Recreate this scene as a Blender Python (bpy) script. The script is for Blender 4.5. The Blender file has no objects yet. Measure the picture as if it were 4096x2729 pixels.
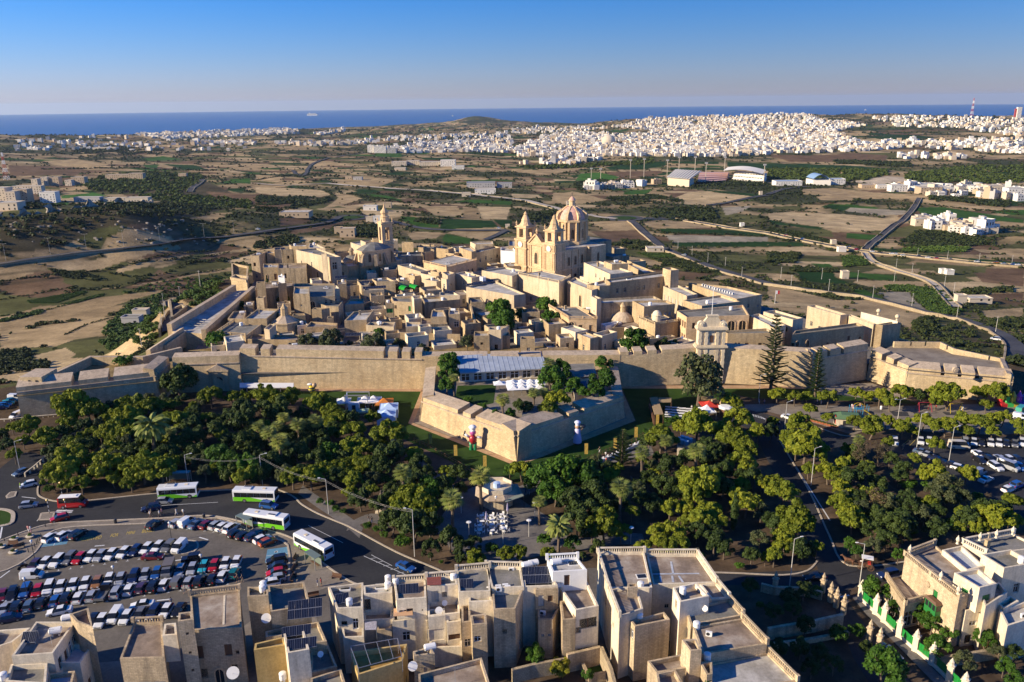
import bpy,math,random
import numpy as np
from math import sin,cos,tan,radians,pi,atan2,hypot,sqrt,exp,log
NO,NA,EN,RM,ME=np.linalg.norm,np.array,enumerate,bpy.data.objects.remove,np.mean
random.seed(7)
SC=bpy.context.scene
COL=SC.collection
V3=np.array
# camera
CAM_H,PITCH,ROLL,FPX=83.,radians(16.8),radians(.6),3185.8
cam_d=bpy.data.cameras.new('camera')
cam_d.lens,cam_d.sensor_width=28.,36.
cam_d.clip_start,cam_d.clip_end=1.,120000.
cam=bpy.data.objects.new('camera',cam_d)
COL.objects.link(cam)
SC.camera=cam
_fw=V3([0,cos(PITCH),-sin(PITCH)])
_u0=np.cross(V3([1.,0,0]),_fw)
RT=cos(ROLL)*V3([1.,0,0])-sin(ROLL)*_u0
UP=cos(ROLL)*_u0+sin(ROLL)*V3([1.,0,0])
from mathutils import Matrix
cam.matrix_world=Matrix(((RT[0],UP[0],-_fw[0],0),(RT[1],UP[1],-_fw[1],0),(RT[2],UP[2],-_fw[2],CAM_H),(0,0,0,1)))
# sun, sky, exposure
SUN_EL=radians(22.)
SUN_DIR=V3([-.95*cos(SUN_EL),-.312*cos(SUN_EL),sin(SUN_EL)])
sun_d=bpy.data.lights.new('sun','SUN')
sun_d.energy,sun_d.angle,sun_d.color=5.,radians(.6),(1.,.86,.66)
sun=bpy.data.objects.new('sun',sun_d)
COL.objects.link(sun)
from mathutils import Vector
sun.rotation_euler=Vector(SUN_DIR).to_track_quat('Z','Y').to_euler()
world=bpy.data.worlds.new('World')
SC.world=world
world.use_nodes=True
wn,wl=world.node_tree.nodes,world.node_tree.links
wn.clear()
sky=wn.new('ShaderNodeTexSky')
sky.sky_type='NISHITA'
sky.sun_disc=False
sky.sun_elevation=SUN_EL
sky.sun_rotation=atan2(-SUN_DIR[0],SUN_DIR[1])
sky.altitude,sky.air_density,sky.dust_density,sky.ozone_density=260,1.3,.0,10.
tc=wn.new('ShaderNodeTexCoord')
sep=wn.new('ShaderNodeSeparateXYZ');cmb=wn.new('ShaderNodeCombineXYZ');mx=wn.new('ShaderNodeMath')
mx.operation='MAXIMUM';mx.inputs[1].default_value=.004
wl.new(tc.outputs['Generated'],sep.inputs[0])
wl.new(sep.outputs[0],cmb.inputs[0]);wl.new(sep.outputs[1],cmb.inputs[1])
wl.new(sep.outputs[2],mx.inputs[0]);wl.new(mx.outputs[0],cmb.inputs[2])
wl.new(cmb.outputs[0],sky.inputs[0])
hs=wn.new('ShaderNodeHueSaturation');hs.inputs['Saturation'].default_value=1.22
bg=wn.new('ShaderNodeBackground');bg.inputs[1].default_value=.075
wo=wn.new('ShaderNodeOutputWorld')
wt=wn.new('ShaderNodeMix');wt.data_type='RGBA';wt.blend_type='MULTIPLY';wt.inputs[0].default_value=1;wt.inputs[7].default_value=(.97,.86,1.2,1)
wl.new(sky.outputs[0],hs.inputs['Color']);wl.new(hs.outputs[0],wt.inputs[6]);wl.new(wt.outputs[2],bg.inputs[0]);wl.new(bg.outputs[0],wo.inputs[0])
SC.view_settings.view_transform='Standard'
SC.view_settings.look='None'
SC.view_settings.exposure=.75
SC.view_settings.gamma=1.
SC.view_settings.use_curve_mapping=False
SC.cycles.max_bounces=5
SC.cycles.diffuse_bounces=2
SC.cycles.glossy_bounces=2
SC.cycles.transmission_bounces=2
SC.cycles.transparent_max_bounces=4
SC.cycles.volume_bounces=0
SC.cycles.use_denoising=True
HAZE=1.9e-5
# from a spot seen in the survey picture to a spot on the ground
REG={}
for _r,_y in(('a',400),('b',900),('c',1400),('d',2046)):
 for _i in range(4):
  REG[_r+str(_i)]=(1024*_i,_y,2.2959)
for _i,_t in EN([(900,930,4.9),(1360,930,4.9),(1820,930,2.8),(2280,930,2.8),(900,1150,2.8),(1360,1150,2.8),(1820,1150,2.8),(2280,1150,2.8),(2740,1100,2.8),(3180,1180,2.8)]):
 REG['m%d'%_i]=_t
REG['ma']=(2030,780,2.8)
REG['D']=(0,0,2353/4096)
def ray(r,X,Y):
 x0,y0,s=REG[r];u,v=x0+X/s,y0+Y/s;return RT*((u-2048)/FPX)-UP*((v-1364.5)/FPX)+_fw
def g(r,X,Y,z=.0):
 d=ray(r,X,Y);t=(z-CAM_H)/d[2];return V3([d[0]*t,d[1]*t,z])
def pix(p):
 p=np.atleast_2d(p)-V3([0,0,CAM_H]);w=p@_fw;w=np.where(w<1,1,w);return 2048+FPX*(p@RT)/w,1364.5-FPX*(p@UP)/w
def pts(r,s):
 return[tuple(float(c)for c in t.split(','))for t in s.split()]
def gs(r,s,z=.0):
 return[g(r,x,y,z)for x,y in pts(r,s)]
def inp(x,y,poly):
 x,y=np.asarray(x,float),np.asarray(y,float);c=np.zeros(x.shape,bool);n=len(poly)
 for i in range(n):
  (x1,y1),(x2,y2)=poly[i][:2],poly[(i+1)%n][:2]
  if y1==y2:
   continue
  m=((y1>y)!=(y2>y))&(x<(x2-x1)*(y-y1)/(y2-y1)+x1);c^=m
 return c
def pdist(x,y,poly):
 x,y=np.asarray(x,float),np.asarray(y,float);best=np.full(x.shape,1e9);n=len(poly)
 for i in range(n):
  ax,ay=poly[i];bx,by=poly[(i+1)%n];dx,dy=bx-ax,by-ay;t=np.clip(((x-ax)*dx+(y-ay)*dy)/(dx*dx+dy*dy),0,1);best=np.minimum(best,np.hypot(x-ax-t*dx,y-ay-t*dy))
 return np.where(inp(x,y,poly),0,best)
 # naming
USED={}
NTH=[w for w in 'first|second|third|fourth|fifth|sixth|seventh|eighth|ninth|tenth|eleventh|twelfth|thirteenth|fourteenth|fifteenth|sixteenth|seventeenth|eighteenth|nineteenth|twentieth|twenty first|twenty second|twenty third|twenty fourth|twenty fifth|twenty sixth|twenty seventh|twenty eighth|twenty ninth'.split('|')]
def tag(o,label,cat,group=None,kind=None):
 if label:o['label']=label
 if cat:o['category']=cat
 if group:o['group']=group
 if kind:o['kind']=kind
 if label:USED.setdefault(label,[]).append(o.name)
 return o
def tg(name,label,cat,loc=(0,0,0),rz=.0,group=None,kind="thing"):
 o=bpy.data.objects.new(name,None);COL.objects.link(o);o.location=tuple(loc);o.rotation_euler=(0,0,rz);return tag(o,label,cat,group,kind)
def ctree(o,loc,rz=.0,sc=None,label=None,group=None,parent=None):
 c=o.copy();COL.objects.link(c)
 if parent is None:
  c.location=tuple(loc);c.rotation_euler=(0,0,rz)
  if sc is not None:c.scale=sc if hasattr(sc,'__len__')else(sc,sc,sc)
  if label:
   c['label']=label;USED.setdefault(label,[]).append(c.name)
  if group:c['group']=group
 else:
  c.parent=parent
 for ch in o.children:
  ctree(ch,None,parent=c)
 return c
 # mesh building
class MB:
 def __init__(s,o=(0,0,0)):
  s.v,s.f,s.m=[],[],[];s.o=NA(o,float)
 def add(s,vs,fs,m=0):
  b=len(s.v);ox,oy,oz=s.o;s.v+=[(p[0]-ox,p[1]-oy,p[2]-oz)for p in vs];s.f+=[tuple(i+b for i in f)for f in fs];s.m+=[m]*len(fs);return s
 def quad(s,a,b,c,d,m=0):
  return s.add([a,b,c,d],[(0,1,2,3)],m)
 def pz(s,poly,z0,z1,m=0,top=None,bottom=False,inset=.0):
  n=len(poly)
  if sum(poly[i][0]*poly[(i+1)%n][1]-poly[(i+1)%n][0]*poly[i][1]for i in range(n))<0:
   poly=list(poly)[::-1]
  c=ME([p[:2]for p in poly],axis=0);up=[(p[0]+(c[0]-p[0])*inset,p[1]+(c[1]-p[1])*inset,z1)for p in poly];vs=[(p[0],p[1],z0)for p in poly]+up;s.add(vs,[(i,(i+1)%n,n+(i+1)%n,n+i)for i in range(n)],m);s.add(up,[tuple(range(n))],m if top is None else top)
  if bottom:
   s.add([(p[0],p[1],z0)for p in poly][::-1],[tuple(range(n))],m)
  return s
 def box(s,c,size,rz=.0,m=0,top=None,bottom=True):
  cx,cy,z=c;sx,sy,sz=size;ca,sa=cos(rz),sin(rz);p=[(cx+ca*x-sa*y,cy+sa*x+ca*y)for x,y in((-sx/2,-sy/2),(sx/2,-sy/2),(sx/2,sy/2),(-sx/2,sy/2))];return s.pz(p,z,z+sz,m,top,bottom)
 def bar(s,a,b,w,h=None,m=0):
  a,b=NA(a,float),NA(b,float);d=b-a;L=NO(d)
  if L<1e-6:return s
  d/=L;r=np.cross(d,(0,0,1.))
  if NO(r)<1e-3:r=NA([1.,0,0])
  r/=NO(r);u=np.cross(r,d);h=w if h is None else h;q=[r*w/2*i+u*h/2*j for i,j in((-1,-1),(1,-1),(1,1),(-1,1))];vs=[a+k for k in q]+[b+k for k in q];return s.add(vs,[(0,1,5,4),(1,2,6,5),(2,3,7,6),(3,0,4,7),(3,2,1,0),(4,5,6,7)],m)
 def tube(s,a,b,r0,r1=None,n=8,m=0,cap=True):
  a,b=NA(a,float),NA(b,float);r1=r0 if r1 is None else r1;d=b-a;L=NO(d);d/=max(L,1e-9);x=np.cross(d,(0,0,1.))
  if NO(x)<1e-3:x=NA([1.,0,0])
  x/=NO(x);y=np.cross(d,x);vs=[]
  for p,r in((a,r0),(b,r1)):
   vs+=[p+(x*cos(2*pi*i/n)+y*sin(2*pi*i/n))*r for i in range(n)]
  fs=[(i,n+i,n+(i+1)%n,(i+1)%n)for i in range(n)]
  if cap:fs+=[tuple(range(n)),tuple(range(2*n-1,n-1,-1))]
  return s.add(vs,fs,m)
 def lathe(s,c,prof,n=12,m=0,a0=.0):
  cx,cy,cz=c;vs=[]
  for r,z in prof:
   vs+=[(cx+r*cos(a0+2*pi*i/n),cy+r*sin(a0+2*pi*i/n),cz+z)for i in range(n)]
  fs=[]
  for k in range(len(prof)-1):
   fs+=[(k*n+i,k*n+(i+1)%n,(k+1)*n+(i+1)%n,(k+1)*n+i)for i in range(n)]
  fs+=[tuple(range((len(prof)-1)*n,len(prof)*n))];return s.add(vs,fs,m)
 def ball(s,c,r,n=8,k=5,m=0):
  rx,ry,rz=r if hasattr(r,'__len__')else(r,r,r);vs=[(c[0]+rx*sin(pi*j/k)*cos(2*pi*i/n),c[1]+ry*sin(pi*j/k)*sin(2*pi*i/n),c[2]-rz*cos(pi*j/k))for j in range(k+1)for i in range(n)];return s.add(vs,[(j*n+i,j*n+(i+1)%n,(j+1)*n+(i+1)%n,(j+1)*n+i)for j in range(k)for i in range(n)],m)
 def bd(s,name,mats,parent=None,smooth=False,kind=None):
  me=bpy.data.meshes.new(name);me.from_pydata(s.v,[],s.f)
  if not isinstance(mats,(list,tuple)):mats=[mats]
  for mt in mats:me.materials.append(mt)
  if len(mats)>1:me.polygons.foreach_set('material_index',s.m)
  if smooth:me.polygons.foreach_set('use_smooth',[True]*len(s.f))
  autouv(me);o=bpy.data.objects.new(name,me);COL.objects.link(o)
  if parent is not None:o.parent=parent
  else:o.location=tuple(s.o)
  if kind:o['kind']=kind
  return o
def autouv(me):
 nl,nf=len(me.loops),len(me.polygons)
 if nl==0:return
 nv=len(me.vertices);co=np.empty(nv*3,np.float32);me.vertices.foreach_get('co',co);co=co.reshape(-1,3);li=np.empty(nl,np.int32);me.loops.foreach_get('vertex_index',li);lt=np.empty(nf,np.int32);me.polygons.foreach_get('loop_total',lt);nr=np.empty(nf*3,np.float32);me.polygons.foreach_get('normal',nr);nr=nr.reshape(-1,3);n=np.repeat(nr,lt,axis=0);p=co[li];flat=np.abs(n[:,2])>.75;L=np.hypot(n[:,0],n[:,1]);L=np.where(L<1e-6,1,L);u=np.where(flat,p[:,0],(-n[:,1]*p[:,0]+n[:,0]*p[:,1])/L);v=np.where(flat,p[:,1],p[:,2]);uv=me.uv_layers.new(name='UVMap');uv.data.foreach_set('uv',np.stack([u,v],1).astype(np.float32).ravel())
def npmesh(name,co,quads,mats,colors=None,smooth=False,midx=None):
 me=bpy.data.meshes.new(name);co=np.asarray(co,np.float32);quads=np.asarray(quads,np.int32);k=quads.shape[1];me.vertices.add(len(co));me.vertices.foreach_set('co',co.ravel());me.loops.add(quads.size);me.loops.foreach_set('vertex_index',quads.ravel());me.polygons.add(len(quads));me.polygons.foreach_set('loop_start',np.arange(0,quads.size,k,dtype=np.int32))
 for mt in(mats if isinstance(mats,(list,tuple))else[mats]):me.materials.append(mt)
 if midx is not None:me.polygons.foreach_set('material_index',np.asarray(midx,np.int32))
 me.polygons.foreach_set('use_smooth',np.full(len(quads),smooth));me.update(calc_edges=True)
 if colors is not None:
  a=me.color_attributes.new('Col','FLOAT_COLOR','POINT');c4=np.ones((len(co),4),np.float32);c4[:,:3]=colors;a.data.foreach_set('color',c4.ravel())
 return me
def link(name,me,parent=None,kind=None,loc=None):
 o=bpy.data.objects.new(name,me);COL.objects.link(o)
 if parent is not None:o.parent=parent
 if kind:o['kind']=kind
 if loc is not None:o.location=tuple(loc)
 return o
 # materials
MATS={}
def nmat(name):
 m=bpy.data.materials.new(name);m.use_nodes=True;n=m.node_tree.nodes;l=m.node_tree.links;b=n['Principled BSDF'];MATS[name]=m;return m,n,l,b
def ramp(n,stops):
 r=n.new('ShaderNodeValToRGB');el=r.color_ramp.elements
 while len(el)<len(stops):el.new(.5)
 for e,(p,c)in zip(el,stops):
  e.position=p;e.color=(c[0],c[1],c[2],1)
 return r
def noise(n,l,scale,coord=None,detail=5,rough=.6,vec=None):
 t=n.new('ShaderNodeTexNoise');t.inputs['Scale'].default_value=scale;t.inputs['Detail'].default_value=detail;t.inputs['Roughness'].default_value=rough
 if vec is not None:l.new(vec,t.inputs['Vector'])
 return t
def mix(n,l,a,b,fac,mode='MIX'):
 x=n.new('ShaderNodeMix');x.data_type='RGBA';x.blend_type=mode
 for sock,v in((x.inputs[6],a),(x.inputs[7],b),(x.inputs[0],fac)):
  if hasattr(v,'is_linked')or hasattr(v,'links'):l.new(v,sock)
  elif isinstance(v,(int,float)):sock.default_value=v
  else:sock.default_value=(v[0],v[1],v[2],1)
 return x.outputs[2]
def wpos(n):
 return n.new('ShaderNodeNewGeometry').outputs['Position']
def pl(name,col,rough=.6,metal=.0,var=.0,spec=None,scale=3.,coat=.0,emit=None):
 m,n,l,b=nmat(name);b.inputs['Base Color'].default_value=(*col,1);b.inputs['Roughness'].default_value=rough;b.inputs['Metallic'].default_value=metal
 if spec is not None:b.inputs['Specular IOR Level'].default_value=spec
 if coat:b.inputs['Coat Weight'].default_value=coat
 if var:
  t=noise(n,l,scale,vec=wpos(n));r=ramp(n,[(.3,[c*(1-var)for c in col]),(.7,[min(1,c*(1+var))for c in col])]);l.new(t.outputs[0],r.inputs[0]);l.new(r.outputs[0],b.inputs['Base Color'])
 return m
def stone(name,c1,c2,dark,course=.28,blk=.62,mortar=.5,stain=.5,bump=.25,po=.0,sc=1.):

 m,n,l,b=nmat(name);b.inputs['Roughness'].default_value=.92;b.inputs['Specular IOR Level'].default_value=.15;uvn=n.new('ShaderNodeUVMap');uvn.uv_map='UVMap';pos=wpos(n);big=noise(n,l,.12*sc,vec=pos,detail=6,rough=.65);r1=ramp(n,[(.35,c1),(.65,c2)]);l.new(big.outputs[0],r1.inputs[0]);col=r1.outputs[0]
 if course:
  br=n.new('ShaderNodeTexBrick');br.inputs['Scale'].default_value=1.;br.inputs['Brick Width'].default_value=blk;br.inputs['Row Height'].default_value=course;br.inputs['Mortar Size'].default_value=.018;br.inputs['Color1'].default_value=(1.12,1.1,1.06,1);br.inputs['Color2'].default_value=(.8,.78,.75,1);br.inputs['Mortar'].default_value=(mortar,mortar*.95,mortar*.9,1);l.new(uvn.outputs[0],br.inputs['Vector']);col=mix(n,l,col,br.outputs[0],.75,'MULTIPLY')
 mp=n.new('ShaderNodeMapping');mp.inputs['Scale'].default_value=(.9,.9,.10);l.new(pos,mp.inputs[0]);st=noise(n,l,.9*sc,vec=mp.outputs[0],detail=7,rough=.7);rs=ramp(n,[(.46,(0,0,0)),(.68,(1,1,1))]);l.new(st.outputs[0],rs.inputs[0]);ms=n.new('ShaderNodeMath');ms.operation='MULTIPLY';ms.inputs[1].default_value=stain;l.new(rs.outputs[0],ms.inputs[0]);col=mix(n,l,col,dark,ms.outputs[0]);fine=noise(n,l,2.6,vec=pos,detail=8,rough=.75);rf=ramp(n,[(.25,(.62,.6,.58)),(.75,(1.25,1.24,1.2))]);l.new(fine.outputs[0],rf.inputs[0]);col=mix(n,l,col,rf.outputs[0],.8,'MULTIPLY')
 if po:
  oi=n.new('ShaderNodeObjectInfo');ro=ramp(n,[(0,(1-po,1-po*1.1,1-po*1.25)),(1,(1+po*.7,1+po*.7,1+po*.7))]);l.new(oi.outputs['Random'],ro.inputs[0]);col=mix(n,l,col,ro.outputs[0],1.,'MULTIPLY')
 l.new(col,b.inputs['Base Color']);bp=n.new('ShaderNodeBump');bp.inputs['Strength'].default_value=bump;bp.inputs['Distance'].default_value=.12;l.new(fine.outputs[0],bp.inputs['Height']);l.new(bp.outputs[0],b.inputs['Normal']);return m
def fol(name,c1,c2,c3,tr=.25):

 m,n,l,b=nmat(name);oi=n.new('ShaderNodeObjectInfo');t=noise(n,l,.9,vec=wpos(n),detail=3);r=ramp(n,[(.3,c1),(.55,c2),(.75,c3)]);l.new(t.outputs[0],r.inputs[0]);ro=ramp(n,[(0,(.72,.74,.7)),(.5,(1,1,1)),(1,(1.25,1.15,1.))]);l.new(oi.outputs['Random'],ro.inputs[0]);col=mix(n,l,r.outputs[0],ro.outputs[0],1.,'MULTIPLY');l.new(col,b.inputs['Base Color']);b.inputs['Roughness'].default_value=.65;b.inputs['Specular IOR Level'].default_value=.2;td=n.new('ShaderNodeBsdfTranslucent');l.new(col,td.inputs[0]);ms=n.new('ShaderNodeMixShader');ms.inputs[0].default_value=tr;l.new(b.outputs[0],ms.inputs[1]);l.new(td.outputs[0],ms.inputs[2]);l.new(ms.outputs[0],n['Material Output'].inputs[0]);return m
def ground(name,c1,c2,c3,s1=.15,s2=2.,bump=.2,rough=.95):
 m,n,l,b=nmat(name);pos=wpos(n);a=noise(n,l,s1,vec=pos,detail=7,rough=.6);r=ramp(n,[(.32,c1),(.5,c2),(.68,c3)]);l.new(a.outputs[0],r.inputs[0]);f=noise(n,l,s2,vec=pos,detail=8,rough=.75);rf=ramp(n,[(.25,(.65,.65,.65)),(.75,(1.3,1.3,1.3))]);l.new(f.outputs[0],rf.inputs[0]);col=mix(n,l,r.outputs[0],rf.outputs[0],.8,'MULTIPLY');l.new(col,b.inputs['Base Color']);b.inputs['Roughness'].default_value=rough;b.inputs['Specular IOR Level'].default_value=.15
 if bump:
  bp=n.new('ShaderNodeBump');bp.inputs['Strength'].default_value=bump;bp.inputs['Distance'].default_value=.1;l.new(f.outputs[0],bp.inputs['Height']);l.new(bp.outputs[0],b.inputs['Normal'])
 return m
FT_=stone('fort_limestone',(.51,.38,.22),(.64,.51,.32),(.24,.19,.13),course=.42,blk=.9,mortar=.55,stain=.45,bump=.5)
MF=stone('fort_coping',(.44,.34,.24),(.57,.46,.34),(.20,.165,.13),course=0,stain=.6,bump=.4)
MS=stone('golden_limestone',(.48,.36,.21),(.63,.49,.31),(.18,.14,.10),course=.27,stain=.55,po=.16)
MO=stone('blackened_limestone',(.40,.31,.20),(.53,.42,.28),(.085,.075,.06),course=.27,stain=.85,po=.15)
MC=stone('cream_render',(.68,.56,.38),(.78,.67,.49),(.38,.31,.22),course=0,stain=.35,bump=.1,po=.12)
MR=stone('cathedral_limestone',(.61,.43,.24),(.76,.56,.35),(.30,.20,.12),course=.4,blk=.9,mortar=.7,stain=.3,bump=.15)
RB_=stone('rubble_stone',(.36,.29,.19),(.5,.41,.28),(.2,.16,.11),course=.3,blk=.4,mortar=.4,stain=.4,bump=.7)
MW=pl('white_paint',(.78,.76,.71),.8,var=.08,scale=.7)
RG_=ground('grey_felt_roof',(.15,.14,.12),(.20,.19,.165),(.27,.25,.22),.35,3)
RP_=ground('whitewashed_roof',(.30,.275,.235),(.44,.41,.36),(.58,.55,.5),.3,2.2)
M_ROOFB=ground('worn_lime_roof',(.17,.13,.10),(.28,.215,.16),(.42,.36,.29),.3,2.)
MG=pl('dark_window_glass',(.02,.022,.025),.12,spec=.6)
M_FRAME=pl('window_frame_paint',(.5,.46,.38),.6)
M_FRAMEW=pl('white_window_frame',(.75,.74,.7),.5)
M_WOODG=pl('green_shutter_paint',(.02,.17,.035),.5)
MB_=pl('brown_shutter_wood',(.13,.065,.035),.6)
M_BARK=pl('bark',(.13,.095,.065),.9,var=.4,scale=4)
MM=pl('galvanised_metal',(.42,.42,.42),.45,metal=.6)
MD=pl('dark_metal',(.025,.025,.028),.5)
MJ=pl('pale_pole_paint',(.55,.52,.46),.6)
M_SOLAR=pl('solar_cells',(.006,.009,.022),.3,spec=.5)
# the lie of the land
PROFILE={-350:"150:0 281:-6 411:-24 514:-36 600:-42 674:-42 743:-26 752:-10 900:-12 1000:-20 1300:-55 1880:-72 2830:-85 3780:-75 4700:-40 5600:-90 7500:-170 9300:-205 13000:-260",60:"150:0 281:-8 411:-28 514:-38 600:-44 674:-45 743:-28 752:-10 900:-12 1000:-20 1300:-60 1880:-72 2830:-85 3780:-70 4700:-42 5600:-95 7500:-165 8800:-195 13000:-260",300:"150:0 281:-8 411:-28 514:-38 600:-45 690:-47 750:-32 762:-14 900:-14 1000:-24 1300:-60 1880:-74 2830:-87 3780:-88 4900:-82 6200:-120 7600:-165 8900:-198 13000:-260",550:"150:0 260:-4 380:-24 500:-40 650:-50 800:-46 850:-38 950:-36 1050:-46 1300:-64 1880:-78 2830:-88 4280:-95 6080:-112 7500:-150 8800:-192 13000:-260",850:"300:0 450:-12 600:-34 760:-44 977:-55 1170:-62 1500:-72 1880:-80 2880:-88 4280:-95 6080:-108 8000:-140 9000:-186 13000:-260",1150:"300:0 450:-16 600:-38 760:-50 977:-58 1170:-66 1500:-74 1880:-82 2880:-88 4280:-95 6080:-105 7300:-98 8600:-125 9800:-190 13000:-260",1300:"300:0 450:-18 600:-42 760:-54 977:-62 1170:-69 1500:-76 1880:-83 2880:-87 4280:-90 6080:-95 7300:-120 8300:-150 9600:-190 13000:-260",1500:"300:-2 450:-28 600:-48 760:-58 977:-66 1170:-72 1500:-79 1880:-84 2880:-86 4000:-80 5200:-62 6100:-50 7200:-90 8800:-150 10000:-192 13000:-260",1750:"280:-4 400:-25 572:-45 690:-55 857:-65 1075:-72 1370:-78 1713:-82 2090:-85 2590:-82 3070:-80 4000:-62 5240:-42 6100:-36 7200:-70 9000:-150 10300:-194 13000:-260",2050:"250:-4 330:-16 400:-25 572:-46 690:-56 857:-66 1075:-73 1370:-79 1713:-83 2090:-86 2590:-85 3070:-82 4000:-66 5240:-48 6300:-40 7400:-75 9200:-150 10500:-194 13000:-260",2350:"230:-6 315:-17 400:-27 572:-48 690:-58 857:-67 1075:-74 1370:-80 1713:-84 2090:-87 2590:-87 3070:-85 4000:-76 5240:-62 6500:-52 7600:-90 9300:-155 10600:-194 13000:-260",2750:"200:-6 315:-18 400:-28 572:-48 690:-58 857:-67 1075:-74 1370:-80 1713:-84 2090:-88 2590:-88 3070:-87 4000:-80 5240:-70 6500:-60 7600:-95 9300:-160 10600:-194 13000:-260",}
_az,_prof=[],[]
LR=np.linspace(log(60),log(13000),220)
for _U in sorted(PROFILE):
 d=ray('D',_U,784);_az.append(atan2(d[0],d[1]));rz=[tuple(map(float,t.split(':')))for t in PROFILE[_U].split()];_prof.append(np.interp(LR,[log(a)for a,_ in rz],[b for _,b in rz]))
_az=NA(_az);_prof=NA(_prof)
k=np.exp(-.5*(np.arange(-6,7)/1.6)**2);k/=k.sum()
_prof=NA([np.convolve(np.pad(p,6,mode='edge'),k,'valid')for p in _prof])
PLATEAU=[(-520,-60),(-420,100),(-235,165),(-172,196),(-158,226),(-136,240),(-114,243),(-117,262),(-121,326),(-142,345),(-142,382),(-125,398),(-100,425),(-50,445),(25,435),(55,395),(72,350),(95,318),(125,290),(140,262),(160,238),(166,212),(200,188),(300,150),(420,90),(420,-60)]
def vn_(x,y,s,seed=0):
 x,y=x/s+seed*17.3,y/s-seed*9.1;xi,yi=np.floor(x).astype(np.int64),np.floor(y).astype(np.int64);fx,fy=x-xi,y-yi;fx,fy=fx*fx*(3-2*fx),fy*fy*(3-2*fy)
 def h(a,b):
  n=(a*374761393+b*668265263+seed*1442695)&0x7fffffff;n=((n^(n>>13))*1274126177)&0x7fffffff;return((n^(n>>16))&0xffff)/65535.
 return(h(xi,yi)*(1-fx)+h(xi+1,yi)*fx)*(1-fy)+(h(xi,yi+1)*(1-fx)+h(xi+1,yi+1)*fx)*fy
_h=ray('D',1092,290);HILL=_h[:2]/hypot(_h[0],_h[1])*7600
def hgt(x,y):
 x,y=np.asarray(x,float),np.asarray(y,float);r=np.hypot(x,y);az=np.arctan2(x,np.where(np.abs(y)<1e-3,1e-3,y));lr=np.clip((np.log(np.maximum(r,61))-LR[0])/(LR[1]-LR[0]),0,len(LR)-1.001);j=lr.astype(int);fj=lr-j;a=np.clip(az,_az[0],_az[-1]-1e-6);i=np.clip(np.searchsorted(_az,a,'right')-1,0,len(_az)-2);fi=(a-_az[i])/(_az[i+1]-_az[i]);fi=fi*fi*(3-2*fi);z=(_prof[i,j]*(1-fi)+_prof[i+1,j]*fi)*(1-fj)+(_prof[i,j+1]*(1-fi)+_prof[i+1,j+1]*fi)*fj;d=pdist(x,y,PLATEAU);w=np.clip(d/45,0,1);w=w*w*(3-2*w);amp=np.clip((r-250)/700,0,1)*5+np.clip((r-2500)/3000,0,1)*14;z=z+amp*(vn_(x,y,90+0*r,1)-.5+1.2*(vn_(x,y,330,2)-.5))*np.clip((-150-z)/-40,0,1);z=z+48*np.exp(-(((x-HILL[0])/210)**2+((y-HILL[1])/500)**2))+9*np.exp(-(((x-HILL[0])/900)**2+((y-HILL[1])/700)**2));return z*w-.03
_RS=np.geomspace(150,12500,700)
def tp(r,X,Y):

 d=ray(r,X,Y);d=d/hypot(d[0],d[1]);zz=CAM_H+d[2]*_RS;hh=hgt(d[0]*_RS,d[1]*_RS);k=np.argmax(zz<hh)if np.any(zz<hh)else len(_RS)-1;k=max(k,1);a=(zz[k-1]-hh[k-1]);b=(zz[k]-hh[k]);t=_RS[k-1]+(_RS[k]-_RS[k-1])*(a/(a-b)if a!=b else 0);return V3([d[0]*t,d[1]*t,float(hgt(d[0]*t,d[1]*t))])
def tps(r,s):
 return[tp(r,x,y)for x,y in pts(r,s)]
TONES=dict(scrub=(.07,.058,.032),tan=(.38,.275,.145),tan2=(.30,.215,.112),straw=(.47,.35,.19),brown=(.155,.098,.056),red=(.16,.10,.058),olive=(.105,.105,.038),green=(.042,.10,.018),dk=(.020,.052,.013),pale=(.50,.41,.29),grey=(.31,.265,.19),pitch=(.06,.15,.025))  # scrub tone is dark vegetation plus the hillside's shade put into the colour
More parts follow.
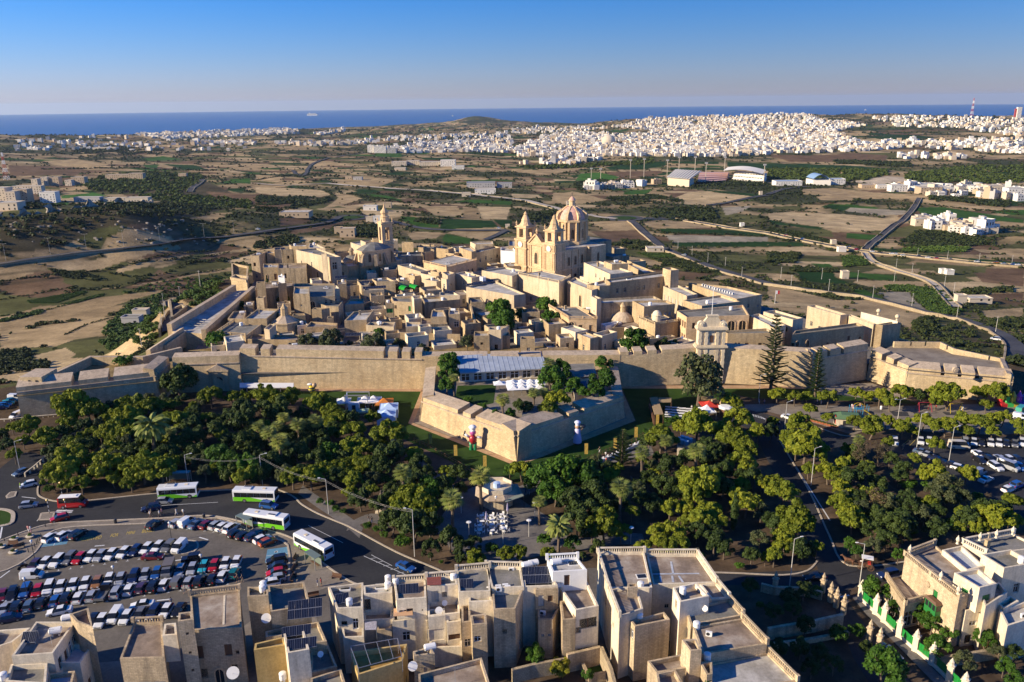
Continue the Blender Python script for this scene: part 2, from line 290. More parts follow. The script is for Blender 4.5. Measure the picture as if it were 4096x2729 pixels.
CROPS="""scrub a0 0,1080 400,1050 900,1010 1500,930 2000,930 2330,960 2000,1020 1500,1120 900,1170 600,1340 0,1430
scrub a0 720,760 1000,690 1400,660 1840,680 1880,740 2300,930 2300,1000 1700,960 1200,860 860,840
straw a1 0,800 280,810 600,830 690,870 600,890 200,880 0,850
brown a1 0,860 220,890 380,900 210,1010 0,990
tan a1 690,850 900,880 980,910 820,960 600,1010 700,950 760,900
green a1 1000,860 1200,880 1350,920 1300,930 1100,900
dk a1 1700,1090 2170,1110 2230,1170 1690,1190
green a1 1330,1070 1690,1090 1680,1170 1500,1170 1340,1110
dk a1 2180,1100 2351,1110 2351,1170 2260,1170
tan a1 1500,975 1850,975 1910,1080 1640,1060 1560,1000
tan2 a1 1900,980 2060,1000 2060,1090 1920,1090
straw a1 2030,980 2340,985 2300,1100 2080,1095
green a1 1800,930 2000,915 2351,930 2351,965 2000,950
tan a1 690,750 1000,700 1300,740 1100,800 850,790
green a1 1090,490 1340,490 1330,530 1090,520
tan a1 0,690 260,700 200,760 0,740
red a1 210,1090 500,1070 500,1130 230,1160
straw a1 960,1010 1360,1010 1340,1070 1000,1060
brown a1 300,1190 700,1140 900,1100 700,1180 330,1240
tan a1 1390,1230 1500,1210 1720,1220 1660,1270 1440,1290
green a1 1740,1230 2000,1280 1960,1320 1740,1320 1710,1280
tan a1 1750,1220 2230,1220 2100,1280 2010,1280
straw a2 0,860 240,870 280,900 0,900
tan a2 370,870 560,840 700,870 800,900 880,920 700,950 480,960 360,940
dk a2 850,620 1400,560 1420,600 1200,640 900,640
dk a2 1450,620 1970,630 1960,645 1450,640
dk a2 1550,565 1900,570 1900,590 1550,585
dk a2 1970,570 2351,590 2351,640 1990,640
pitch a2 620,680 800,665 990,710 870,760 740,750 580,740
brown a2 860,660 1380,650 1340,690 1000,710 880,680
tan a2 0,640 380,640 700,620 560,650 320,690 0,660
green a2 1040,840 1300,820 1220,870 1020,870
straw a2 1630,840 1850,850 2250,890 2200,910 1760,970 1600,960 1480,910
dk a2 1640,810 2290,870 2250,885 1900,850
tan a2 700,1120 1100,1110 1170,1190 850,1200
brown a2 720,1210 1160,1195 1250,1260 1000,1290 900,1310
tan a2 1190,1130 1700,1110 1940,1170 1350,1185 1200,1150
dk a2 1350,1180 1900,1190 2351,1230 2351,1250 1380,1225
grey a2 1400,1240 2351,1260 2351,1300 1470,1310
dk a2 1470,1310 2351,1300 2351,1350 1530,1350
tan a2 1600,1370 2351,1360 2351,1390 1640,1395
olive a2 1880,1420 2351,1430 2351,1490 1900,1480
grey a2 1930,990 2200,970 2130,1020 1960,1060
pitch a2 900,1085 960,1075 1120,1085 1090,1105 910,1100
dk a3 0,585 700,600 1180,630 1000,650 400,650 0,630
pale a3 760,750 960,720 1090,700 1360,720 1260,750 1230,770 900,770
brown a3 0,500 330,510 800,490 1100,510 1080,570 200,570
tan a3 310,820 600,810 1000,850 1440,870 1400,900 900,915 600,880 330,870
tan a3 440,890 600,870 800,900 770,930 480,920
dk a3 480,985 560,955 760,985 690,1020
green a3 560,955 760,960 1020,990 1000,1010 760,985
grey a3 760,990 1280,1020 1250,1050 1000,1060 700,1020
straw a3 0,1030 700,1050 1190,1100 1080,1200 700,1200 0,1100
dk a3 0,1100 140,1130 510,1170 480,1190 30,1140
brown a3 400,1250 960,1270 880,1350 700,1330
green a3 720,1220 1000,1240 980,1290 720,1270
green a3 1380,990 1600,985 2200,1080 2351,1100 2351,1130 2100,1110 1700,1090 1400,1050
tan a3 1420,930 1900,970 2351,990 2351,1010 1700,1000
tan a3 1420,1060 2351,1140 2351,1170 1800,1130 1400,1090
olive a3 1090,1200 1350,1140 1700,1210 1700,1260 1100,1260
green a3 1240,1370 1700,1350 1860,1360 1800,1400 1240,1400
dk a3 940,1350 1200,1380 1240,1410 930,1380
dk a3 1260,1410 2351,1495 2351,1525 1260,1430
tan a3 1890,1370 2351,1390 2351,1440 1960,1400
dk a3 0,1305 300,1310 390,1345 0,1345
straw a3 0,1355 400,1350 600,1400 0,1400
olive a3 980,1440 1350,1470 1200,1510 990,1480
olive a3 1350,1490 2000,1540 2351,1568 1400,1568
dk b3 250,410 600,430 620,480 770,545 500,535 310,510
green b3 390,350 570,360 600,390 440,385
tan b3 820,510 1430,520 1500,580 1100,610 780,530
green b3 750,590 900,600 1100,695 1000,690 800,620
grey b3 970,615 1300,620 1350,690 1450,780 1200,740
olive b3 1070,560 1300,560 1560,600 1600,660 1680,720 1800,800 1640,830 1480,800 1400,720 1320,620 1100,600
straw b3 1600,530 1900,520 2280,590 2260,610 1800,600 1640,570
brown b3 1860,400 2351,400 2351,570 1960,520
brown b3 1900,640 2351,620 2351,690 1900,680
tan b3 1970,790 2351,760 2351,860 2000,870
olive b3 1300,370 2000,380 2000,440 1500,420
tan b3 0,560 230,600 600,690 900,690 1500,790 1350,1000 1200,900 900,870 830,780 500,720 0,700
green b3 740,430 1190,470 1160,515 750,490
tan b3 0,450 260,460 300,520 0,510
tan b0 870,590 1400,540 1860,430 2130,390 2130,420 1560,500 1000,590
tan2 b0 0,910 300,790 800,680 1500,595 1520,610 1200,690 900,790 600,870 0,980
tan b0 0,1000 500,920 900,850 1190,830 1000,920 700,1050 500,1120 130,1130 0,1180
olive b0 620,1090 900,1050 900,1130 700,1180
straw b0 300,1200 600,1130 700,1190 480,1330 440,1300
green b0 250,700 760,610 800,620 520,720 280,720
green b0 560,730 960,630 950,650 700,720
olive b0 0,760 250,720 300,770 0,850
tan b0 480,370 800,320 1240,290 1150,330 900,420 500,410
tan b0 1050,420 1300,330 1390,350 1370,380 1100,440
tan b0 1880,270 2351,200 2351,230 1950,280
olive b0 1600,330 1860,250 1900,290 1650,360
red b0 1300,280 1800,200 1830,260 1350,330
brown a0 80,600 800,620 700,690 100,700
tan a0 380,560 700,545 1000,590 900,640 500,600
green a0 1290,540 1500,515 1680,550 1350,560
dk a0 1500,590 1800,600 1900,640 1700,645
green a0 1310,600 1460,595 1440,630 1340,620
brown a0 1880,840 2351,870 2351,960 2000,910
green a0 2110,730 2300,720 2300,770 2110,760
pitch a0 560,880 860,850 990,880 560,905
tan2 a0 1700,1090 2000,1050 2080,1070 1960,1110"""  # two brown fields beside the hilltop wood have their shadow put into the colour
def prc(x,y,cs,seed=3):

 t=.35*np.sin(x/900.)+.3*np.cos(y/700.+1);u,v=(x*np.cos(t)+y*np.sin(t))/(cs*1.7),(-x*np.sin(t)+y*np.cos(t))/cs;iu,iv=np.floor(u).astype(np.int64),np.floor(v).astype(np.int64);f1=np.full(x.shape,9e9);f2=f1.copy();idn=np.zeros(x.shape,np.int64)
 for du in(-1,0,1):
  for dv in(-1,0,1):
   a,b=iu+du,iv+dv;n=(a*73856093+b*19349663+seed*83492791)&0x7fffffff;n=((n^(n>>13))*1274126177)&0x7fffffff;px,py=a+.15+.7*((n&1023)/1023.),b+.15+.7*(((n>>10)&1023)/1023.);dd=np.maximum(np.abs(px-u),np.abs(py-v))+.35*np.minimum(np.abs(px-u),np.abs(py-v));m=dd<f1;f2=np.where(m,f1,np.minimum(f2,dd));idn=np.where(m,n,idn);f1=np.where(m,dd,f1)
 return idn,(f2-f1)*cs*.6
def lcol(co):
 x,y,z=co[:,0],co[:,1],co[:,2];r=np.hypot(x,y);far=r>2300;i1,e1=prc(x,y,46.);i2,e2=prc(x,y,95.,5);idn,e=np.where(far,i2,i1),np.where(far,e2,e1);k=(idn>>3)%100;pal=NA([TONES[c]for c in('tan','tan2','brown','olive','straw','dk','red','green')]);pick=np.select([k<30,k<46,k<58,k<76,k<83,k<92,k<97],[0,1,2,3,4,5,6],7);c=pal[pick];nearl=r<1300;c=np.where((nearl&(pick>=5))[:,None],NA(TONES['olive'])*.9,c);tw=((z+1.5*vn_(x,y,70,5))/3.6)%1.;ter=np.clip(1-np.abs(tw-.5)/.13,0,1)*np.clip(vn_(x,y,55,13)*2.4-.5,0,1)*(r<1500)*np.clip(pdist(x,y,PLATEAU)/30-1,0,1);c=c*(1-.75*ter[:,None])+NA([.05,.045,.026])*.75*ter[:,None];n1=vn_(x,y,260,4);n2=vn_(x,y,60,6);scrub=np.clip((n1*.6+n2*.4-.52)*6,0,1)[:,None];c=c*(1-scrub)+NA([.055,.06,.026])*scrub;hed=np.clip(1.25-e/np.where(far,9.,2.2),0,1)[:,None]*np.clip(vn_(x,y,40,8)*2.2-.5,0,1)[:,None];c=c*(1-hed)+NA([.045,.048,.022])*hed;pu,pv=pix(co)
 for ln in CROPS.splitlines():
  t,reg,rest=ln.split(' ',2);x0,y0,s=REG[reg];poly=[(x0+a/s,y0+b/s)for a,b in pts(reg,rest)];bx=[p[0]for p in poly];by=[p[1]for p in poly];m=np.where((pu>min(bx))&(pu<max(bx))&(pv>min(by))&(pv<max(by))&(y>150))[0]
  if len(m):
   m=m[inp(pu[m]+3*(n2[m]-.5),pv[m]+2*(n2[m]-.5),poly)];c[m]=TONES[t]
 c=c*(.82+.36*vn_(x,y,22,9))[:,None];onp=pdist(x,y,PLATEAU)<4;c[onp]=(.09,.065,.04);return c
def polar_grid(azs,rs):
 A,R=np.meshgrid(azs,rs);x,y=(R*np.sin(A)).ravel(),(R*np.cos(A)).ravel();na,nr=len(azs),len(rs);i=np.arange((nr-1)*na).reshape(nr-1,na)[:,:-1].ravel();return x,y,np.stack([i,i+1,i+na+1,i+na],1)
azs=np.radians(np.concatenate([np.linspace(-47,-35,40)[:-1],np.linspace(-35,35,760),np.linspace(35,47,40)[1:]]))
rs=np.concatenate([np.geomspace(40,230,40)[:-1],np.geomspace(230,4200,560)[:-1],np.geomspace(4200,12800,90)])
x,y,qd=polar_grid(azs,rs)
co=np.stack([x,y,hgt(x,y)],1)
m,n,l,b=nmat('countryside')
at=n.new('ShaderNodeAttribute');at.attribute_name='Col'
pos=wpos(n)
f1=noise(n,l,.05,vec=pos,detail=8,rough=.7)
rf=ramp(n,[(.3,(.6,.6,.6)),(.7,(1.35,1.33,1.3))]);l.new(f1.outputs[0],rf.inputs[0])
c=mix(n,l,at.outputs['Color'],rf.outputs[0],1.,'MULTIPLY')
f2=noise(n,l,.6,vec=pos,detail=6,rough=.75)
rf2=ramp(n,[(.3,(.7,.7,.7)),(.7,(1.28,1.27,1.25))]);l.new(f2.outputs[0],rf2.inputs[0])
c=mix(n,l,c,rf2.outputs[0],.9,'MULTIPLY')
l.new(c,b.inputs['Base Color']);b.inputs['Roughness'].default_value=1.;b.inputs['Specular IOR Level'].default_value=.05
bp=n.new('ShaderNodeBump');bp.inputs['Strength'].default_value=.6;bp.inputs['Distance'].default_value=.6
l.new(f2.outputs[0],bp.inputs['Height']);l.new(bp.outputs[0],b.inputs['Normal'])
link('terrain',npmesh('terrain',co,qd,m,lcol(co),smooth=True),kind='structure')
# sea: follows the earth's curve to its real horizon
x,y,qd=polar_grid(np.radians(np.linspace(-60,60,60)),np.geomspace(3500,60000,60))
z=-185-(x*x+y*y)/(2*6.9e6)
m,n,l,b=nmat('sea_water')
b.inputs['Base Color'].default_value=(.004,.045,.14,1);b.inputs['Roughness'].default_value=.45
b.inputs['Specular IOR Level'].default_value=.25
wv=noise(n,l,.004,vec=wpos(n),detail=8,rough=.7)
r=ramp(n,[(.3,(.002,.075,.24)),(.7,(.004,.105,.32))]);l.new(wv.outputs[0],r.inputs[0]);l.new(r.outputs[0],b.inputs['Base Color'])
link('sea',npmesh('sea',np.stack([x,y,z],1),qd,m,smooth=True),kind='structure')
# streets, paving, lawns on the level ground before the walls
M_ASPH=ground('asphalt',(.030,.030,.032),(.038,.038,.040),(.048,.047,.047),.12,1.5,.1,.85)
M_PARK=ground('worn_asphalt',(.105,.092,.078),(.13,.115,.098),(.16,.142,.12),.10,1.2,.1,.9)
PV_=ground('paving',(.17,.14,.11),(.22,.185,.145),(.27,.23,.18),.3,1.8,.15,.9)
PG_=ground('grey_paving',(.12,.11,.10),(.16,.145,.13),(.2,.18,.16),.3,1.8,.15,.9)
M_ORANGE=ground('sandy_paving',(.36,.22,.12),(.42,.27,.155),(.48,.33,.2),.4,1.5,.15)
M_GRAVEL=ground('gravel',(.20,.165,.12),(.27,.22,.165),(.33,.28,.21),.8,3.,.3)
LW_=ground('lawn',(.018,.042,.006),(.027,.06,.008),(.04,.075,.013),.25,3.,.4)
M_SOIL=ground('park_soil',(.05,.034,.022),(.085,.058,.036),(.14,.095,.06),.18,1.4,.5)
M_DRY=ground('dry_grass',(.13,.09,.035),(.24,.17,.075),(.34,.25,.12),.4,2.,.6)
M_KERB=pl('kerb_stone',(.42,.35,.26),.9,var=.25)
M_LINE=pl('road_paint',(.62,.62,.6),.7,var=.2)
M_LINEY=pl('yellow_road_paint',(.50,.36,.06),.7,var=.2)
M_LINEB=pl('blue_bay_paint',(.10,.24,.34),.8,var=.2)
def multi(*segs,z=.0):
 out=[]
 for i in range(0,len(segs),2):out+=gs(segs[i],segs[i+1],z)
 return out
def tri_poly(poly):

 idx=list(range(len(poly)))
 if sum(poly[i][0]*poly[(i+1)%len(poly)][1]-poly[(i+1)%len(poly)][0]*poly[i][1]for i in idx)<0:idx.reverse()
 tri=[];guard=0
 while len(idx)>3 and guard<3000:
  guard+=1
  for k in range(len(idx)):
   a,b_,c_=idx[k-1],idx[k],idx[(k+1)%len(idx)];A,B,C=poly[a],poly[b_],poly[c_]
   if(B[0]-A[0])*(C[1]-A[1])-(B[1]-A[1])*(C[0]-A[0])<=1e-9:continue
   o=[poly[j]for j in idx if j not in(a,b_,c_)]
   if o and inp([p[0]for p in o],[p[1]for p in o],[A,B,C]).any():continue
   tri.append((a,b_,c_));idx.pop(k);break
  else:
   break
 tri.append(tuple(idx[:3]));return tri
def sheet(name,mat,poly,z,kind='structure'):
 mb=MB();mb.add([(p[0],p[1],z)for p in poly],tri_poly(poly));return mb.bd(name,mat,kind=kind)
def kerb(poly,w=.35,h=.13,closed=False,name='kerb'):
 mb=MB();P_=[NA(p[:2])for p in poly]
 for a,b_ in zip(P_,P_[1:]+([P_[0]]if closed else[])):
  d=b_-a;L=NO(d)
  if L<.05:continue
  nrm=NA([-d[1],d[0]])/L*w/2;mb.pz([a-nrm,b_-nrm,b_+nrm,a+nrm],0,h)
 return mb.bd(name,M_KERB,kind='structure')
def smooth(p,n=4):
 p=[NA(q,float)for q in p];out=[]
 for i in range(len(p)-1):
  a,b_,c_,d_=p[max(i-1,0)],p[i],p[i+1],p[min(i+2,len(p)-1)]
  for k in range(n):
   t=k/n;out.append(.5*(2*b_+(c_-a)*t+(2*a-5*b_+4*c_-d_)*t*t+(3*b_-a-3*c_+d_)*t**3))
 return out+[p[-1]]
sheet('park_ground',M_SOIL,gs('D',"-60,965 60,965 380,925 560,902 980,900 1440,895 2000,895 2420,930 2600,1150 2600,1640 1400,1640 -400,1640 -300,1100"),.0)
park_edge=smooth(multi('c0',"360,1230 345,1290 370,1350 540,1395 800,1385 1480,1315 1900,1295",'c1',"100,1275 215,1290 345,1350 420,1420 560,1500 720,1568",'d1',"820,125 890,160 1300,380 1660,530 1900,650"))
side_edge=smooth(multi('d0',"-150,330 120,225 420,125 700,98 1100,80 1500,62 1900,40 2200,90",'d1',"60,160 280,225 480,330 610,470 760,580 900,660 1100,720"))
town_edge=gs('D',"940,1420 480,1640 -400,1640 -400,1300")
sheet('pavement',PV_,side_edge+town_edge,.012)
sheet('road',M_ASPH,smooth(gs('D',"-300,1230 -60,1120 20,1060 60,1040 110,1050"))+park_edge+side_edge[::-1],.004)
kerb(park_edge);kerb(side_edge)
cp=smooth(multi('d0',"-400,640 60,540 330,370 440,205 700,140 1350,112 1600,85 2000,62 2200,130",'d1',"0,215 100,245 290,310 300,640"),3)+gs('d1',"240,760 -400,1300")+gs('d0',"-400,1500")
sheet('car_park',M_PARK,cp,.018)
kerb(cp[:-3])
sheet('street',M_PARK,gs('d1',"480,760 650,700 760,1100 900,1700 700,1700 560,1000"),.02)
sheet('street',M_PARK,gs('d2',"690,520 790,520 800,900 1000,1700 920,1900 780,1100"),.02)
for reg,s in(('d0',"380,20 500,10 480,75 360,80"),('c0',"60,1345 95,1310 150,1305 135,1350 70,1365")):
 p=gs(reg,s);sheet('traffic_island',PV_,p,.12);kerb(p,closed=True)
ring=smooth(gs('D',"-120,1190 -20,1172 24,1176 30,1192 20,1206 -30,1214 -120,1222"),4)
sheet('roundabout',LW_,ring,.1);kerb(ring,.8,.2,closed=True)
bed=smooth(gs('d0',"110,560 160,490 700,380 1500,290 1760,270 1820,310 1780,370 1690,390"),3)
sheet('traffic_island',PG_,bed[6:],.12);kerb(bed[6:],closed=True)
sheet('plaza',PG_,smooth(gs('D',"1000,1215 1030,1165 1085,1120 1150,1120 1215,1160 1262,1190 1300,1222 1285,1262 1200,1285 1110,1290 1040,1265 1000,1215"),3),.006)
for i_,(s,w)in EN((("1500,1035 1400,1060 1330,1085 1250,1110 1180,1135",2.6),("1290,1240 1340,1250 1420,1238 1480,1240",2.2),("865,990 905,1020 960,1060 1010,1105 1060,1140",2.6),("800,1210 850,1190 900,1200 960,1170 1000,1200",1.8),("690,1125 740,1160 800,1200 830,1225",2.),("1450,1100 1500,1140 1560,1180",1.5),("2010,1080 2050,1120 2090,1150 2120,1180",2.2),("2080,1170 2130,1190 2190,1235 2230,1290",1.2))):
 q=smooth(gs('D',s),4);L=[a+NA([0,w,0])for a in q];R_=[a-NA([0,w,0])for a in q];sheet('path',PG_,L+R_[::-1],.008+.0025*i_)
ditch=gs('D',"560,897 975,896 940,975 1188,1068 1462,968 1430,891 1600,886 1990,890 2120,930 1980,922 1730,915 1680,905 1600,945 1500,1000 1480,1010 1330,1062 1188,1110 1080,1082 930,1010 905,962 720,915 560,915")
sheet('lawn',LW_,ditch,.006)
sheet('walk',M_ORANGE,gs('D',"690,888 975,888 970,900 690,899"),.02)
sheet('walk',M_ORANGE,gs('D',"978,896 968,898 938,973 1188,1072 1188,1062 950,972"),.02)
sheet('walk',M_ORANGE,gs('D',"1188,1072 1460,967 1425,887 1417,889 1440,962 1188,1062"),.02)
sheet('gravel_bed',M_GRAVEL,gs('D',"978,895 950,971 1188,1062 1440,962 1418,889 1400,930 1188,1040 990,960"),.016)
sheet('walk',M_ORANGE,gs('D',"1425,886 1990,886 1990,894 1425,893"),.022)
sheet('walk',M_GRAVEL,gs('D',"1850,888 2000,880 2080,905 2060,925 1870,900"),.026)
sheet('playground',PV_,gs('D',"1640,950 1700,930 1770,928 2000,935 2400,925 2420,990 2290,1000 2000,985 1960,1000 1880,975 1760,945 1690,950"),.006)
for s in("580,565 700,560 970,575 960,610 780,605 600,600","1120,565 1280,570 1300,610 1160,608","1330,572 1480,575 1510,605 1360,605","1600,572 1760,575 1790,600 1640,600","560,600 600,566 690,560"):
 sheet('rubber_mat',pl('rubber',(.03,.03,.033),.9),gs('c3',s),.014)
rd2=gs('D',"1690,935 1762,952 1830,972 1880,1002 1970,1005 1985,1025 1900,1030 1830,1018 1790,1010 1800,1030 1860,1130 1905,1230 1950,1300 2075,1296 2090,1330 1985,1345 1930,1360 2000,1450 2200,1700 2080,1700 1960,1510 1915,1390 1880,1345 1640,1345 1640,1318 1880,1310 1870,1280 1840,1200 1775,1080 1745,1020 1720,985 1670,965")
sheet('road',M_ASPH,rd2,.009)
sheet('car_park',M_ASPH,gs('D',"2020,1030 2060,1012 2420,1000 2420,1200 2330,1190 2230,1120 2130,1065 2040,1035"),.011)
sheet('pavement',PG_,gs('d3',"770,790 830,770 1000,950 1300,1250 1700,1620 1640,1700 1240,1290 900,950"),.13)
kerb(smooth(gs('D',"1793,1015 1860,1130 1905,1230 1950,1300 2090,1290"),4));kerb(smooth(gs('D',"1640,1316 1700,1318 1800,1322 1855,1312 1878,1290"),4))
kerb(smooth(gs('D',"1860,975 1930,1000 1975,1003"),3))
def stripes(mat,items,z=.026,name='road_marking'):
 mb=MB()
 for reg,s,w in items:
  p=gs(reg,s)
  for a,b_ in zip(p,p[1:]):
   d=b_-a;L=NO(d);nn=NA([-d[1],d[0],0])/L*w/2;mb.quad(a-nn+(0,0,z),b_-nn+(0,0,z),b_+nn+(0,0,z),a+nn+(0,0,z))
 return mb.bd(name,mat,kind='structure')
mk=[('d0',"870,320 960,312",.3),('d0',"1440,820 1560,808",.3),('d0',"1570,458 1660,446",.3),('d0',"0,612 90,545",.25),('d0',"1830,238 1910,262",.3),('d0',"0,250 20,140",.3),('c0',"520,1475 670,1478",.5),('c0',"505,1490 660,1493",.5),('c0',"200,1350 330,1365",.2),('c0',"1470,1430 2000,1400",.12),('d0',"340,90 390,25",.15)]
mk+=[('d1',"480,130 800,290",.1),('d1',"990,410 1390,590",.12),('d1',"1060,400 1250,500",.1)]
for i in range(7):
 mk.append(('d1',f"{1040+i*65},{437+i*33} {1100+i*65},{427+i*33}",.1))
for i in range(5):mk.append(('c2',f"{2180+i*24},{585+i*7} {2230+i*24},{610+i*7}",.5))
for x_,y_ in[(430,560),(535,545),(645,528),(750,512),(850,498),(960,485),(1065,468),(1170,455),(1275,441),(290,925),(400,908),(760,860),(870,843),(980,828),(1095,810),(1210,795),(1325,778),(1435,760),(1545,745),(1655,730),(1765,715),(2090,670),(1985,684),(1640,160),(1720,165),(1880,180),(1960,190),(2030,205)]:
 mk+=[('d0',f"{x_-14},{y_+4} {x_+14},{y_}",.1),('d0',f"{x_},{y_} {x_+5},{y_-12}",.1)]
for i in range(7):mk.append(('c3',f"{1480+i*120},{905-i*3} {1500+i*120},{880-i*3}",.1))
mk+=[('c3',"110,840 570,1568",.25),('d3',"590,800 745,770",.3),('c3',"1500,1010 1760,1100",.12)]
stripes(M_LINE,mk)
stripes(M_LINEY,[('d1',"40,345 190,300",.1),('d1',"100,322 60,300",.1),('d1',"150,312 110,290",.1),('c3',"1230,880 1300,820",.1),('c3',"1300,880 1360,820",.1)])
sheet('blue_bay',M_LINEB,gs('d0',"365,330 440,205 670,190 610,300"),.022)
sheet('blue_bay',M_LINEB,gs('d1',"82,472 105,350 300,325 285,445"),.022)
stripes(M_LINE,[('d0',"492,315 545,200",.1),('d1',"95,410 295,385",.1),('d1',"170,375 200,370",.5),('d1',"190,362 180,380",.3)],.028)
def ground_text(txt,a,b_,h,mat,z=.03):
 cu=bpy.data.curves.new('lettering','FONT');cu.body=txt;cu.size=1.;o=bpy.data.objects.new('lettering',cu);COL.objects.link(o);dg=bpy.context.evaluated_depsgraph_get();me=bpy.data.meshes.new_from_object(o.evaluated_get(dg));RM(o);vs=NA([v.co for v in me.vertices]);w=vs[:,0].max();d=(b_-a)[:2];L=NO(d);d/=L;nn=NA([-d[1],d[0]])
 for v in me.vertices:
  x_,y_=v.co.x/w*L,v.co.y*h;v.co=(a[0]+d[0]*x_+nn[0]*y_,a[1]+d[1]*x_+nn[1]*y_,z)
 me.materials.append(mat);link('road_lettering',me,kind='structure')
for t,x0,y0,x1,y1 in(("RESERVED",722,276,925,252),("FOR",1008,238,1080,230),("MINI",1155,216,1232,207),("BUSES",1297,200,1420,184)):
 ground_text(t,g('d0',x0,y0),g('d0',x1,y1),1.9,M_LINEY)
 # country roads with their rubble walls
M_ROADF=ground('country_asphalt',(.055,.055,.06),(.075,.074,.078),(.10,.098,.1),.05,.8,0)
M_ROADP=ground('pale_road',(.34,.29,.22),(.45,.39,.31),(.56,.5,.42),.05,.8,0)
ROADS=[('bypass road','b0',"-60,372 400,300 800,245 1160,215 1500,172 1900,124 2351,78 2500,62",9,0,'y'),('bypass road','a1',"0,1222 300,1180 600,1140 700,1112 770,1080",9,0,''),('country road','a1',"960,1072 1100,1082 1300,1132 1600,1192 2000,1203 2300,1200",9,0,''),('country road','a1',"2300,1200 2240,1230 2100,1290",7,0,''),('valley road','a2',"1095,1118 1250,1250 1400,1370 1600,1450 1820,1535",9,0,'r'),('valley road','b2',"1790,380 2000,445 2351,545",9,0,'r'),('valley road','b3',"0,548 300,592 600,632 900,672 1200,742 1500,822 1800,882 2100,992 2235,1080 2290,1180 2300,1300",8,0,'r'),('main road','a2',"1180,1098 1500,1102 1750,1137 2000,1182 2351,1228",10,0,'lr'),('main road','a3',"0,1228 400,1312 800,1387 1200,1427 1700,1482 2400,1542",10,0,'lr'),('walled lane','a3',"1390,905 1300,1042 1150,1162 1050,1242 895,1375",6,0,'lr'),('farm lane','b3',"890,262 960,345 1180,425 1400,492 1540,562 1650,692 1720,760",5,1,'lr'),('main road','a1',"340,650 380,690 450,690 500,605 620,552 800,515 1000,492",9,0,''),('pale road','a1',"650,770 900,792 1300,822 1800,857 2100,887 2351,912",11,1,'l'),('pale road','a2',"0,915 150,932 300,972 500,1030 640,1050",12,1,'r'),('country road','a2',"1800,972 2000,942 2351,882",7,0,'l'),('country road','a3',"0,872 250,812 400,800",7,0,'l'),('farm lane','b0',"1545,985 1560,900 1620,800 1640,735 1560,720 1530,760",5,0,'l'),('country road','a2',"700,1056 800,1080 960,1095",9,1,''),('farm lane','a1',"0,770 250,790 480,780 650,770",6,1,''),('country road','a0',"1740,850 1800,790 1860,735",9,0,'lr')]
ROADPTS=[];RN=-1
for nm,reg,s,w,pale,wl_ in ROADS:
 RN+=1;q=[tp(reg,x_,y_)[:2]for x_,y_ in pts(reg,s)];q=smooth(q,3);r_=[q[0]]
 for a,b_ in zip(q,q[1:]):
  k_=max(1,int(NO(b_-a)/14));r_+=[a+(b_-a)*(j+1)/k_ for j in range(k_)]
 r_=NA(r_);tang=np.gradient(r_,axis=0);tang/=NO(tang,axis=1)[:,None]+1e-9;nr_=np.stack([-tang[:,1],tang[:,0]],1);n=len(r_);ks=(-.5,-.2,.2,.5);zc=hgt(r_[:,0],r_[:,1]);lift=.45+np.hypot(r_[:,0],r_[:,1])*5e-4;V=[np.stack([r_[:,0]+nr_[:,0]*w*k_,r_[:,1]+nr_[:,1]*w*k_,zc+lift],1)for k_ in ks];co=np.concatenate(V);qd=NA([[j*n+i,(j+1)*n+i,(j+1)*n+i+1,j*n+i+1]for j in range(3)for i in range(n-1)])[:,::-1];link(nm.replace(' ','_'),npmesh('road',co,qd,M_ROADP if pale else M_ROADF),kind='structure');ROADPTS+=[(a,b_,w)for a,b_ in r_]
 for sd in wl_:
  if sd=='y':continue
  sg=-1 if sd=='r' else 1;mb=MB((*r_[0],zc[0]));e=r_+nr_*sg*(w/2+.8);rd=random.Random(n);z=hgt(e[:,0],e[:,1]);h_=[rd.uniform(1.2,2.2)for _ in e]
  for i in range(n-1):
   a,b_=e[i],e[i+1];o_=nr_[i]*.45;z0,z1=min(z[i],z[i+1])-1,max(z[i],zc[i])+h_[i];z2=max(z[i+1],zc[i+1])+h_[i+1];mb.add([(*(a-o_),z0),(*(b_-o_),z0),(*(b_-o_),z2),(*(a-o_),z1),(*(a+o_),z0),(*(b_+o_),z0),(*(b_+o_),z2),(*(a+o_),z1)],[(0,1,2,3),(3,2,6,7),(5,4,7,6),(0,3,7,4),(1,5,6,2)])
  o=mb.bd('rubble_wall',RB_);tag(o,'rubble wall along the %s side of the %s, %s stretch outward'%('valley' if sd=='r' else 'upper',nm,NTH[RN]),'field wall','rubble walls along the country roads','thing')
RP=NA(ROADPTS)
def ROADMASK(a,b_):
 return bool((((RP[:,0]-a)**2+(RP[:,1]-b_)**2)<(RP[:,2]*.5+2.5)**2).any())
for reg,X,Y,R_ in(('a1',880,1085,24),('a2',1030,1092,26)):
 c=tp(reg,X,Y);ring=[c+(cos(a)*R_,sin(a)*R_,.9)for a in np.linspace(0,2*pi,24)[:-1]];o=MB();o.add(ring,[tuple(range(23))]);o.bd('roundabout',M_ROADF,kind='structure');o=MB();o.add([c+(cos(a)*R_*.62,sin(a)*R_*.62,1.15)for a in np.linspace(0,2*pi,24)[:-1]],[tuple(range(23))]);o.bd('roundabout_island',LW_,kind='structure')
q=NA([tp('b0',x_,y_)for x_,y_ in pts('b0',"-60,380 300,330 700,268 1000,238 1140,222")]);t=tg('retaining_wall','long pale rubble retaining wall carrying the valley bypass','retaining wall',q[0]);mb=MB(q[0])
for a,b_ in zip(q,q[1:]):
 k_=10
 for j in range(k_):
  u,w=a+(b_-a)*j/k_,a+(b_-a)*(j+1)/k_;mb.add([u-(0,3,8),w-(0,3,8),w-(0,1.5,-1.6),u-(0,1.5,-1.6),w+(0,0,1.6),u+(0,0,1.6)],[(0,1,2,3),(3,2,4,5)])
mb.bd('wall',RB_,t)
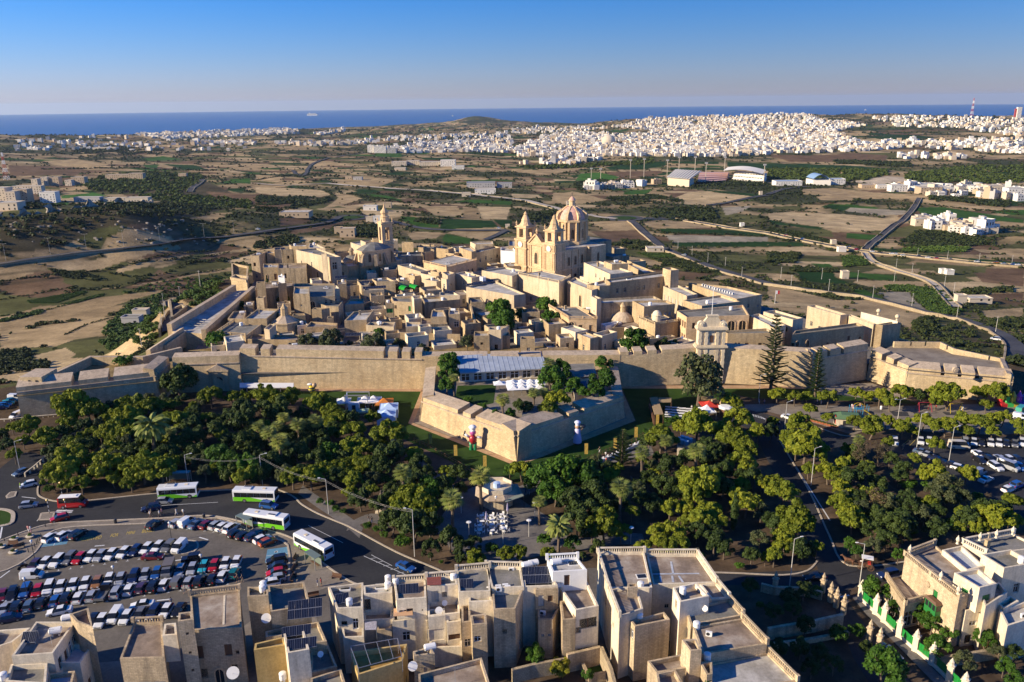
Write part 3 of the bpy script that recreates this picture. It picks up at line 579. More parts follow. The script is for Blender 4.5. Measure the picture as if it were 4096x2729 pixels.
# the city walls
def rampart(label,foot,tops,bat=.09,thick=3.2,prp=2.4,slope=.5,cuts=(),base=.0,inner=4.5,mat=None,cordon=True,flip=False,cutdepth=1.5,name='city_wall',cap_ends=True):

 mat=mat or FT_;F_=[NA(p[:2],float)for p in foot];n=len(F_);sgn=-1 if flip else 1
 def nrm(i):
  if i==0:d=F_[1]-F_[0]
  elif i==n-1:d=F_[-1]-F_[-2]
  else:
   d1=(F_[i]-F_[i-1])/NO(F_[i]-F_[i-1]);d2=(F_[i+1]-F_[i])/NO(F_[i+1]-F_[i]);a=NA([-(d1+d2)[1],(d1+d2)[0]]);a/=NO(a);return sgn*a/max(.35,abs(np.dot(a,[-d1[1],d1[0]])))
  d=d/NO(d);return sgn*NA([-d[1],d[0]])
 N=[nrm(i)for i in range(n)];root=tg(name,label,'city wall',(*ME(F_,axis=0),base));o=(*ME(F_,axis=0),base);zt=list(tops);lo,hi=MB(o),None;at=lambda i,off,z:(*(F_[i]+N[i]*off),z);lerp=lambda a,b_,t:tuple(NA(a)*(1-t)+NA(b_)*t);cw=MB(o)
 for i in range(n-1):
  zc=[zt[i]-prp,zt[i+1]-prp];bo=[bat*(zc[0]-base),bat*(zc[1]-base)];a0,b0=at(i,0,base),at(i+1,0,base);a1,b1=at(i,bo[0],zc[0]),at(i+1,bo[1],zc[1]);K_=max(1,int(NO(F_[i+1]-F_[i])/9))
  for k_ in range(K_):
   t0,t1=k_/K_,(k_+1)/K_;lo.quad(lerp(a0,b0,t0),lerp(a0,b0,t1),lerp(a1,b1,t1),lerp(a1,b1,t0))if not flip else lo.quad(lerp(b0,a0,t0),lerp(b0,a0,t1),lerp(b1,a1,t1),lerp(b1,a1,t0))
  c1,d1=at(i,bo[0]+thick,zc[0]-.02),at(i+1,bo[1]+thick,zc[1]-.02);lo.add([a1,b1,d1,c1],[(0,1,2,3)],1);e1,f1=at(i,bo[0]+thick,min(inner,zc[0]-.3)),at(i+1,bo[1]+thick,min(inner,zc[1]-.3));lo.add([d1,c1,e1,f1],[(0,1,2,3)],0)
  if cordon:
   for q,w in((.0,.28),):
    A,B=NA(a1),NA(b1);out=-NA([*N[i],0])*.22;cw.bar(A+out*.4,B-NA([*N[i+1],0])*.09,.45,.34)
  cs=sorted([(t0,t1)for s,t0,t1 in cuts if s==i]);edges=[.0]+[v for c in cs for v in c]+[1.]
  for k_ in range(0,len(edges),2):
   t0,t1=edges[k_],edges[k_+1]
   if t1-t0<1e-3:continue
   m_=MB(o);splay=.0;ps=[]
   for t in(t0,t1):
    e=.02 if t in(.0,1.)else.0;f0=lerp(a1,b1,t);nn=N[i]*(1-t)+N[i+1]*t;ztt=zt[i]*(1-t)+zt[i+1]*t;zb=f0[2];ps.append([(f0[0]-nn[0]*.06,f0[1]-nn[1]*.06,zb+.0),(f0[0]+nn[0]*.05,f0[1]+nn[1]*.05,ztt-slope),(f0[0]+nn[0]*thick,f0[1]+nn[1]*thick,ztt),(f0[0]+nn[0]*thick,f0[1]+nn[1]*thick,zb)])
   A,B=ps;order=[(0,1),(1,2),(2,3)]
   for(p,q)in order:
    m_.add([A[p],B[p],B[q],A[q]]if not flip else[B[p],A[p],A[q],B[q]],[(0,1,2,3)],1 if(p,q)==(1,2)else 0)
   m_.add(A if not flip else A[::-1],[(0,1,2,3)],0);m_.add(B[::-1]if not flip else B,[(0,1,2,3)],0);m_.bd('merlon' if cs else 'parapet',[mat,MF],root)
 if cap_ends:
  for i in(0,n-1):
   zc=zt[i]-prp;bo=bat*(zc-base);lo.add([at(i,0,base),at(i,bo,zc),at(i,bo+thick,zc),at(i,bo+thick,base)],[(0,1,2,3)])
 lo.bd('wall',[mat,MF],root)
 if cordon:cw.bd('cordon',MF,root)
 return root
GZ=5.
def at_y(reg,X,Y,y):
 d=ray(reg,X,Y);t=y/d[1];return V3([d[0]*t,y,CAM_H+d[2]*t])
D_=lambda s:gs('D',s)
rampart('low grey bastion face with sloped parapets beside the parked vans',D_("48.8,962 370,925"),[10.2,10.6],cuts=[(0,.38,.43),(0,.64,.68)],thick=4.5,slope=1.3,prp=2.8)
rampart('shaded bastion flank behind the round dark tree',D_("370,925 404,896"),[10.6,11.],thick=3,prp=2.6)
rampart('curtain wall pierced by the arched side gate',D_("404,903 556,897"),[11.4,11.4],prp=2.8)
rampart('long raking-lit curtain wall above the lawn and event tents',D_("558,892 972,894"),[12.9,11.9],cuts=[(0,.085,.115),(0,.165,.2),(0,.79,.815),(0,.865,.89),(0,.935,.96)],prp=2.8)
rampart('wall behind the bastion garden restaurant',D_("972,894 1424,889"),[10.6,10.4],cuts=[(0,.33,.345),(0,.49,.50),(0,.60,.61)],prp=2.2,cordon=False)
rampart('curtain wall of three embrasures beside the baroque gate',D_("1424,889 1597,882"),[11.2,11.6],cuts=[(0,.11,.18),(0,.29,.36),(0,.48,.55)],prp=1.6,cordon=False)
rampart('plain curtain wall behind the tall norfolk pine',D_("1660,881 1864,891"),[11.6,11.2],cordon=False,prp=1.6)
rampart('recessed brown wall with embrasures beside the bright bastion',D_("1864,893 1990,872"),[11.4,11.8],cuts=[(0,.05,.1),(0,.26,.31),(0,.5,.56)],prp=2.6)
b_pts=D_("1990,872 2076,903 2320,927")
rampart('brightly sunlit bastion flank streaked with tree shadow',b_pts[:2],[10.,8.7],prp=2.4,cuts=[(0,.3,.42),(0,.62,.72)],thick=3.6)
rampart('broad bastion face with a carved escutcheon below its parapet',b_pts[1:],[8.7,8.7],prp=2.6,cuts=[(0,.33,.37),(0,.49,.53),(0,.65,.69)],thick=4.2,slope=1.)
bR=[b_pts[2],g('b3',2190,1240,7.5),g('b3',1740,1140,8.5),g('b3',1600,1080,8.5),g('b3',1140,1075,8.5)]
rampart('low far parapet closing the wide bastion terrace',bR,[8.7,8.2,9.,9.2,9.2],prp=1.3,thick=1.2,slope=.2,base=-8,cuts=[(1,.2,.24),(2,.4,.5),(3,.3,.33),(3,.62,.65)],cordon=False,bat=.05)
sheet('bastion_terrace',PV_,[b_pts[0],b_pts[1],b_pts[2],*bR[1:]],7.2)
sal=D_("974,897 966,967 1187,1063 1436,960 1424,889")
rampart('bastion flank at the end of the lawn',sal[:2],[7.6,7.4],prp=1.6,thick=3.2,cordon=False,bat=.12)
rampart('pale bastion face carrying tree shadows and an inflatable cook',sal[1:3],[7.4,8.6],prp=2.,thick=4.2,cuts=[(0,.40,.455),(0,.535,.585)],slope=.8,bat=.14)
rampart('shaded bastion face above the dark ditch',sal[2:4],[8.6,6.8],prp=2.,thick=4.2,cuts=[(0,.42,.47),(0,.56,.61)],slope=.8,bat=.14)
rampart('crumbling bastion flank behind the restaurant trees',sal[3:],[6.8,7.],prp=1.4,thick=3.,cordon=False,bat=.12)
_c=ME(sal,axis=0)
sheet('bastion_garden',PV_,[p+(_c-p)*.04 for p in sal],5.)
sheet('lawn',LW_,gs('c1',"1850,330 2205,320 2180,490 2040,520 1830,430",5.),5.03)
lb=D_("48.8,962 370,925 404,896")+gs('c0',"1640,60 1310,40 820,40 480,195 430,200 170,240",7.)
sheet('bastion_terrace',M_DRY,lb,6.6)
sheet('city_ground',PG_,D_("400,897 972,890 1424,887 1600,880 1990,872")+gs('m9',"985,560 1190,310",5)+[V3([118,262,0]),V3([100,300,0]),V3([75,335,0]),V3([45,395,0]),V3([0,425,0]),V3([-60,430,0]),V3([-108,410,0]),V3([-120,370,0]),V3([-112,326,0]),V3([-106,258,0])],GZ)
sheet('dry_verge',M_DRY,gs('D',"420,800 980,806 1420,812 1600,800 1600,780 1000,790 620,780",7.),6.)
lbk=gs('c0',"175,245",9.5)+gs('c0',"480,200 815,50 1310,50 1640,-30",9.)
rampart('low parapet along the back of the grassy bastion',[lbk[4],lbk[3],lbk[2],lbk[1],lbk[0]],[9.2,9.2,9.2,9.2,10],prp=1.6,thick=1.4,slope=.1,base=-6,cordon=False,bat=.06,flip=False,inner=5)
t=tg('guard_house','square stone lookout with two small holes on the bastion corner','guard house',g('c0',190,350,8))
mb=MB(t.location)
q=gs('c0',"178,250 378,250",10.8);d=q[1]-q[0];nn=V3([-d[1],d[0],0])/NO(d)*7.5
mb.pz([q[0],q[1],q[1]+nn,q[0]+nn],7.,10.8,0,1);mb.bd('wall',[FT_,MF],t)
for k in(.42,.75):
 mb=MB(t.location);c=q[0]+d*k;mb.box((c[0],c[1]-.02,9.3),(.5,.3,.6),0);mb.bd('loophole',MD,t)
t=tg('escutcheon','round carved coat of arms on the broad bastion face','coat of arms',at_y('b3',1725,1335,b_pts[1][1]+3))
mb=MB(t.location);c=at_y('b3',1725,1335,209.5);mb.tube(c-(0,.25,0),c+(0,.6,0),.9,.9,14);mb.tube(c-(0,.4,0),c-(0,.2,0),.5,.6,10);mb.bd('shield',MF,t)
W1=[g('b0',1575,925,11),g('b0',2165,540,12)]
W2=[g('b0',1890,962,10.5),g('b0',2340,555,11)]
t=tg('rampart_terrace','long sunlit rampart walk with a pale paved roof and thick side walls','rampart',(*W1[0][:2],0))
mb=MB(t.location)
mb.pz([W1[0],W2[0],W2[1],W1[1]],-10,9.,0,1)
mb.bd('terrace',[FT_,RP_],t)
for a,b_,z in((W1[0],W1[1],11.6),(W2[0],W2[1],10.6)):
 mb=MB(t.location);d=b_-a;nn=V3([-d[1],d[0],0])/NO(d);mb.pz([a,b_,b_+nn*1.6,a+nn*1.6],-6,z,0,1);mb.bd('side_wall',[FT_,MF],t)
for k in(.12,.16,.20,.24,.8,.84,.88):
 mb=MB(t.location);a=W1[0]*(1-k)+W1[1]*k;b_=W2[0]*(1-k)+W2[1]*k;b_=a*.45+b_*.55;mb.bar(a+(0,0,-2+.0),b_*1.+(0,0,-1.4),.25,.25);mb.bd('kerb_strip',RP_,t)
rampart('stepped outer wall between the grassy bastion and the rampart walk',gs('b0',"1310,1195",7)+gs('b0',"1620,990",8.5),[9.,10.5],prp=1.2,thick=1.6,base=-6,cordon=False,inner=4,flip=True)
rampart('garden wall below the rampart walk',gs('b0',"1490,1110",8)+gs('b0',"1680,985",8.5),[8.6,9.4],prp=1.,thick=1.,base=0,cordon=False,inner=4,flip=True)
for lab,s,z0,z1,top in(('battered stone bastion corner planted with palms',"2130,350 2275,380 2265,470 2135,470",-14,10.5,M_DRY),('square gatehouse block closing the rampart walk',"2118,480 2265,505 2275,470 2160,455",-4,12.5,M_ROOFB)):
 p=gs('b0',s,z1);t=tg('bastion_block',lab,'bastion',(*p[0][:2],z0));mb=MB(t.location);mb.pz(p,z0,z1-1.,0,1);mb.bd('wall',[FT_,top],t)
 for a,b_ in zip(p,p[1:]+p[:1]):
  MB(t.location).bar(V3(a)-(0,0,.5),V3(b_)-(0,0,.5),.7,1.).bd('parapet',[FT_],t)
  # buildings: walls with real openings, parapets, roofs
def wall(mb,p0,p1,z0,z1,ops=(),m=0,rec=.22):

 p0,p1=NA(p0[:2],float),NA(p1[:2],float);L=NO(p1-p0);d=(p1-p0)/L;nn=NA([d[1],-d[0]]);at=lambda u,z,k=.0:(*(p0+d*u-nn*k),z);us=sorted({.0,L,*[o[0]for o in ops],*[o[1]for o in ops]});zs=sorted({z0,z1,*[o[2]for o in ops],*[o[3]for o in ops]})
 for i in range(len(us)-1):
  for j in range(len(zs)-1):
   cu,cz=(us[i]+us[i+1])/2,(zs[j]+zs[j+1])/2
   if any(o[0]<cu<o[1]and o[2]<cz<o[3]for o in ops):continue
   mb.quad(at(us[i],zs[j]),at(us[i+1],zs[j]),at(us[i+1],zs[j+1]),at(us[i],zs[j+1]),m)
 for a,b_,za,zb in ops:
  mb.quad(at(a,za),at(a,za,rec),at(a,zb,rec),at(a,zb),m);mb.quad(at(b_,za,rec),at(b_,za),at(b_,zb),at(b_,zb,rec),m);mb.quad(at(a,za),at(b_,za),at(b_,za,rec),at(a,za,rec),m);mb.quad(at(a,zb,rec),at(b_,zb,rec),at(b_,zb),at(a,zb),m);mb.quad(at(a,za,rec),at(b_,za,rec),at(b_,zb,rec),at(a,zb,rec),m)
 return p0,d,nn,L
WIN={}
def wmesh(style):
 if style in WIN:return WIN[style]
 mb=MB()
 if style in('frame','white'):
  mb.box((0,.02,0),(.98,.03,1),m=1)
  for x_ in(-.44,0,.44):mb.box((x_,-.01,.0),(.07,.06,1),m=0)
  for z_ in(.0,.62,.94):mb.box((0,-.008,z_),(.99,.05,.05),m=0)
  ms=[M_FRAMEW if style=='white' else M_FRAME,MG]
 elif style in('green','brown','cream'):
  for x_ in(-.25,.25):
   mb.box((x_,0,.0),(.47,.05,1),m=0)
   for k_ in range(7):mb.box((x_,-.035,.06+k_*.13),(.36,.03,.07),m=0)
  mb.box((0,.03,0),(1,.02,1),m=1);ms=[{'green':M_WOODG,'brown':MB_,'cream':M_FRAME}[style],MD]
 elif style=='dark':
  mb.box((0,.03,0),(1,.02,1),m=1);mb.box((0,0,.0),(.06,.05,1),m=0);ms=[MB_,MG]
 elif style=='door':
  mb.box((0,.02,0),(.96,.04,.98),m=0);mb.box((0,-.01,0),(.03,.03,.98),m=1);ms=[MB_,MD]
 elif style=='arch':
  n_=10;outer=[(-.5,0)]+[(-.5*cos(pi*i/n_),.62+.38*sin(pi*i/n_))for i in range(n_+1)]+[(.5,0)];inner=[(-.36,0)]+[(-.36*cos(pi*i/n_),.62+.27*sin(pi*i/n_))for i in range(n_+1)]+[(.36,0)];k_=len(outer);vs=[(x_,-.12,z_)for x_,z_ in outer]+[(x_,-.12,z_)for x_,z_ in inner]+[(x_,.1,z_)for x_,z_ in outer]+[(x_,.05,z_)for x_,z_ in inner];fs=[]
  for i in range(k_-1):
   fs+=[(i,i+1,k_+i+1,k_+i),(2*k_+i,2*k_+i+1,i+1,i),(k_+i,k_+i+1,3*k_+i+1,3*k_+i)]
  mb.add(vs,[f[::-1]for f in fs],0);mb.add([(x_,-.02,z_)for x_,z_ in inner],[tuple(range(k_))[::-1]],1);mb.box((0,-.04,0),(.05,.04,.85),m=0);ms=[MR,MG]
 o=mb.bd('window',ms);WIN[style]=o.data;RM(o);return WIN[style]
def pw(style,root,base,p0,d,nn,u,za,w,h,depth,name='window'):
 o=bpy.data.objects.new(name,wmesh(style));COL.objects.link(o);c=p0+d*u-nn*depth;o.location=(c[0]-base[0],c[1]-base[1],za-base[2]);o.rotation_euler=(0,0,atan2(d[1],d[0]));o.scale=(w,1,h);o.parent=root;return o
def balustrade(root,base,p0,p1,z,h=.95,mat=None,posts=6.,sp=.36):

 mat=mat or MC;p0,p1=NA(p0[:2],float),NA(p1[:2],float);L=NO(p1-p0)
 if L<.5:return
 d=(p1-p0)/L;k_=max(1,round(L/posts));rz=atan2(d[1],d[0]);rail=MB(base);rail.bar((*p0,z+h-.08),(*p1,z+h-.08),.34,.16);rail.bar((*p0,z+.07),(*p1,z+.07),.32,.14);rail.bd('rail',mat,root)
 for i in range(k_+1):
  q=p0+d*L*i/k_;pm=MB(base);pm.box((*q,z-.02),(.46,.42,h+.1),rz);pm.bd('pedestal',mat,root)
 mb=MB(base)
 for j in range(int(L/sp)):
  q=p0+d*(j+.5)*L/int(L/sp);mb.lathe((*q,z+.12),[(.07,0),(.105,.22),(.05,.5),(.08,h-.3)],5)
 mb.bd('balusters',mat,root,kind='stuff')
BUILT={}
def bldg(label,poly,zt,zb=GZ,mat=None,roof=None,ph=.75,ops=None,wst='frame',cat='building',name='building',coping=None,bal=(),auto=True,seed=0,ptk=.32,wprob=.62,nrf=False):

 mat=mat or MS;roof=roof or RG_;P_=[NA(p[:2],float)for p in poly]
 if len(P_)==3:P_.append(P_[0]+P_[2]-P_[1])
 n=len(P_);rnd=random.Random(hash((round(float(P_[0][0]),1),round(float(P_[0][1]),1),seed))&0xffff);c=ME(P_,axis=0);root=tg(name,label,cat,(*c,zb));base=(*c,zb);mb=MB(base);wins=[]
 for i in range(n):
  a,b_=P_[i],P_[(i+1)%n];L=NO(b_-a);H=zt-ph-zb;lst=[];d=(b_-a)/L;nn=NA([d[1],-d[0]]);vis=np.dot(nn,-(a+b_)/2)>0
  if ops and i in ops:
   for uf,za,w,h,st in ops[i]:
    u=uf*L
    if st=='arch':wins.append((st,a,d,nn,u,zb+za,w,h,-.0));continue
    lst.append((max(.02,u-w/2),min(L-.02,u+w/2),zb+za,zb+za+h));wins.append((st,a,d,nn,u,zb+za,w,h,.2))
  elif auto and vis and L>3.2 and H>3 and not(ops and i not in ops):
   nc=max(1,int(L/rnd.uniform(3.4,4.6)));nr=max(1,int(H/4.2))
   for r_ in range(nr):
    for q in range(nc):
     if rnd.random()>wprob:continue
     w,h=rnd.choice([(1.,1.5),(1.1,1.7),(.7,.8),(1.,2.)]);u=(q+.5)*L/nc+rnd.uniform(-.5,.5);za=zt-ph-(r_+1)*(H/nr)+rnd.uniform(.9,1.3)
     if u-w/2<.3 or u+w/2>L-.3 or za+h>zt-ph-.3 or za<zb+.3:continue
     if any(abs(u-(o[0]+o[1])/2)<1.6 and abs(za-o[2])<2 for o in lst):continue
     st=wst if rnd.random()<.6 else rnd.choice(['frame','dark','brown','white']);lst.append((u-w/2,u+w/2,za,za+h));wins.append((st,a,d,nn,u,za,w,h,.2))
  wall(mb,a,b_,zb,zt,lst)
 ins=[]
 for i in range(n):
  a,b_,e=P_[i-1],P_[i],P_[(i+1)%n];d1=(b_-a)/NO(b_-a);d2=(e-b_)/NO(e-b_);n1,n2=NA([-d1[1],d1[0]]),NA([-d2[1],d2[0]]);q=n1+n2;q/=max(.3,np.dot(q,n1));ins.append(b_+q*ptk)
 pm=MB(base)
 for i in range(n):
  j=(i+1)%n;mb.quad((*P_[i],zt),(*P_[j],zt),(*ins[j],zt),(*ins[i],zt),1);mb.quad((*ins[i],zt),(*ins[j],zt),(*ins[j],zt-ph),(*ins[i],zt-ph),0)
 mb.bd('wall',[mat,coping or mat],root);rm=MB(base);rm.add([(*p,zt-ph)for p in ins],[tuple(range(n))]if n==4 else tri_poly(ins));rm.bd('roof',roof,root)
 for st,a,d,nn,u,za,w,h,dep in wins:pw('frame' if st=='opening' else st,root,base,a,d,nn,u,za,w,h,dep,'door' if st=='door' else 'window')
 for i in bal:balustrade(root,base,P_[i]-0,P_[(i+1)%n],zt,mat=mat)
 BUILT[label]=(root,P_,ins,zt-ph,rnd);return root
def short(label,k=8):
 return ' '.join(label.split()[:k])
def wtank(p,label,r=.6,h=1.1,mat=None,stand=.25):
 t=tg('water_tank',label,'water tank',p,group='rooftop water tanks');mb=MB(p)
 for a in(-1,1):mb.box((p[0]+a*r*.5,p[1],p[2]),(.2,r*1.6,stand),m=0)
 mb.bd('stand',MJ,t);MB(p).lathe((p[0],p[1],p[2]+stand),[(r,0),(r*1.04,h*.3),(r,h*.62),(r*1.04,h*.92),(r*.75,h*1.02),(.12,h*1.06)],12).bd('tank',mat or MW,t);return t
def btank(p,label,rz=0,r=.5,L=1.5,mat=None):
 t=tg('water_tank',label,'water tank',p,group='rooftop water tanks');d=NA([cos(rz),sin(rz),0]);p=NA(p,float);mb=MB(p)
 for k_ in(-.5,.5):mb.box(p+d*k_*L*.6+(0,0,0),(.2,.8,.3),rz)
 mb.bd('stand',MJ,t);mb=MB(p);c=p+(0,0,.3+r);mb.tube(c-d*L/2,c+d*L/2,r,r,12);mb.tube(c-d*(L/2+.12),c-d*L/2,r*.7,r,12);mb.tube(c+d*L/2,c+d*(L/2+.12),r,r*.7,12);mb.bd('tank',mat or MW,t,smooth=False);return t
def solar(p,label,rz,nx,ny,pw=1.,phh=1.65,tilt=25,lift=.35,mat=None):

 t=tg('solar_array',label,'solar panels',p,rz,group='rooftop solar arrays');ct,st=cos(radians(tilt)),sin(radians(tilt));mb=MB();mb.bar((-.02-pw/2,0,-.03),(nx*pw-pw/2,0,-.03),.06,.06);mb.bar((-pw/2,0,-.03),(-pw/2,.001,-lift),.06);fr=MB()
 for k_ in range(0,nx+1,2):
  x_=k_*pw-pw/2;fr.bar((x_,.1,0),(x_,.1,lift),.06);fr.bar((x_,phh*ny*ct,0),(x_,phh*ny*ct,lift+phh*ny*st-.05),.06)
 fr.bd('rack',MM,t);key=('panel',pw,phh)
 if key not in WIN:
  m_=MB();m_.box((0,phh/2,0),(pw*.97,phh*.98,.035),m=0)
  for a in range(4):m_.box((-pw*.36+a*pw*.24,phh/2,.036),(pw*.215,phh*.93,.004),m=1)
  o=m_.bd('panel',[MM,M_SOLAR]);WIN[key]=o.data;RM(o)
 for i in range(nx):
  for j in range(ny):
   o=bpy.data.objects.new('solar_panel',WIN[key]);COL.objects.link(o);o.parent=t;o.location=(i*pw,j*phh*ct,lift+j*phh*st);o.rotation_euler=(radians(tilt),0,0)
 return t
def ac_unit(p,label,rz=.0):
 t=tg('air_conditioner',label,'air conditioner',p,rz,group='rooftop air conditioners');MB().box((0,0,.1),(.9,.35,.65)).box((0,0,0),(.8,.3,.1)).bd('case',MW,t);MB().tube((-.12,-.18,.43),(-.12,-.2,.43),.26,.26,10).bd('fan_grille',MD,t);return t
def dish(p,label,rz=.0,r=.45):
 t=tg('satellite_dish',label,'satellite dish',p,rz,group='satellite dishes');MB().tube((0,0,0),(0,0,1.),.035,.035,6).bd('mast',MM,t);mb=MB().lathe((0,0,0),[(.05,0),(r*.6,.07),(r,.2)],14);o=mb.bd('reflector',MW,t);o.location=(0,-.1,1.05);o.rotation_euler=(radians(60),0,0);MB().bar((0,-.1,1.),(0,-.75,1.25),.03).bd('feed_arm',MM,t);return t
def antenna(p,label,h=3.):
 t=tg('tv_aerial',label,'aerial',p,group='rooftop aerials');mb=MB(p);q=NA(p,float);mb.tube(q,q+(0,0,h),.03,.03,5);mb.bar(q+(-.7,0,h-.1),q+(.7,0,h-.1),.025)
 for k_ in range(6):mb.bar(q+(-.6+k_*.24,-.3,h-.1),q+(-.6+k_*.24,.3,h-.1),.02)
 mb.bd('mast',MM,t);return t
def clt(label,kinds,seed=0):
 root,P_,ins,zr,rnd0=BUILT[label];rnd=random.Random(seed+len(label));sh=short(label);c=ME(ins,axis=0)
 for kd in kinds:
  a,b_=rnd.uniform(.18,.82),rnd.uniform(.3,.82);q=(ins[0]*(1-a)+ins[1]*a)*(1-b_)+(ins[3%len(ins)]*(1-a)+ins[2]*a)*b_;p=(*q,zr)
  if kd=='t':wtank(p,'white round water tank on the roof of '+sh)
  elif kd=='b':btank(p,'barrel water tank lying on the roof of '+sh,rnd.uniform(-.5,.5))
  elif kd=='a':ac_unit(p,'air conditioner unit on the roof of '+sh,rnd.uniform(-.4,.4))
  elif kd=='d':dish(p,'satellite dish on the roof of '+sh,rnd.uniform(-.8,.8))
  elif kd=='y':antenna(p,'television aerial on the roof of '+sh)
  elif kd=='s':solar(p,'solar panel rack on the roof of '+sh,rnd.uniform(-.1,.25),4,1)
  elif kd=='h':
   t=tg('chimney_stack','stone chimney stub on the roof of '+sh,'chimney',p);MB(p).box(p,(.7,.6,1.5),.3).box((p[0],p[1],p[2]+1.5),(.85,.75,.18),.3).bd('stack',MS,t)
  elif kd=='k':
   t=tg('skylight','low glazed skylight on the roof of '+sh,'skylight',p);MB(p).box(p,(1.9,1.3,.35),.1).bd('upstand',MW,t);MB(p).box((p[0],p[1],p[2]+.35),(1.6,1.,.04),.1).bd('pane',MG,t)
def lamp(q,lab,h=9.,arm=1.6,grp='street lamps',ang=.0,two=False):
 t=tg('street_lamp',lab,'street lamp',q,ang,grp);MB().tube((0,0,0),(0,0,h),.085,.05,6).bd('pole',MJ,t)
 for s_ in((-1,1)if two else(1,)):MB().bar((0,0,h),(s_*arm,0,h+.35),.08).bd('arm',MJ,t);MB().box((s_*arm,0,h+.28),(.5,.2,.1)).bd('lantern',MW,t)
 return t
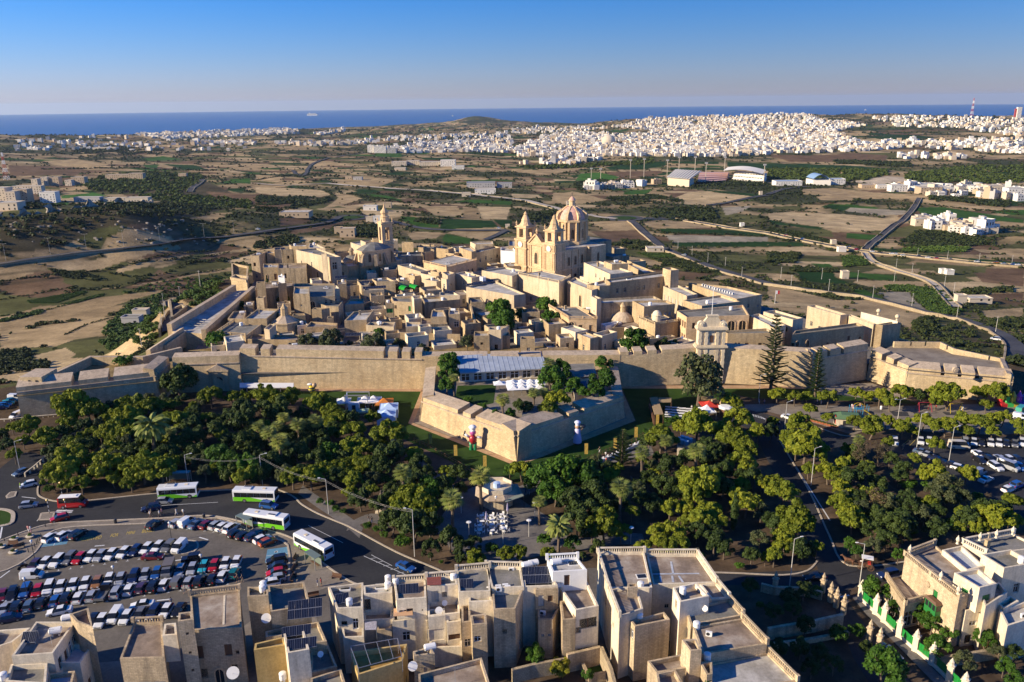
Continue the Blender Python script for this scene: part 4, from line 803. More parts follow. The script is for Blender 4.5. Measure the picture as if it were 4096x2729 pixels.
 # the walled city
M_CREAMD=stone('city_render',(.56,.45,.30),(.67,.55,.38),(.30,.24,.17),course=0,stain=.55,bump=.2,po=.14)
MCODE={'s':MS,'o':MO,'c':M_CREAMD,'w':MW,'r':MR}
RCODE={'g':RG_,'p':RP_,'b':M_ROOFB}
CITY="""balustraded corner house above the grassy bastion|m4|-100,520 228,545 430,395 100,385|10|sg|t
low brown roofed range directly behind the long curtain wall|m4|250,580 790,590 1010,535 300,525|9|sb|
plain cream stair room near the octagonal chapel|m4|437,462 497,475 570,415 500,408|12|cp|
lime roofed block just left of the octagonal chapel|m4|215,352 465,350 605,240 370,235|12|sp|h
low terrace with blue tank beside the rampart garden|m4|30,350 215,352 235,255 90,270|10|sb|b
long palace wall with faded doorway and carved niche|m0|1335,1280 2150,1245 2150,1000 1360,1000|14.5|og|ka
pale roofed attic on the palace with the carved niche|m0|1335,1200 1655,1205 1655,1065 1360,1065|16.2|op|
grey stained palace range left of the narrow yellow lane|m0|590,1125 1335,1045 1340,960 620,985|14|ob|b
small room with a blue window above the grey palace range|m0|615,1000 785,995 790,960 620,965|16.6|sb|
three windowed roof room over the lane arch|m0|1035,1005 1200,990 1200,960 1040,965|16.2|sp|
white painted roof hut with shuttered door|m0|1040,880 1165,885 1170,845 1045,840|18|wp|d
rough stone tower house beside the garden cypress|m0|610,1285 755,1290 805,1248 650,1245|12.5|op|
golden house with an arched dark window by the dark lane|m0|740,690 1035,685 1060,610 750,615|15|sp|a
dark weathered blank fronted house next to the golden one|m0|1030,705 1590,700 1600,600 1050,610|15|ob|h
house with two square holes below the tall priory|m0|1580,705 1770,715 1700,665 1590,660|13|sg|
tall priory with a brilliant sunlit side and felt roof|m0|2065,490 2270,475 1800,305 1385,340|20|cg|k
square chimney tower against the priory|m0|1890,425 1990,432 1995,408 1900,402|22|cp|
curved balcony block at the foot of the priory|m0|1790,672 2040,675 2040,640 1800,636|14|sp|
annexe with lit flank stepping down from the priory|m0|2165,650 2400,640 2300,585 2080,590|15.5|sp|
stepped rear house with roof domes above the valley|m0|1300,268 1600,272 1598,215 1255,235|17|sp|t
open roof terrace with a cream wall behind the priory|m0|1640,300 1965,310 1750,200 1650,215|17|cp|td
tall narrow house with blue panels behind the yellow yard|m0|965,345 1100,338 1090,292 955,295|18|sp|s
glass roofed house at the edge of the dark lane|m0|815,410 975,405 950,352 820,355|16|sp|y
grey recessed house between two yards at the valley side|m0|1105,335 1320,330 1300,290 1100,292|15.5|og|
cream end house by the palms on the rampart|m0|500,455 665,455 815,370 650,372|16.5|sg|b
windowed friary wing left of the oval church|m1|130,670 385,640 300,560 100,585|13.5|sp|
flat roofed school with a blazing cream flank|m1|480,290 800,240 600,150 205,195|16|cp|h
box room on the flat roofed school|m1|500,192 640,178 620,142 400,156|18.4|cg|
cream lift tower on the flat roofed school|m1|650,126 740,126 730,104 630,108|20|sp|
house right of the bell tower with bright parapet|m1|1000,170 1130,165 1130,125 992,125|17|cp|a
rooftop wall with a bell cote catching the sun|m1|1210,205 1435,212 1432,190 1212,183|18|sp|y
dark fronted palazzo with framed upper windows|m1|1160,480 1625,455 1600,380 1090,392|15|og|tak
brown windowless cube behind the dark palazzo|m1|1660,405 1845,378 1835,354 1660,382|16.5|sg|
felt roofed house near the obelisk chimney|m1|1530,292 1840,308 1900,250 1560,232|16|sg|hh
pale parapet house before the green field|m1|1865,302 2120,332 2230,300 1960,270|16.5|sp|d
low golden house under the pale parapet one|m1|2050,397 2230,417 2335,390 2140,373|15|sp|
balustraded palace with a long reddish facade|m1|2085,690 2674,542 2229,442 1640,590|15|rp|ka
felt roofed house with bright rendered flank and dish|m1|1580,772 1775,742 1385,612 1130,637|14|cg|da
walled courtyard house with a blue water butt|m1|845,752 1110,727 1130,642 770,682|12|sb|b
small golden cube beside a shadowed garden|m1|1460,857 1580,842 1420,800 1300,816|12.5|sp|a
cream house with tall white windows and pink door|m1|1890,962 1982,947 1905,868 1650,922|13|cp|t
upper cream roof room among white parapets|m1|2110,850 2250,792 2140,760 2000,780|15.5|cp|
slim cream tower house with blue shutters|m1|2085,920 2132,914 2020,885 1980,892|14.4|cp|
square stone attic above the cream street|m1|1935,787 1985,772 1890,722 1775,756|14.8|sg|
bright terrace house behind the cream tower|m1|1882,868 1990,842 1700,772 1580,802|13.4|cp|h
felt roofed house with two small barrels|m1|710,967 1082,957 925,882 625,907|12.5|sg|b
dark stained yard house with grey terrace|m1|130,1047 410,1032 410,990 130,1000|11|og|
pale roofed house at the turn of the alley|m1|-60,1012 125,1002 125,930 -60,940|12|sp|t
house with a low solar roof by the alley|m1|415,1042 550,1037 620,925 335,942|12|sg|s
mint green and cream house under a long solar rack|m1|465,1140 862,1118 862,1070 470,1090|12|cp|
lime roofed yard house beside the rubble heap|m1|95,1420 470,1390 465,1300 180,1312|10|sp|
green shuttered house with an arcaded loggia|m1|1040,1347 1415,1372 1400,1250 1000,1262|13|sg|
green shuttered wing left of the loggia house|m1|890,1395 1040,1390 1035,1300 895,1310|12.2|sg|t
long dark house with small square upper windows|m1|1655,1372 2352,1312 2352,1240 1600,1275|12|op|t
upper terrace with solar rack over the dark house|m1|1950,1232 2352,1232 2200,1152 1950,1172|13.5|cp|s
gothic windowed palace under many solar panels|m2|660,705 790,690 420,530 125,610|13.5|cp|
urn topped palace with a wide pale roof|m2|640,490 800,430 560,385 300,425|16|cp|tk
balustraded palace in front of the cathedral square|m2|1165,565 1290,500 980,430 715,470|16|cp|ah
ribbed roof archive left of the cathedral|m2|240,227 510,167 440,150 215,202|16|sg|k
lit cube house with a flat parapet by the archive|m2|185,217 240,207 170,150 45,167|17|sp|
cream hall behind the ribbed archive|m2|230,132 430,127 420,95 170,106|16|cp|
square block against the left cathedral tower|m2|600,150 690,150 690,82 600,86|18|sp|
white plastered house in the cathedral tower shadow|m2|510,202 690,217 640,152 512,167|17|wp|
stone terrace house below the reddish palace|m2|185,507 295,487 110,435 0,457|14.6|cp|t
small white stair box by the solar palace|m2|310,507 346,501 340,490 276,493|15.4|wp|
moss roofed cottage beside the ivy wall|m6|180,167 330,162 290,105 160,112|11.2|og|
long felt roofed range behind the big fig tree|m6|190,202 610,182 600,145 182,180|10.2|og|h
square tower house standing on the city wall|m6|210,545 385,540 375,490 215,492|11.2|sp|
cream penthouse over the walled terrace|m6|375,472 515,477 590,435 376,440|12.6|cp|t
two storey terrace house with a tall chimney|m6|390,545 615,540 590,478 390,500|10.4|op|h
garden hut with a barred window in dry grass|m6|730,582 895,580 890,547 735,547|10.5|sb|
roofless ruin with a big dark doorway between trees|m6|750,277 950,272 930,232 752,242|11|og|
palazzo with carved bay windows and arched porch|m7|-13,352 300,352 80,217 -233,217|12|rg|hk
long cream seminary flank facing the sun|m3|245,650 330,622 60,500 -30,540|16|cp|
blank corner block of the seminary|m3|300,747 352,737 285,708 232,712|16.6|cp|
moss stained seminary front below the courtyard|m3|350,792 1035,757 940,712 300,747|14.6|op|
six windowed white edged block with lit flank|m3|830,832 1175,802 1080,760 700,766|15.5|sp|tt
windowed court facade of the seminary|m3|460,642 1090,567 1080,547 440,620|14|og|
white roofed upper storey over the court|m3|450,562 1130,482 1040,440 400,527|18|sp|kk
lookout block with four small windows|m3|1130,427 1220,417 1130,390 1040,400|21|sp|
lit court wing with a long white roof|m3|1310,712 1430,690 1160,565 1045,602|15|cp|
curia palace with chimneyed parapet and lit flank|m3|450,467 705,442 330,320 155,337|19|cp|hhh
set back attic of the curia palace|m3|470,357 650,347 560,312 380,322|20.6|sp|b
low white roofed hall by the valley fields|m3|830,452 960,442 700,342 640,352|16|sp|
plain block at the valley edge|m3|690,332 850,317 790,298 640,314|16.4|sp|
blue tinted roof shed under the cathedral apse|m3|330,302 540,292 440,250 295,264|14|op|
stone shed beyond the cathedral apse|m3|500,187 620,177 560,155 470,167|13|op|
white roofed store near the black tanks|m3|545,267 665,263 600,238 530,246|12.5|op|b
brick parapet rooms with white tanks above the lane|m3|330,602 450,592 390,532 190,582|17|sp|tt
sunken white roof in the seminary corner|m3|350,692 525,674 450,640 300,660|13.2|op|
broad whitewashed roof next to the court wing|m8|190,347 620,297 400,225 -20,282|15|sp|t
restaurant roof crowded with air conditioners|m8|580,272 865,217 480,128 40,88|15|sp|
arcaded museum palace with balconies round its court|m8|20,474 720,450 650,336 -90,402|15|rg|t
court wing joining the museum and the long front|m8|1005,590 1130,562 830,432 715,452|14|cp|
museum front range above the pine|m8|480,657 1100,652 1000,592 420,627|12.5|sg|
barrack like range with two arched windows|m9|-30,442 780,347 690,312 0,400|12.3|sg|
grey hip roofed hall with three fanlights|m8|1210,502 1325,482 1010,392 880,412|14.5|cg|
thick lit wall range behind the fanlight hall|m9|510,227 590,217 230,110 140,122|13|cp|
lit range joining the corner tower|m9|880,332 905,322 620,215 590,227|12.5|cp|
corner tower crowned with stone balls|m9|985,337 1190,313 1110,296 905,330|12.8|sp|
turreted watch house with a little domed lantern|m7|955,422 1215,382 1020,287 775,347|12|sg|h
walled yard house with partitions beside the watch house|m7|470,457 780,427 770,357 560,367|9|sb|
white flanked low house by the dry garden|m7|345,407 400,432 580,387 520,375|9|wp|
peeling shed with tanks under the watch house|m7|895,577 1180,547 1140,530 900,560|9|sg|t
felt roofed shed next to the round fig tree|m7|840,562 930,547 830,497 785,502|8.4|sg|
square house with a lit front and big roof steps|m5|48,373 298,363 375,252 150,272|11|sp|h
cream house with a broken window over the gardens|m5|290,422 600,442 620,387 330,387|10|cb|bt
white painted roof house in the garden row|m5|735,442 905,432 900,387 740,387|10|cp|
weedy roofed house at the end of the garden row|m5|905,422 1205,407 1180,352 905,347|10|ob|
whitewashed terrace house with yard stairs|m5|1015,332 1190,327 1160,252 1030,252|12|sp|
house with a white arched window by the ivy wall|m5|1215,302 1344,297 1330,232 1220,242|12.5|sp|b
square rubble tower under the solar roof|m4|970,247 1080,247 1170,230 1000,226|12|sb|
little hatch house with a skylight|m4|1140,347 1215,342 1215,320 1150,322|11|sg|
stepped terrace below the hatch house|m4|900,447 1250,432 1260,400 960,382|9.6|sb|
sunken blue floored yard near the olive trees|m4|1060,532 1250,522 1250,442 1110,452|9|sb|t
olive felt roof with a long solar strip|m4|1130,207 1270,217 1320,150 1000,162|12|og|
house with a vaulted roof behind the chapel|m4|750,322 900,312 890,290 760,294|11|sp|
grey lean to roof behind the lime roofed block|m4|600,292 700,287 705,205 590,217|11.4|sp|"""
OPSX={'golden house with an arched dark window by the dark lane':{0:[(.2,4.5,1,2.6,'arch'),(.8,4.6,1.3,2.6,'brown'),(.9,.2,1.2,2.2,'door')]},'long palace wall with faded doorway and carved niche':{0:[(.24,1.2,1.6,3.4,'brown'),(.45,4.2,2.6,4.,'arch'),(.78,6.6,1,1.5,'frame'),(.9,6.6,1,1.5,'frame')],3:[]},'tall priory with a brilliant sunlit side and felt roof':{0:[(.35,9.5,2.,3.4,'frame'),(.8,4,1,1.5,'frame')],3:[(.15,9,.8,1.6,'frame'),(.32,6,.8,1.6,'frame'),(.45,9,.9,2,'frame'),(.6,3.5,1.8,4.2,'arch'),(.78,9,.9,2,'frame'),(.9,5,.9,1.6,'frame')]},'dark fronted palazzo with framed upper windows':{0:[(.3,4.6,1.3,2.6,'frame'),(.55,4.6,1.3,2.6,'frame'),(.8,4.6,1.3,2.6,'frame')]},'green shuttered house with an arcaded loggia':{0:[(.12,5.2,1,1.3,'dark'),(.85,4.6,1,1.9,'green'),(.85,1.2,1.5,1.2,'green'),(.12,1.6,.9,.9,'dark'),(.35,1.,1.1,1.9,'dark'),(.5,1.,1.1,1.9,'dark'),(.65,1.,1.1,1.9,'dark')]},'green shuttered wing left of the loggia house':{0:[(.3,3.6,1.2,1.7,'green'),(.7,3.6,1.2,1.7,'green')]},'gothic windowed palace under many solar panels':{3:[(.93,1,.9,1.6,'dark'),(.62,3.2,2.,3,'arch'),(.82,3.2,2.,3,'arch'),(.3,2.6,1.1,1.8,'frame'),(.45,1,.9,1.6,'dark')],0:[]},'six windowed white edged block with lit flank':{0:[(.1+.15*i,6.6,1.1,1.2,'cream')for i in range(6)],3:[]},'windowed court facade of the seminary':{0:[(.06+.098*i,2.4,1.5,3.6,'arch')for i in range(10)]},'white roofed upper storey over the court':{0:[(.12,8.6,1,1.9,'frame'),(.24,8.6,1,1.9,'frame'),(.46,8.6,1,1.9,'frame'),(.55,8.6,1,1.9,'frame'),(.8,8.6,1,1.9,'frame'),(.95,7.6,2,3,'door')]},'lit court wing with a long white roof':{3:[(.12+.15*i,3.6,1.2,3.4,'cream')for i in range(6)],0:[]},'long cream seminary flank facing the sun':{3:[(.55,3,2.4,5,'arch')],0:[]},'moss stained seminary front below the courtyard':{0:[(.2,3.5,1,2,'cream'),(.52,4.8,1,1.8,'cream')],3:[]},'arcaded museum palace with balconies round its court':{0:[(.12,6,1.1,2,'brown'),(.34,5,3.2,3.6,'arch'),(.52,5,3.2,3.6,'arch'),(.72,5,3.2,3.6,'arch'),(.9,5,3.2,3.6,'arch'),(.52,.6,3,3,'arch'),(.72,.6,3,3,'arch'),(.9,.6,3,3,'arch')],3:[(.2+.22*i,6,1.2,2.2,'brown')for i in range(4)]+[(.2+.22*i,1.6,1.2,2.2,'brown')for i in range(4)]},'museum front range above the pine':{0:[(.16,3.6,.8,.9,'dark'),(.22,3.6,.8,.9,'dark'),(.36,2.4,1.2,2,'brown'),(.6,3.,1.2,1.3,'dark'),(.84,3.,1,1.3,'dark')]},'barrack like range with two arched windows':{0:[(.02,3.2,1,1.2,'dark'),(.08,2.6,1.5,2.4,'arch'),(.22,2.6,1.5,2.4,'arch'),(.5,.8,1,2.4,'door'),(.79,3,1,1.5,'brown'),(.95,2.6,.9,1.2,'brown')]},'grey hip roofed hall with three fanlights':{3:[(.2,5,1.9,1.9,'arch'),(.5,5,1.9,1.9,'arch'),(.8,5,1.9,1.9,'arch')],0:[]},'palazzo with carved bay windows and arched porch':{0:[(.1,2.2,2.6,4.2,'arch'),(.42,2.4,1.3,2.4,'dark'),(.8,2.4,1.3,2.4,'dark')],3:[(.88,2.2,1.6,3.8,'arch'),(.72,2.2,1.6,3.8,'arch'),(.56,2.2,1.6,3.8,'arch')]},'roofless ruin with a big dark doorway between trees':{0:[(.5,1.2,2.4,3,'door')]},'square tower house standing on the city wall':{0:[(.5,3.2,.8,.8,'dark')]},'house with a white arched window by the ivy wall':{0:[(.65,2.8,1.7,2,'white')]},'mint green and cream house under a long solar rack':{0:[(.15,3.6,.8,.8,'white')]},'cream house with tall white windows and pink door':{0:[(.75,2.8,.9,1.9,'white')],3:[(.3,2.4,1,1.8,'white')]},'balustraded palace with a long reddish facade':{0:[(.15+.14*i,3.6,1.7,3.6,'arch')for i in range(6)],3:[]},'corner tower crowned with stone balls':{0:[],3:[]},}
_lab={}
for ln in CITY.splitlines():
 lab,reg,s,zt,st,cl=ln.split('|');zt=float(zt);P_=gs(reg,s,zt)
 if lab.startswith(('balustraded palace','balustraded corner','palazzo with carved','turreted watch')):bl=(0,3)
 else:bl=()
 bldg(lab,P_,zt,GZ,MCODE[st[0]],RCODE[st[1]],ph=.25 if bl else.7,ops=OPSX.get(lab),wst='frame',bal=bl,cat='palace' if 'palace' in lab or 'palazzo' in lab else 'house',name='palace' if 'palace' in lab or 'palazzo' in lab else 'stone_house',wprob=.55);cnt={}
 for c_ in cl:
  if cnt.setdefault(c_,0)==0:clt(lab,c_,len(lab))
  cnt[c_]+=1
for lab,reg,x_,y_,z,rz,nx,ny in(("long dark solar rack above the mint green wall",'m1',480,1130,12.,.22,9,1),("solar strip on the olive felt roof",'m4',1050,172,11.4,.05,7,1),("solar canopy between the olive tree gardens",'m5',70,556,8.,.03,6,1),("small solar rack by the garden row parapet",'m5',362,410,9.4,.05,5,1),("tilted solar rack at the priory foot",'m0',2180,920,13.2,.3,5,1)):
 solar(g(reg,x_,y_,z),lab,rz,nx,ny)
for i in range(4):
 p=g('m2',150+i*75,606-i*16,13.1);solar(p,NTH[i]+' solar row up the gothic palace roof from its lit corner',.35,6,1,tilt=18)
 # garden walls, mounds, lane wall
for lab,reg,s,z,h0 in(("long sunlit garden wall with small buttresses",'m5',"640,505 1344,528",8.6,5),("lower terrace wall above the curtain parapet",'m5',"620,602 1344,612",6.9,4.5),("cross wall with a small doorway between the olive gardens",'m5',"130,650 225,590",8.,5),("ragged cross wall with a doorway right of the olive gardens",'m5',"500,660 580,590",8.2,5),("brown boundary wall below the green plastic tunnels",'m1',"1420,1205 1990,1115",10.5,5),("bright gable wall hung with ivy",'m6',"145,110 215,395",10.,5),("rough terrace wall in the dry garden",'m7',"0,605 490,550",7.5,5),("stone wall before the bay windowed palazzo",'m6',"690,520 1290,480",7.4,5),("low wall by the flat garden hut",'m6',"900,690 1270,675",7.2,5),("boundary wall behind the dry verge",'m4',"280,640 810,645",7.2,5)):
 p=gs(reg,s,z);t=tg('garden_wall',lab,'garden wall',(*p[0][:2],h0));mb=MB(t.location);d=p[1]-p[0];nn=V3([-d[1],d[0],0])/NO(d)*.6;mb.pz([p[0],p[1],p[1]+nn,p[0]+nn],h0,z);mb.bd('wall',RB_ if 'ra' in lab else MS,t)
M_GREENP=pl('green_plastic_film',(.01,.28,.02),.35)
for lab,x0,y0,x1,y1 in(("green plastic tunnel nearest the solar rack",1190,1085,1320,1135),("green plastic tunnel nearest the cream house",1365,1065,1530,1115)):
 a,b_=g('m1',x0,y0,9.2),g('m1',x1,y1,9.2);t=tg('plastic_tunnel',lab,'tunnel',(*a[:2],8));mb=MB(t.location);d=b_-a;nn=V3([-d[1],d[0],0])/NO(d);k_=9;vs=[q+nn*1.6*cos(pi*i/k_)+V3([0,0,1.5*sin(pi*i/k_)])for q in(a,b_)for i in range(k_+1)];mb.add(vs,[(i,i+1,k_+2+i,k_+1+i)for i in range(k_)]);mb.bd('film',M_GREENP,t);mb=MB(t.location)
 for q in(a,(a+b_)/2,b_):
  for i in range(k_):mb.bar(q+nn*1.63*cos(pi*i/k_)+V3([0,0,1.53*sin(pi*i/k_)]),q+nn*1.63*cos(pi*(i+1)/k_)+V3([0,0,1.53*sin(pi*(i+1)/k_)]),.05)
 mb.bd('hoop',MD,t)
for i in range(13):
 p=g('m8',200+i*28,122+i*8.2,14.4);ac_unit(p,NTH[i]+' air conditioner along the restaurant roof edge, counted from the valley end',.6)
t=tg('rubble_heap','heap of broken building stone inside the opened up house','rubble',g('m1',620,1370,9));t['kind']='stuff'
mb=MB(t.location);rnd=random.Random(3)
for i in range(160):
 q=g('m1',620,1370,8.2)+(rnd.gauss(0,1.8),rnd.gauss(0,1.5),0);s_=rnd.uniform(.15,.45);mb.box((q[0],q[1],8.+max(0,1.2-.35*hypot(q[0]-t.location[0],q[1]-t.location[1]))+rnd.uniform(0,.3)),(s_,s_*.7,s_*.6),rnd.uniform(0,3))
mb.bd('stone',MC,t)
# octagonal chapel, watch turret, little domes
def lth(name,label,cat,c,prof,mats,n=8,part='body'):
 t=tg(name,label,cat,c)
 for nm,pr,mt,n_ in prof:
  MB(c).lathe(c,pr,n_,a0=pi/n_).bd(nm,mt,t)
 return t
c=g('m4',677,410,9.);c[2]=GZ
lth('chapel','octagonal chapel with a worn conical roof and statue like lantern','chapel',c,[('drum',[(4.6,0),(4.6,4.6),(4.9,4.7),(4.9,5.1),(4.3,5.2)],MS,8),('roof',[(4.4,5.1),(2.2,6.6),(1.3,7.2)],MF,8),('lantern',[(1.3,7.1),(1.2,9.6),(1.4,9.7),(.7,10.4),(.35,11.2),(.1,11.6)],MS,8)],None)
c=g('m7',590,345,9.);c[2]=GZ
lth('chapel_dome','small grey chapel dome with open lantern by the seminary wall','dome',c,[('drum',[(4,0),(4,3.4),(4.2,3.6)],MO,8),('dome',[(4.1,3.5),(3.3,4.8),(2.,5.9),(1.1,6.4)],MF,16),('lantern',[(1.,6.4),(.9,8.2),(1.15,8.3),(.7,9.2),(.1,9.9)],MS,8)],None)
c=g('m7',970,365,12.);c[2]=11
lth('turret','round stone turret with a little dome on the watch house','turret',c,[('shaft',[(1.5,0),(1.5,2.6),(1.7,2.7),(1.7,2.9)],MC,14),('dome',[(1.5,2.9),(1.25,3.7),(.7,4.2),(.1,4.4)],MC,14)],None)
for i,(x_,y_)in EN(((930,225),(1140,290))):
 c=g('m9',x_,y_,12.5);lth('ball_finial',('stone ball finial on the far parapet of the corner tower','stone ball finial at the outer corner of the corner tower')[i],'finial',c,[('base',[(.4,0),(.3,.7)],MC,8),('ball',[(.1,.7),(.62,1.1),(.72,1.5),(.55,1.95),(.1,2.2)],MC,12)],None)
t=tg('parapet_wall','tall lit parapet on the corner tower terrace','parapet',g('m9',740,200,12));mb=MB(t.location)
a,b_=g('m9',745,195,13.4),g('m9',1150,298,13.4);mb.pz([a,b_,b_+(.2,.8,0),a+(.2,.8,0)],6,13.4);mb.bd('wall',MC,t)
# oval church with bell tower
c=g('m1',680,470,14.5)
t=tg('church','oval church with buttressed drum, dark low dome and tall windows','church',(*c[:2],GZ));base=t.location
mb=MB(base);P_=gs('m1',"390,625 1215,525 1130,420 300,520",14.);mb.pz(P_,GZ,13.2,0,1);mb.pz([q+(q-ME(P_,axis=0))*.01 for q in P_],13.2,14.,0,1);mb.bd('aisle',[MR,RP_],t)
a,b_=P_[0][:2],P_[1][:2];d=(b_-a)/NO(b_-a);nn=NA([d[1],-d[0]]);L=NO(b_-a)
for u,za,w,h in((.22,1,2.4,6.4),(.85,4,2,3)):pw('arch',t,base,a,d,nn,u*L,GZ+za,w,h,0)
mb=MB(base)
for u in(.05,.1,.34,.4,.58,.64,.97):q=a+d*u*L;mb.box((q[0],q[1],GZ),(.7,.5,8.2),atan2(d[1],d[0]))
mb.bd('pilaster',MR,t)
drum=gs('m1',"312,338 428,378 690,362 862,335 1018,292 905,262 690,250 480,262",20.)
cd=ME(drum,axis=0);drum=[cd+(q-cd)*.97 for q in drum]
MB(base).pz(drum,13.5,19.4).pz([cd+(q-cd)*1.03 for q in drum],19.4,20.).bd('drum',MR,t)
mb=MB(base);ring=[V3([q[0],q[1],20.])for q in drum]
for k_ in range(4):
 f0,f1=1-k_*.25,1-(k_+1)*.25;z0,z1=20+2.6*(1-f0**2),20+2.6*(1-f1**2)
 for i in range(8):
  q,w=drum[i],drum[(i+1)%8];mb.quad((*(cd+(q-cd)*f0)[:2],z0),(*(cd+(w-cd)*f0)[:2],z0),(*(cd+(w-cd)*f1)[:2],z1),(*(cd+(q-cd)*f1)[:2],z1))
mb.bd('dome',RG_,t)
for i,(u,w,h)in EN(((.55,1.7,3.8),(.55,1.7,4.2),(.5,1.5,4))):
 a,b_=drum[i][:2],drum[i+1][:2]
 if a[0]>b_[0]:a,b_=b_,a
 d=(b_-a)/NO(b_-a);nn=NA([d[1],-d[0]]);pw('arch',t,base,a,d,nn,u*NO(b_-a),15.,w,h,0)
for i in range(5):
 q=drum[i];o_=(q-cd)[:2]/NO((q-cd)[:2]);mb=MB(base);a=q[:2]-o_*.5;s_=NA([-o_[1],o_[0]])*.7;vs=[(*(a-s_),13.5),(*(a+s_),13.5),(*(a+s_+o_*2.6),13.5),(*(a-s_+o_*2.6),13.5),(*(a-s_),19),(*(a+s_),19),(*(a+s_+o_*1.),18),(*(a-s_+o_*1.),18)];mb.add(vs,[(0,3,2,1),(4,5,6,7),(0,1,5,4),(1,2,6,5),(2,3,7,6),(3,0,4,7)]);mb.bd('buttress',MO,t)
c=g('m1',235,560,13.);c[2]=GZ
lth('side_chapel','little domed side chapel with lantern beside the oval church','chapel',c,[('drum',[(3.8,0),(3.8,9),(4.1,9.2)],MC,8),('dome',[(3.9,9.1),(2.4,10.2),(1.1,10.8)],RG_,12),('lantern',[(1.,10.7),(.9,12.6),(1.2,12.7),(1.1,13.2),(.7,13.9),(.1,14.3)],MO,10)],None)
def belfry(root,base,c,w,z0,z1,zspire,rz,mat,arch=True,bell=True):

 ca,sa=cos(rz),sin(rz);lo=lambda x_,y_:NA([c[0]+ca*x_-sa*y_,c[1]+sa*x_+ca*y_]);zb_=z0+(z1-z0)*.14;mb=MB(base).box((*c[:2],z0),(w,w,zb_-z0),rz)
 for x_ in(-1,1):
  for y_ in(-1,1):
   q=lo(x_*w*.36,y_*w*.36);mb.box((*q,zb_),(w*.28,w*.28,z1-zb_),rz)
 zt_=zb_+(z1-zb_)*.72;mb.box((*c[:2],zt_+w*.12),(w*.98,w*.98,z1-zt_-w*.12),rz);mb.box((*c[:2],z1),(w*1.2,w*1.2,.45),rz);mb.box((*c[:2],z1+.45),(w*1.,w*1.,.5),rz);mb.bd('bell_stage',mat,root);sp=MB(base);H=zspire-z1;sp.lathe((c[0],c[1],z1+.9),[(w*.56,0),(w*.4,H*.16),(w*.33,H*.3),(w*.35,H*.34),(w*.2,H*.62),(w*.12,H*.72),(w*.16,H*.76),(w*.1,H*.84),(.05,H*.95)],8,a0=rz+pi/8);sp.bd('spire',mat,root)
 for x_ in(-1,1):
  for y_ in(-1,1):
   q=lo(x_*w*.5,y_*w*.5);f=MB(base);f.lathe((*q,z1+.9),[(.32,0),(.2,.5),(.36,.9),(.3,1.3),(.12,1.7),(.06,2.2)],6);f.bd('pinnacle',mat,root)
 if bell:
  b_=MB(base);b_.lathe((c[0],c[1],zt_-w*.42),[(w*.17,0),(w*.12,w*.12),(w*.09,w*.28),(.04,w*.34)],10);b_.bd('bell',MD,root)
c=g('m1',885,265,19.)
t=tg('bell_tower','slender church bell tower with an onion topped spire','bell tower',(*c[:2],GZ));base=t.location
c=c+(0,3,0)
MB(base).box((*c[:2],GZ),(5.4,5.4,14.5),.5).box((*c[:2],GZ+14.5),(6,6,.5),.5).bd('shaft',MR,t)
belfry(t,base,c,5.2,GZ+15,GZ+24,GZ+27,.5,MR)
MB(base).lathe((c[0],c[1],GZ+25),[(2.1,0),(2.,2.),(2.3,2.2),(1.6,2.5),(1.5,3.3),(1.9,4.),(1.7,4.8),(.9,5.6),(.45,6.6),(.25,7.6),(.05,8.4)],10).bd('onion',MR,t)
# cathedral
K0=g('ma',515,870,10.)
NR=V3([18.5,334.,GZ])
fx=V3([-cos(radians(45)),sin(radians(45)),0]);sx=V3([cos(radians(44)),sin(radians(44)),0])
t=tg('cathedral','twin towered cathedral with a pink ribbed dome and sunlit facade','cathedral',NR);base=t.location
FW,SL=23.5,31.
C_=lambda f,s_,z:NR*(1,1,0)+fx*f+sx*s_+V3([0,0,z])
rzF=atan2(-fx[1],-fx[0])
Zc=GZ+7.4;Zn=GZ+17.
def cbox(mb,f0,f1,s0,s1,z0,z1,m=0,top=None):
 mb.pz([C_(f1,s0,0)[:2],C_(f0,s0,0)[:2],C_(f0,s1,0)[:2],C_(f1,s1,0)[:2]],z0,z1,m,top)
mb=MB(base)
cbox(mb,7,FW-7,1.,SL,GZ,Zn+1.5,0,1);cbox(mb,.3,FW-.3,5.5,SL,GZ,Zn-1.6,0,1);cbox(mb,-2.5,FW+2.5,SL-10,SL-.02,GZ,Zn-1.,0,1)
mb.bd('nave',[MR,RP_],t)
for q_ in((.1,FW-.1,5.6,SL-.1,Zn-1.6,Zn-.9),(-.05,7,.8,SL+.2,Zc,Zc+.7),(6.8,FW-6.8,.75,2,Zc+.02,Zc+.72)):
 mb=MB(base);cbox(mb,*q_);mb.bd('cornice',MR,t)
mb=MB(base);cbox(mb,1.,FW-1,6.4,SL-1,Zn-.9,Zn-.86);mb.bd('roof',RP_,t)
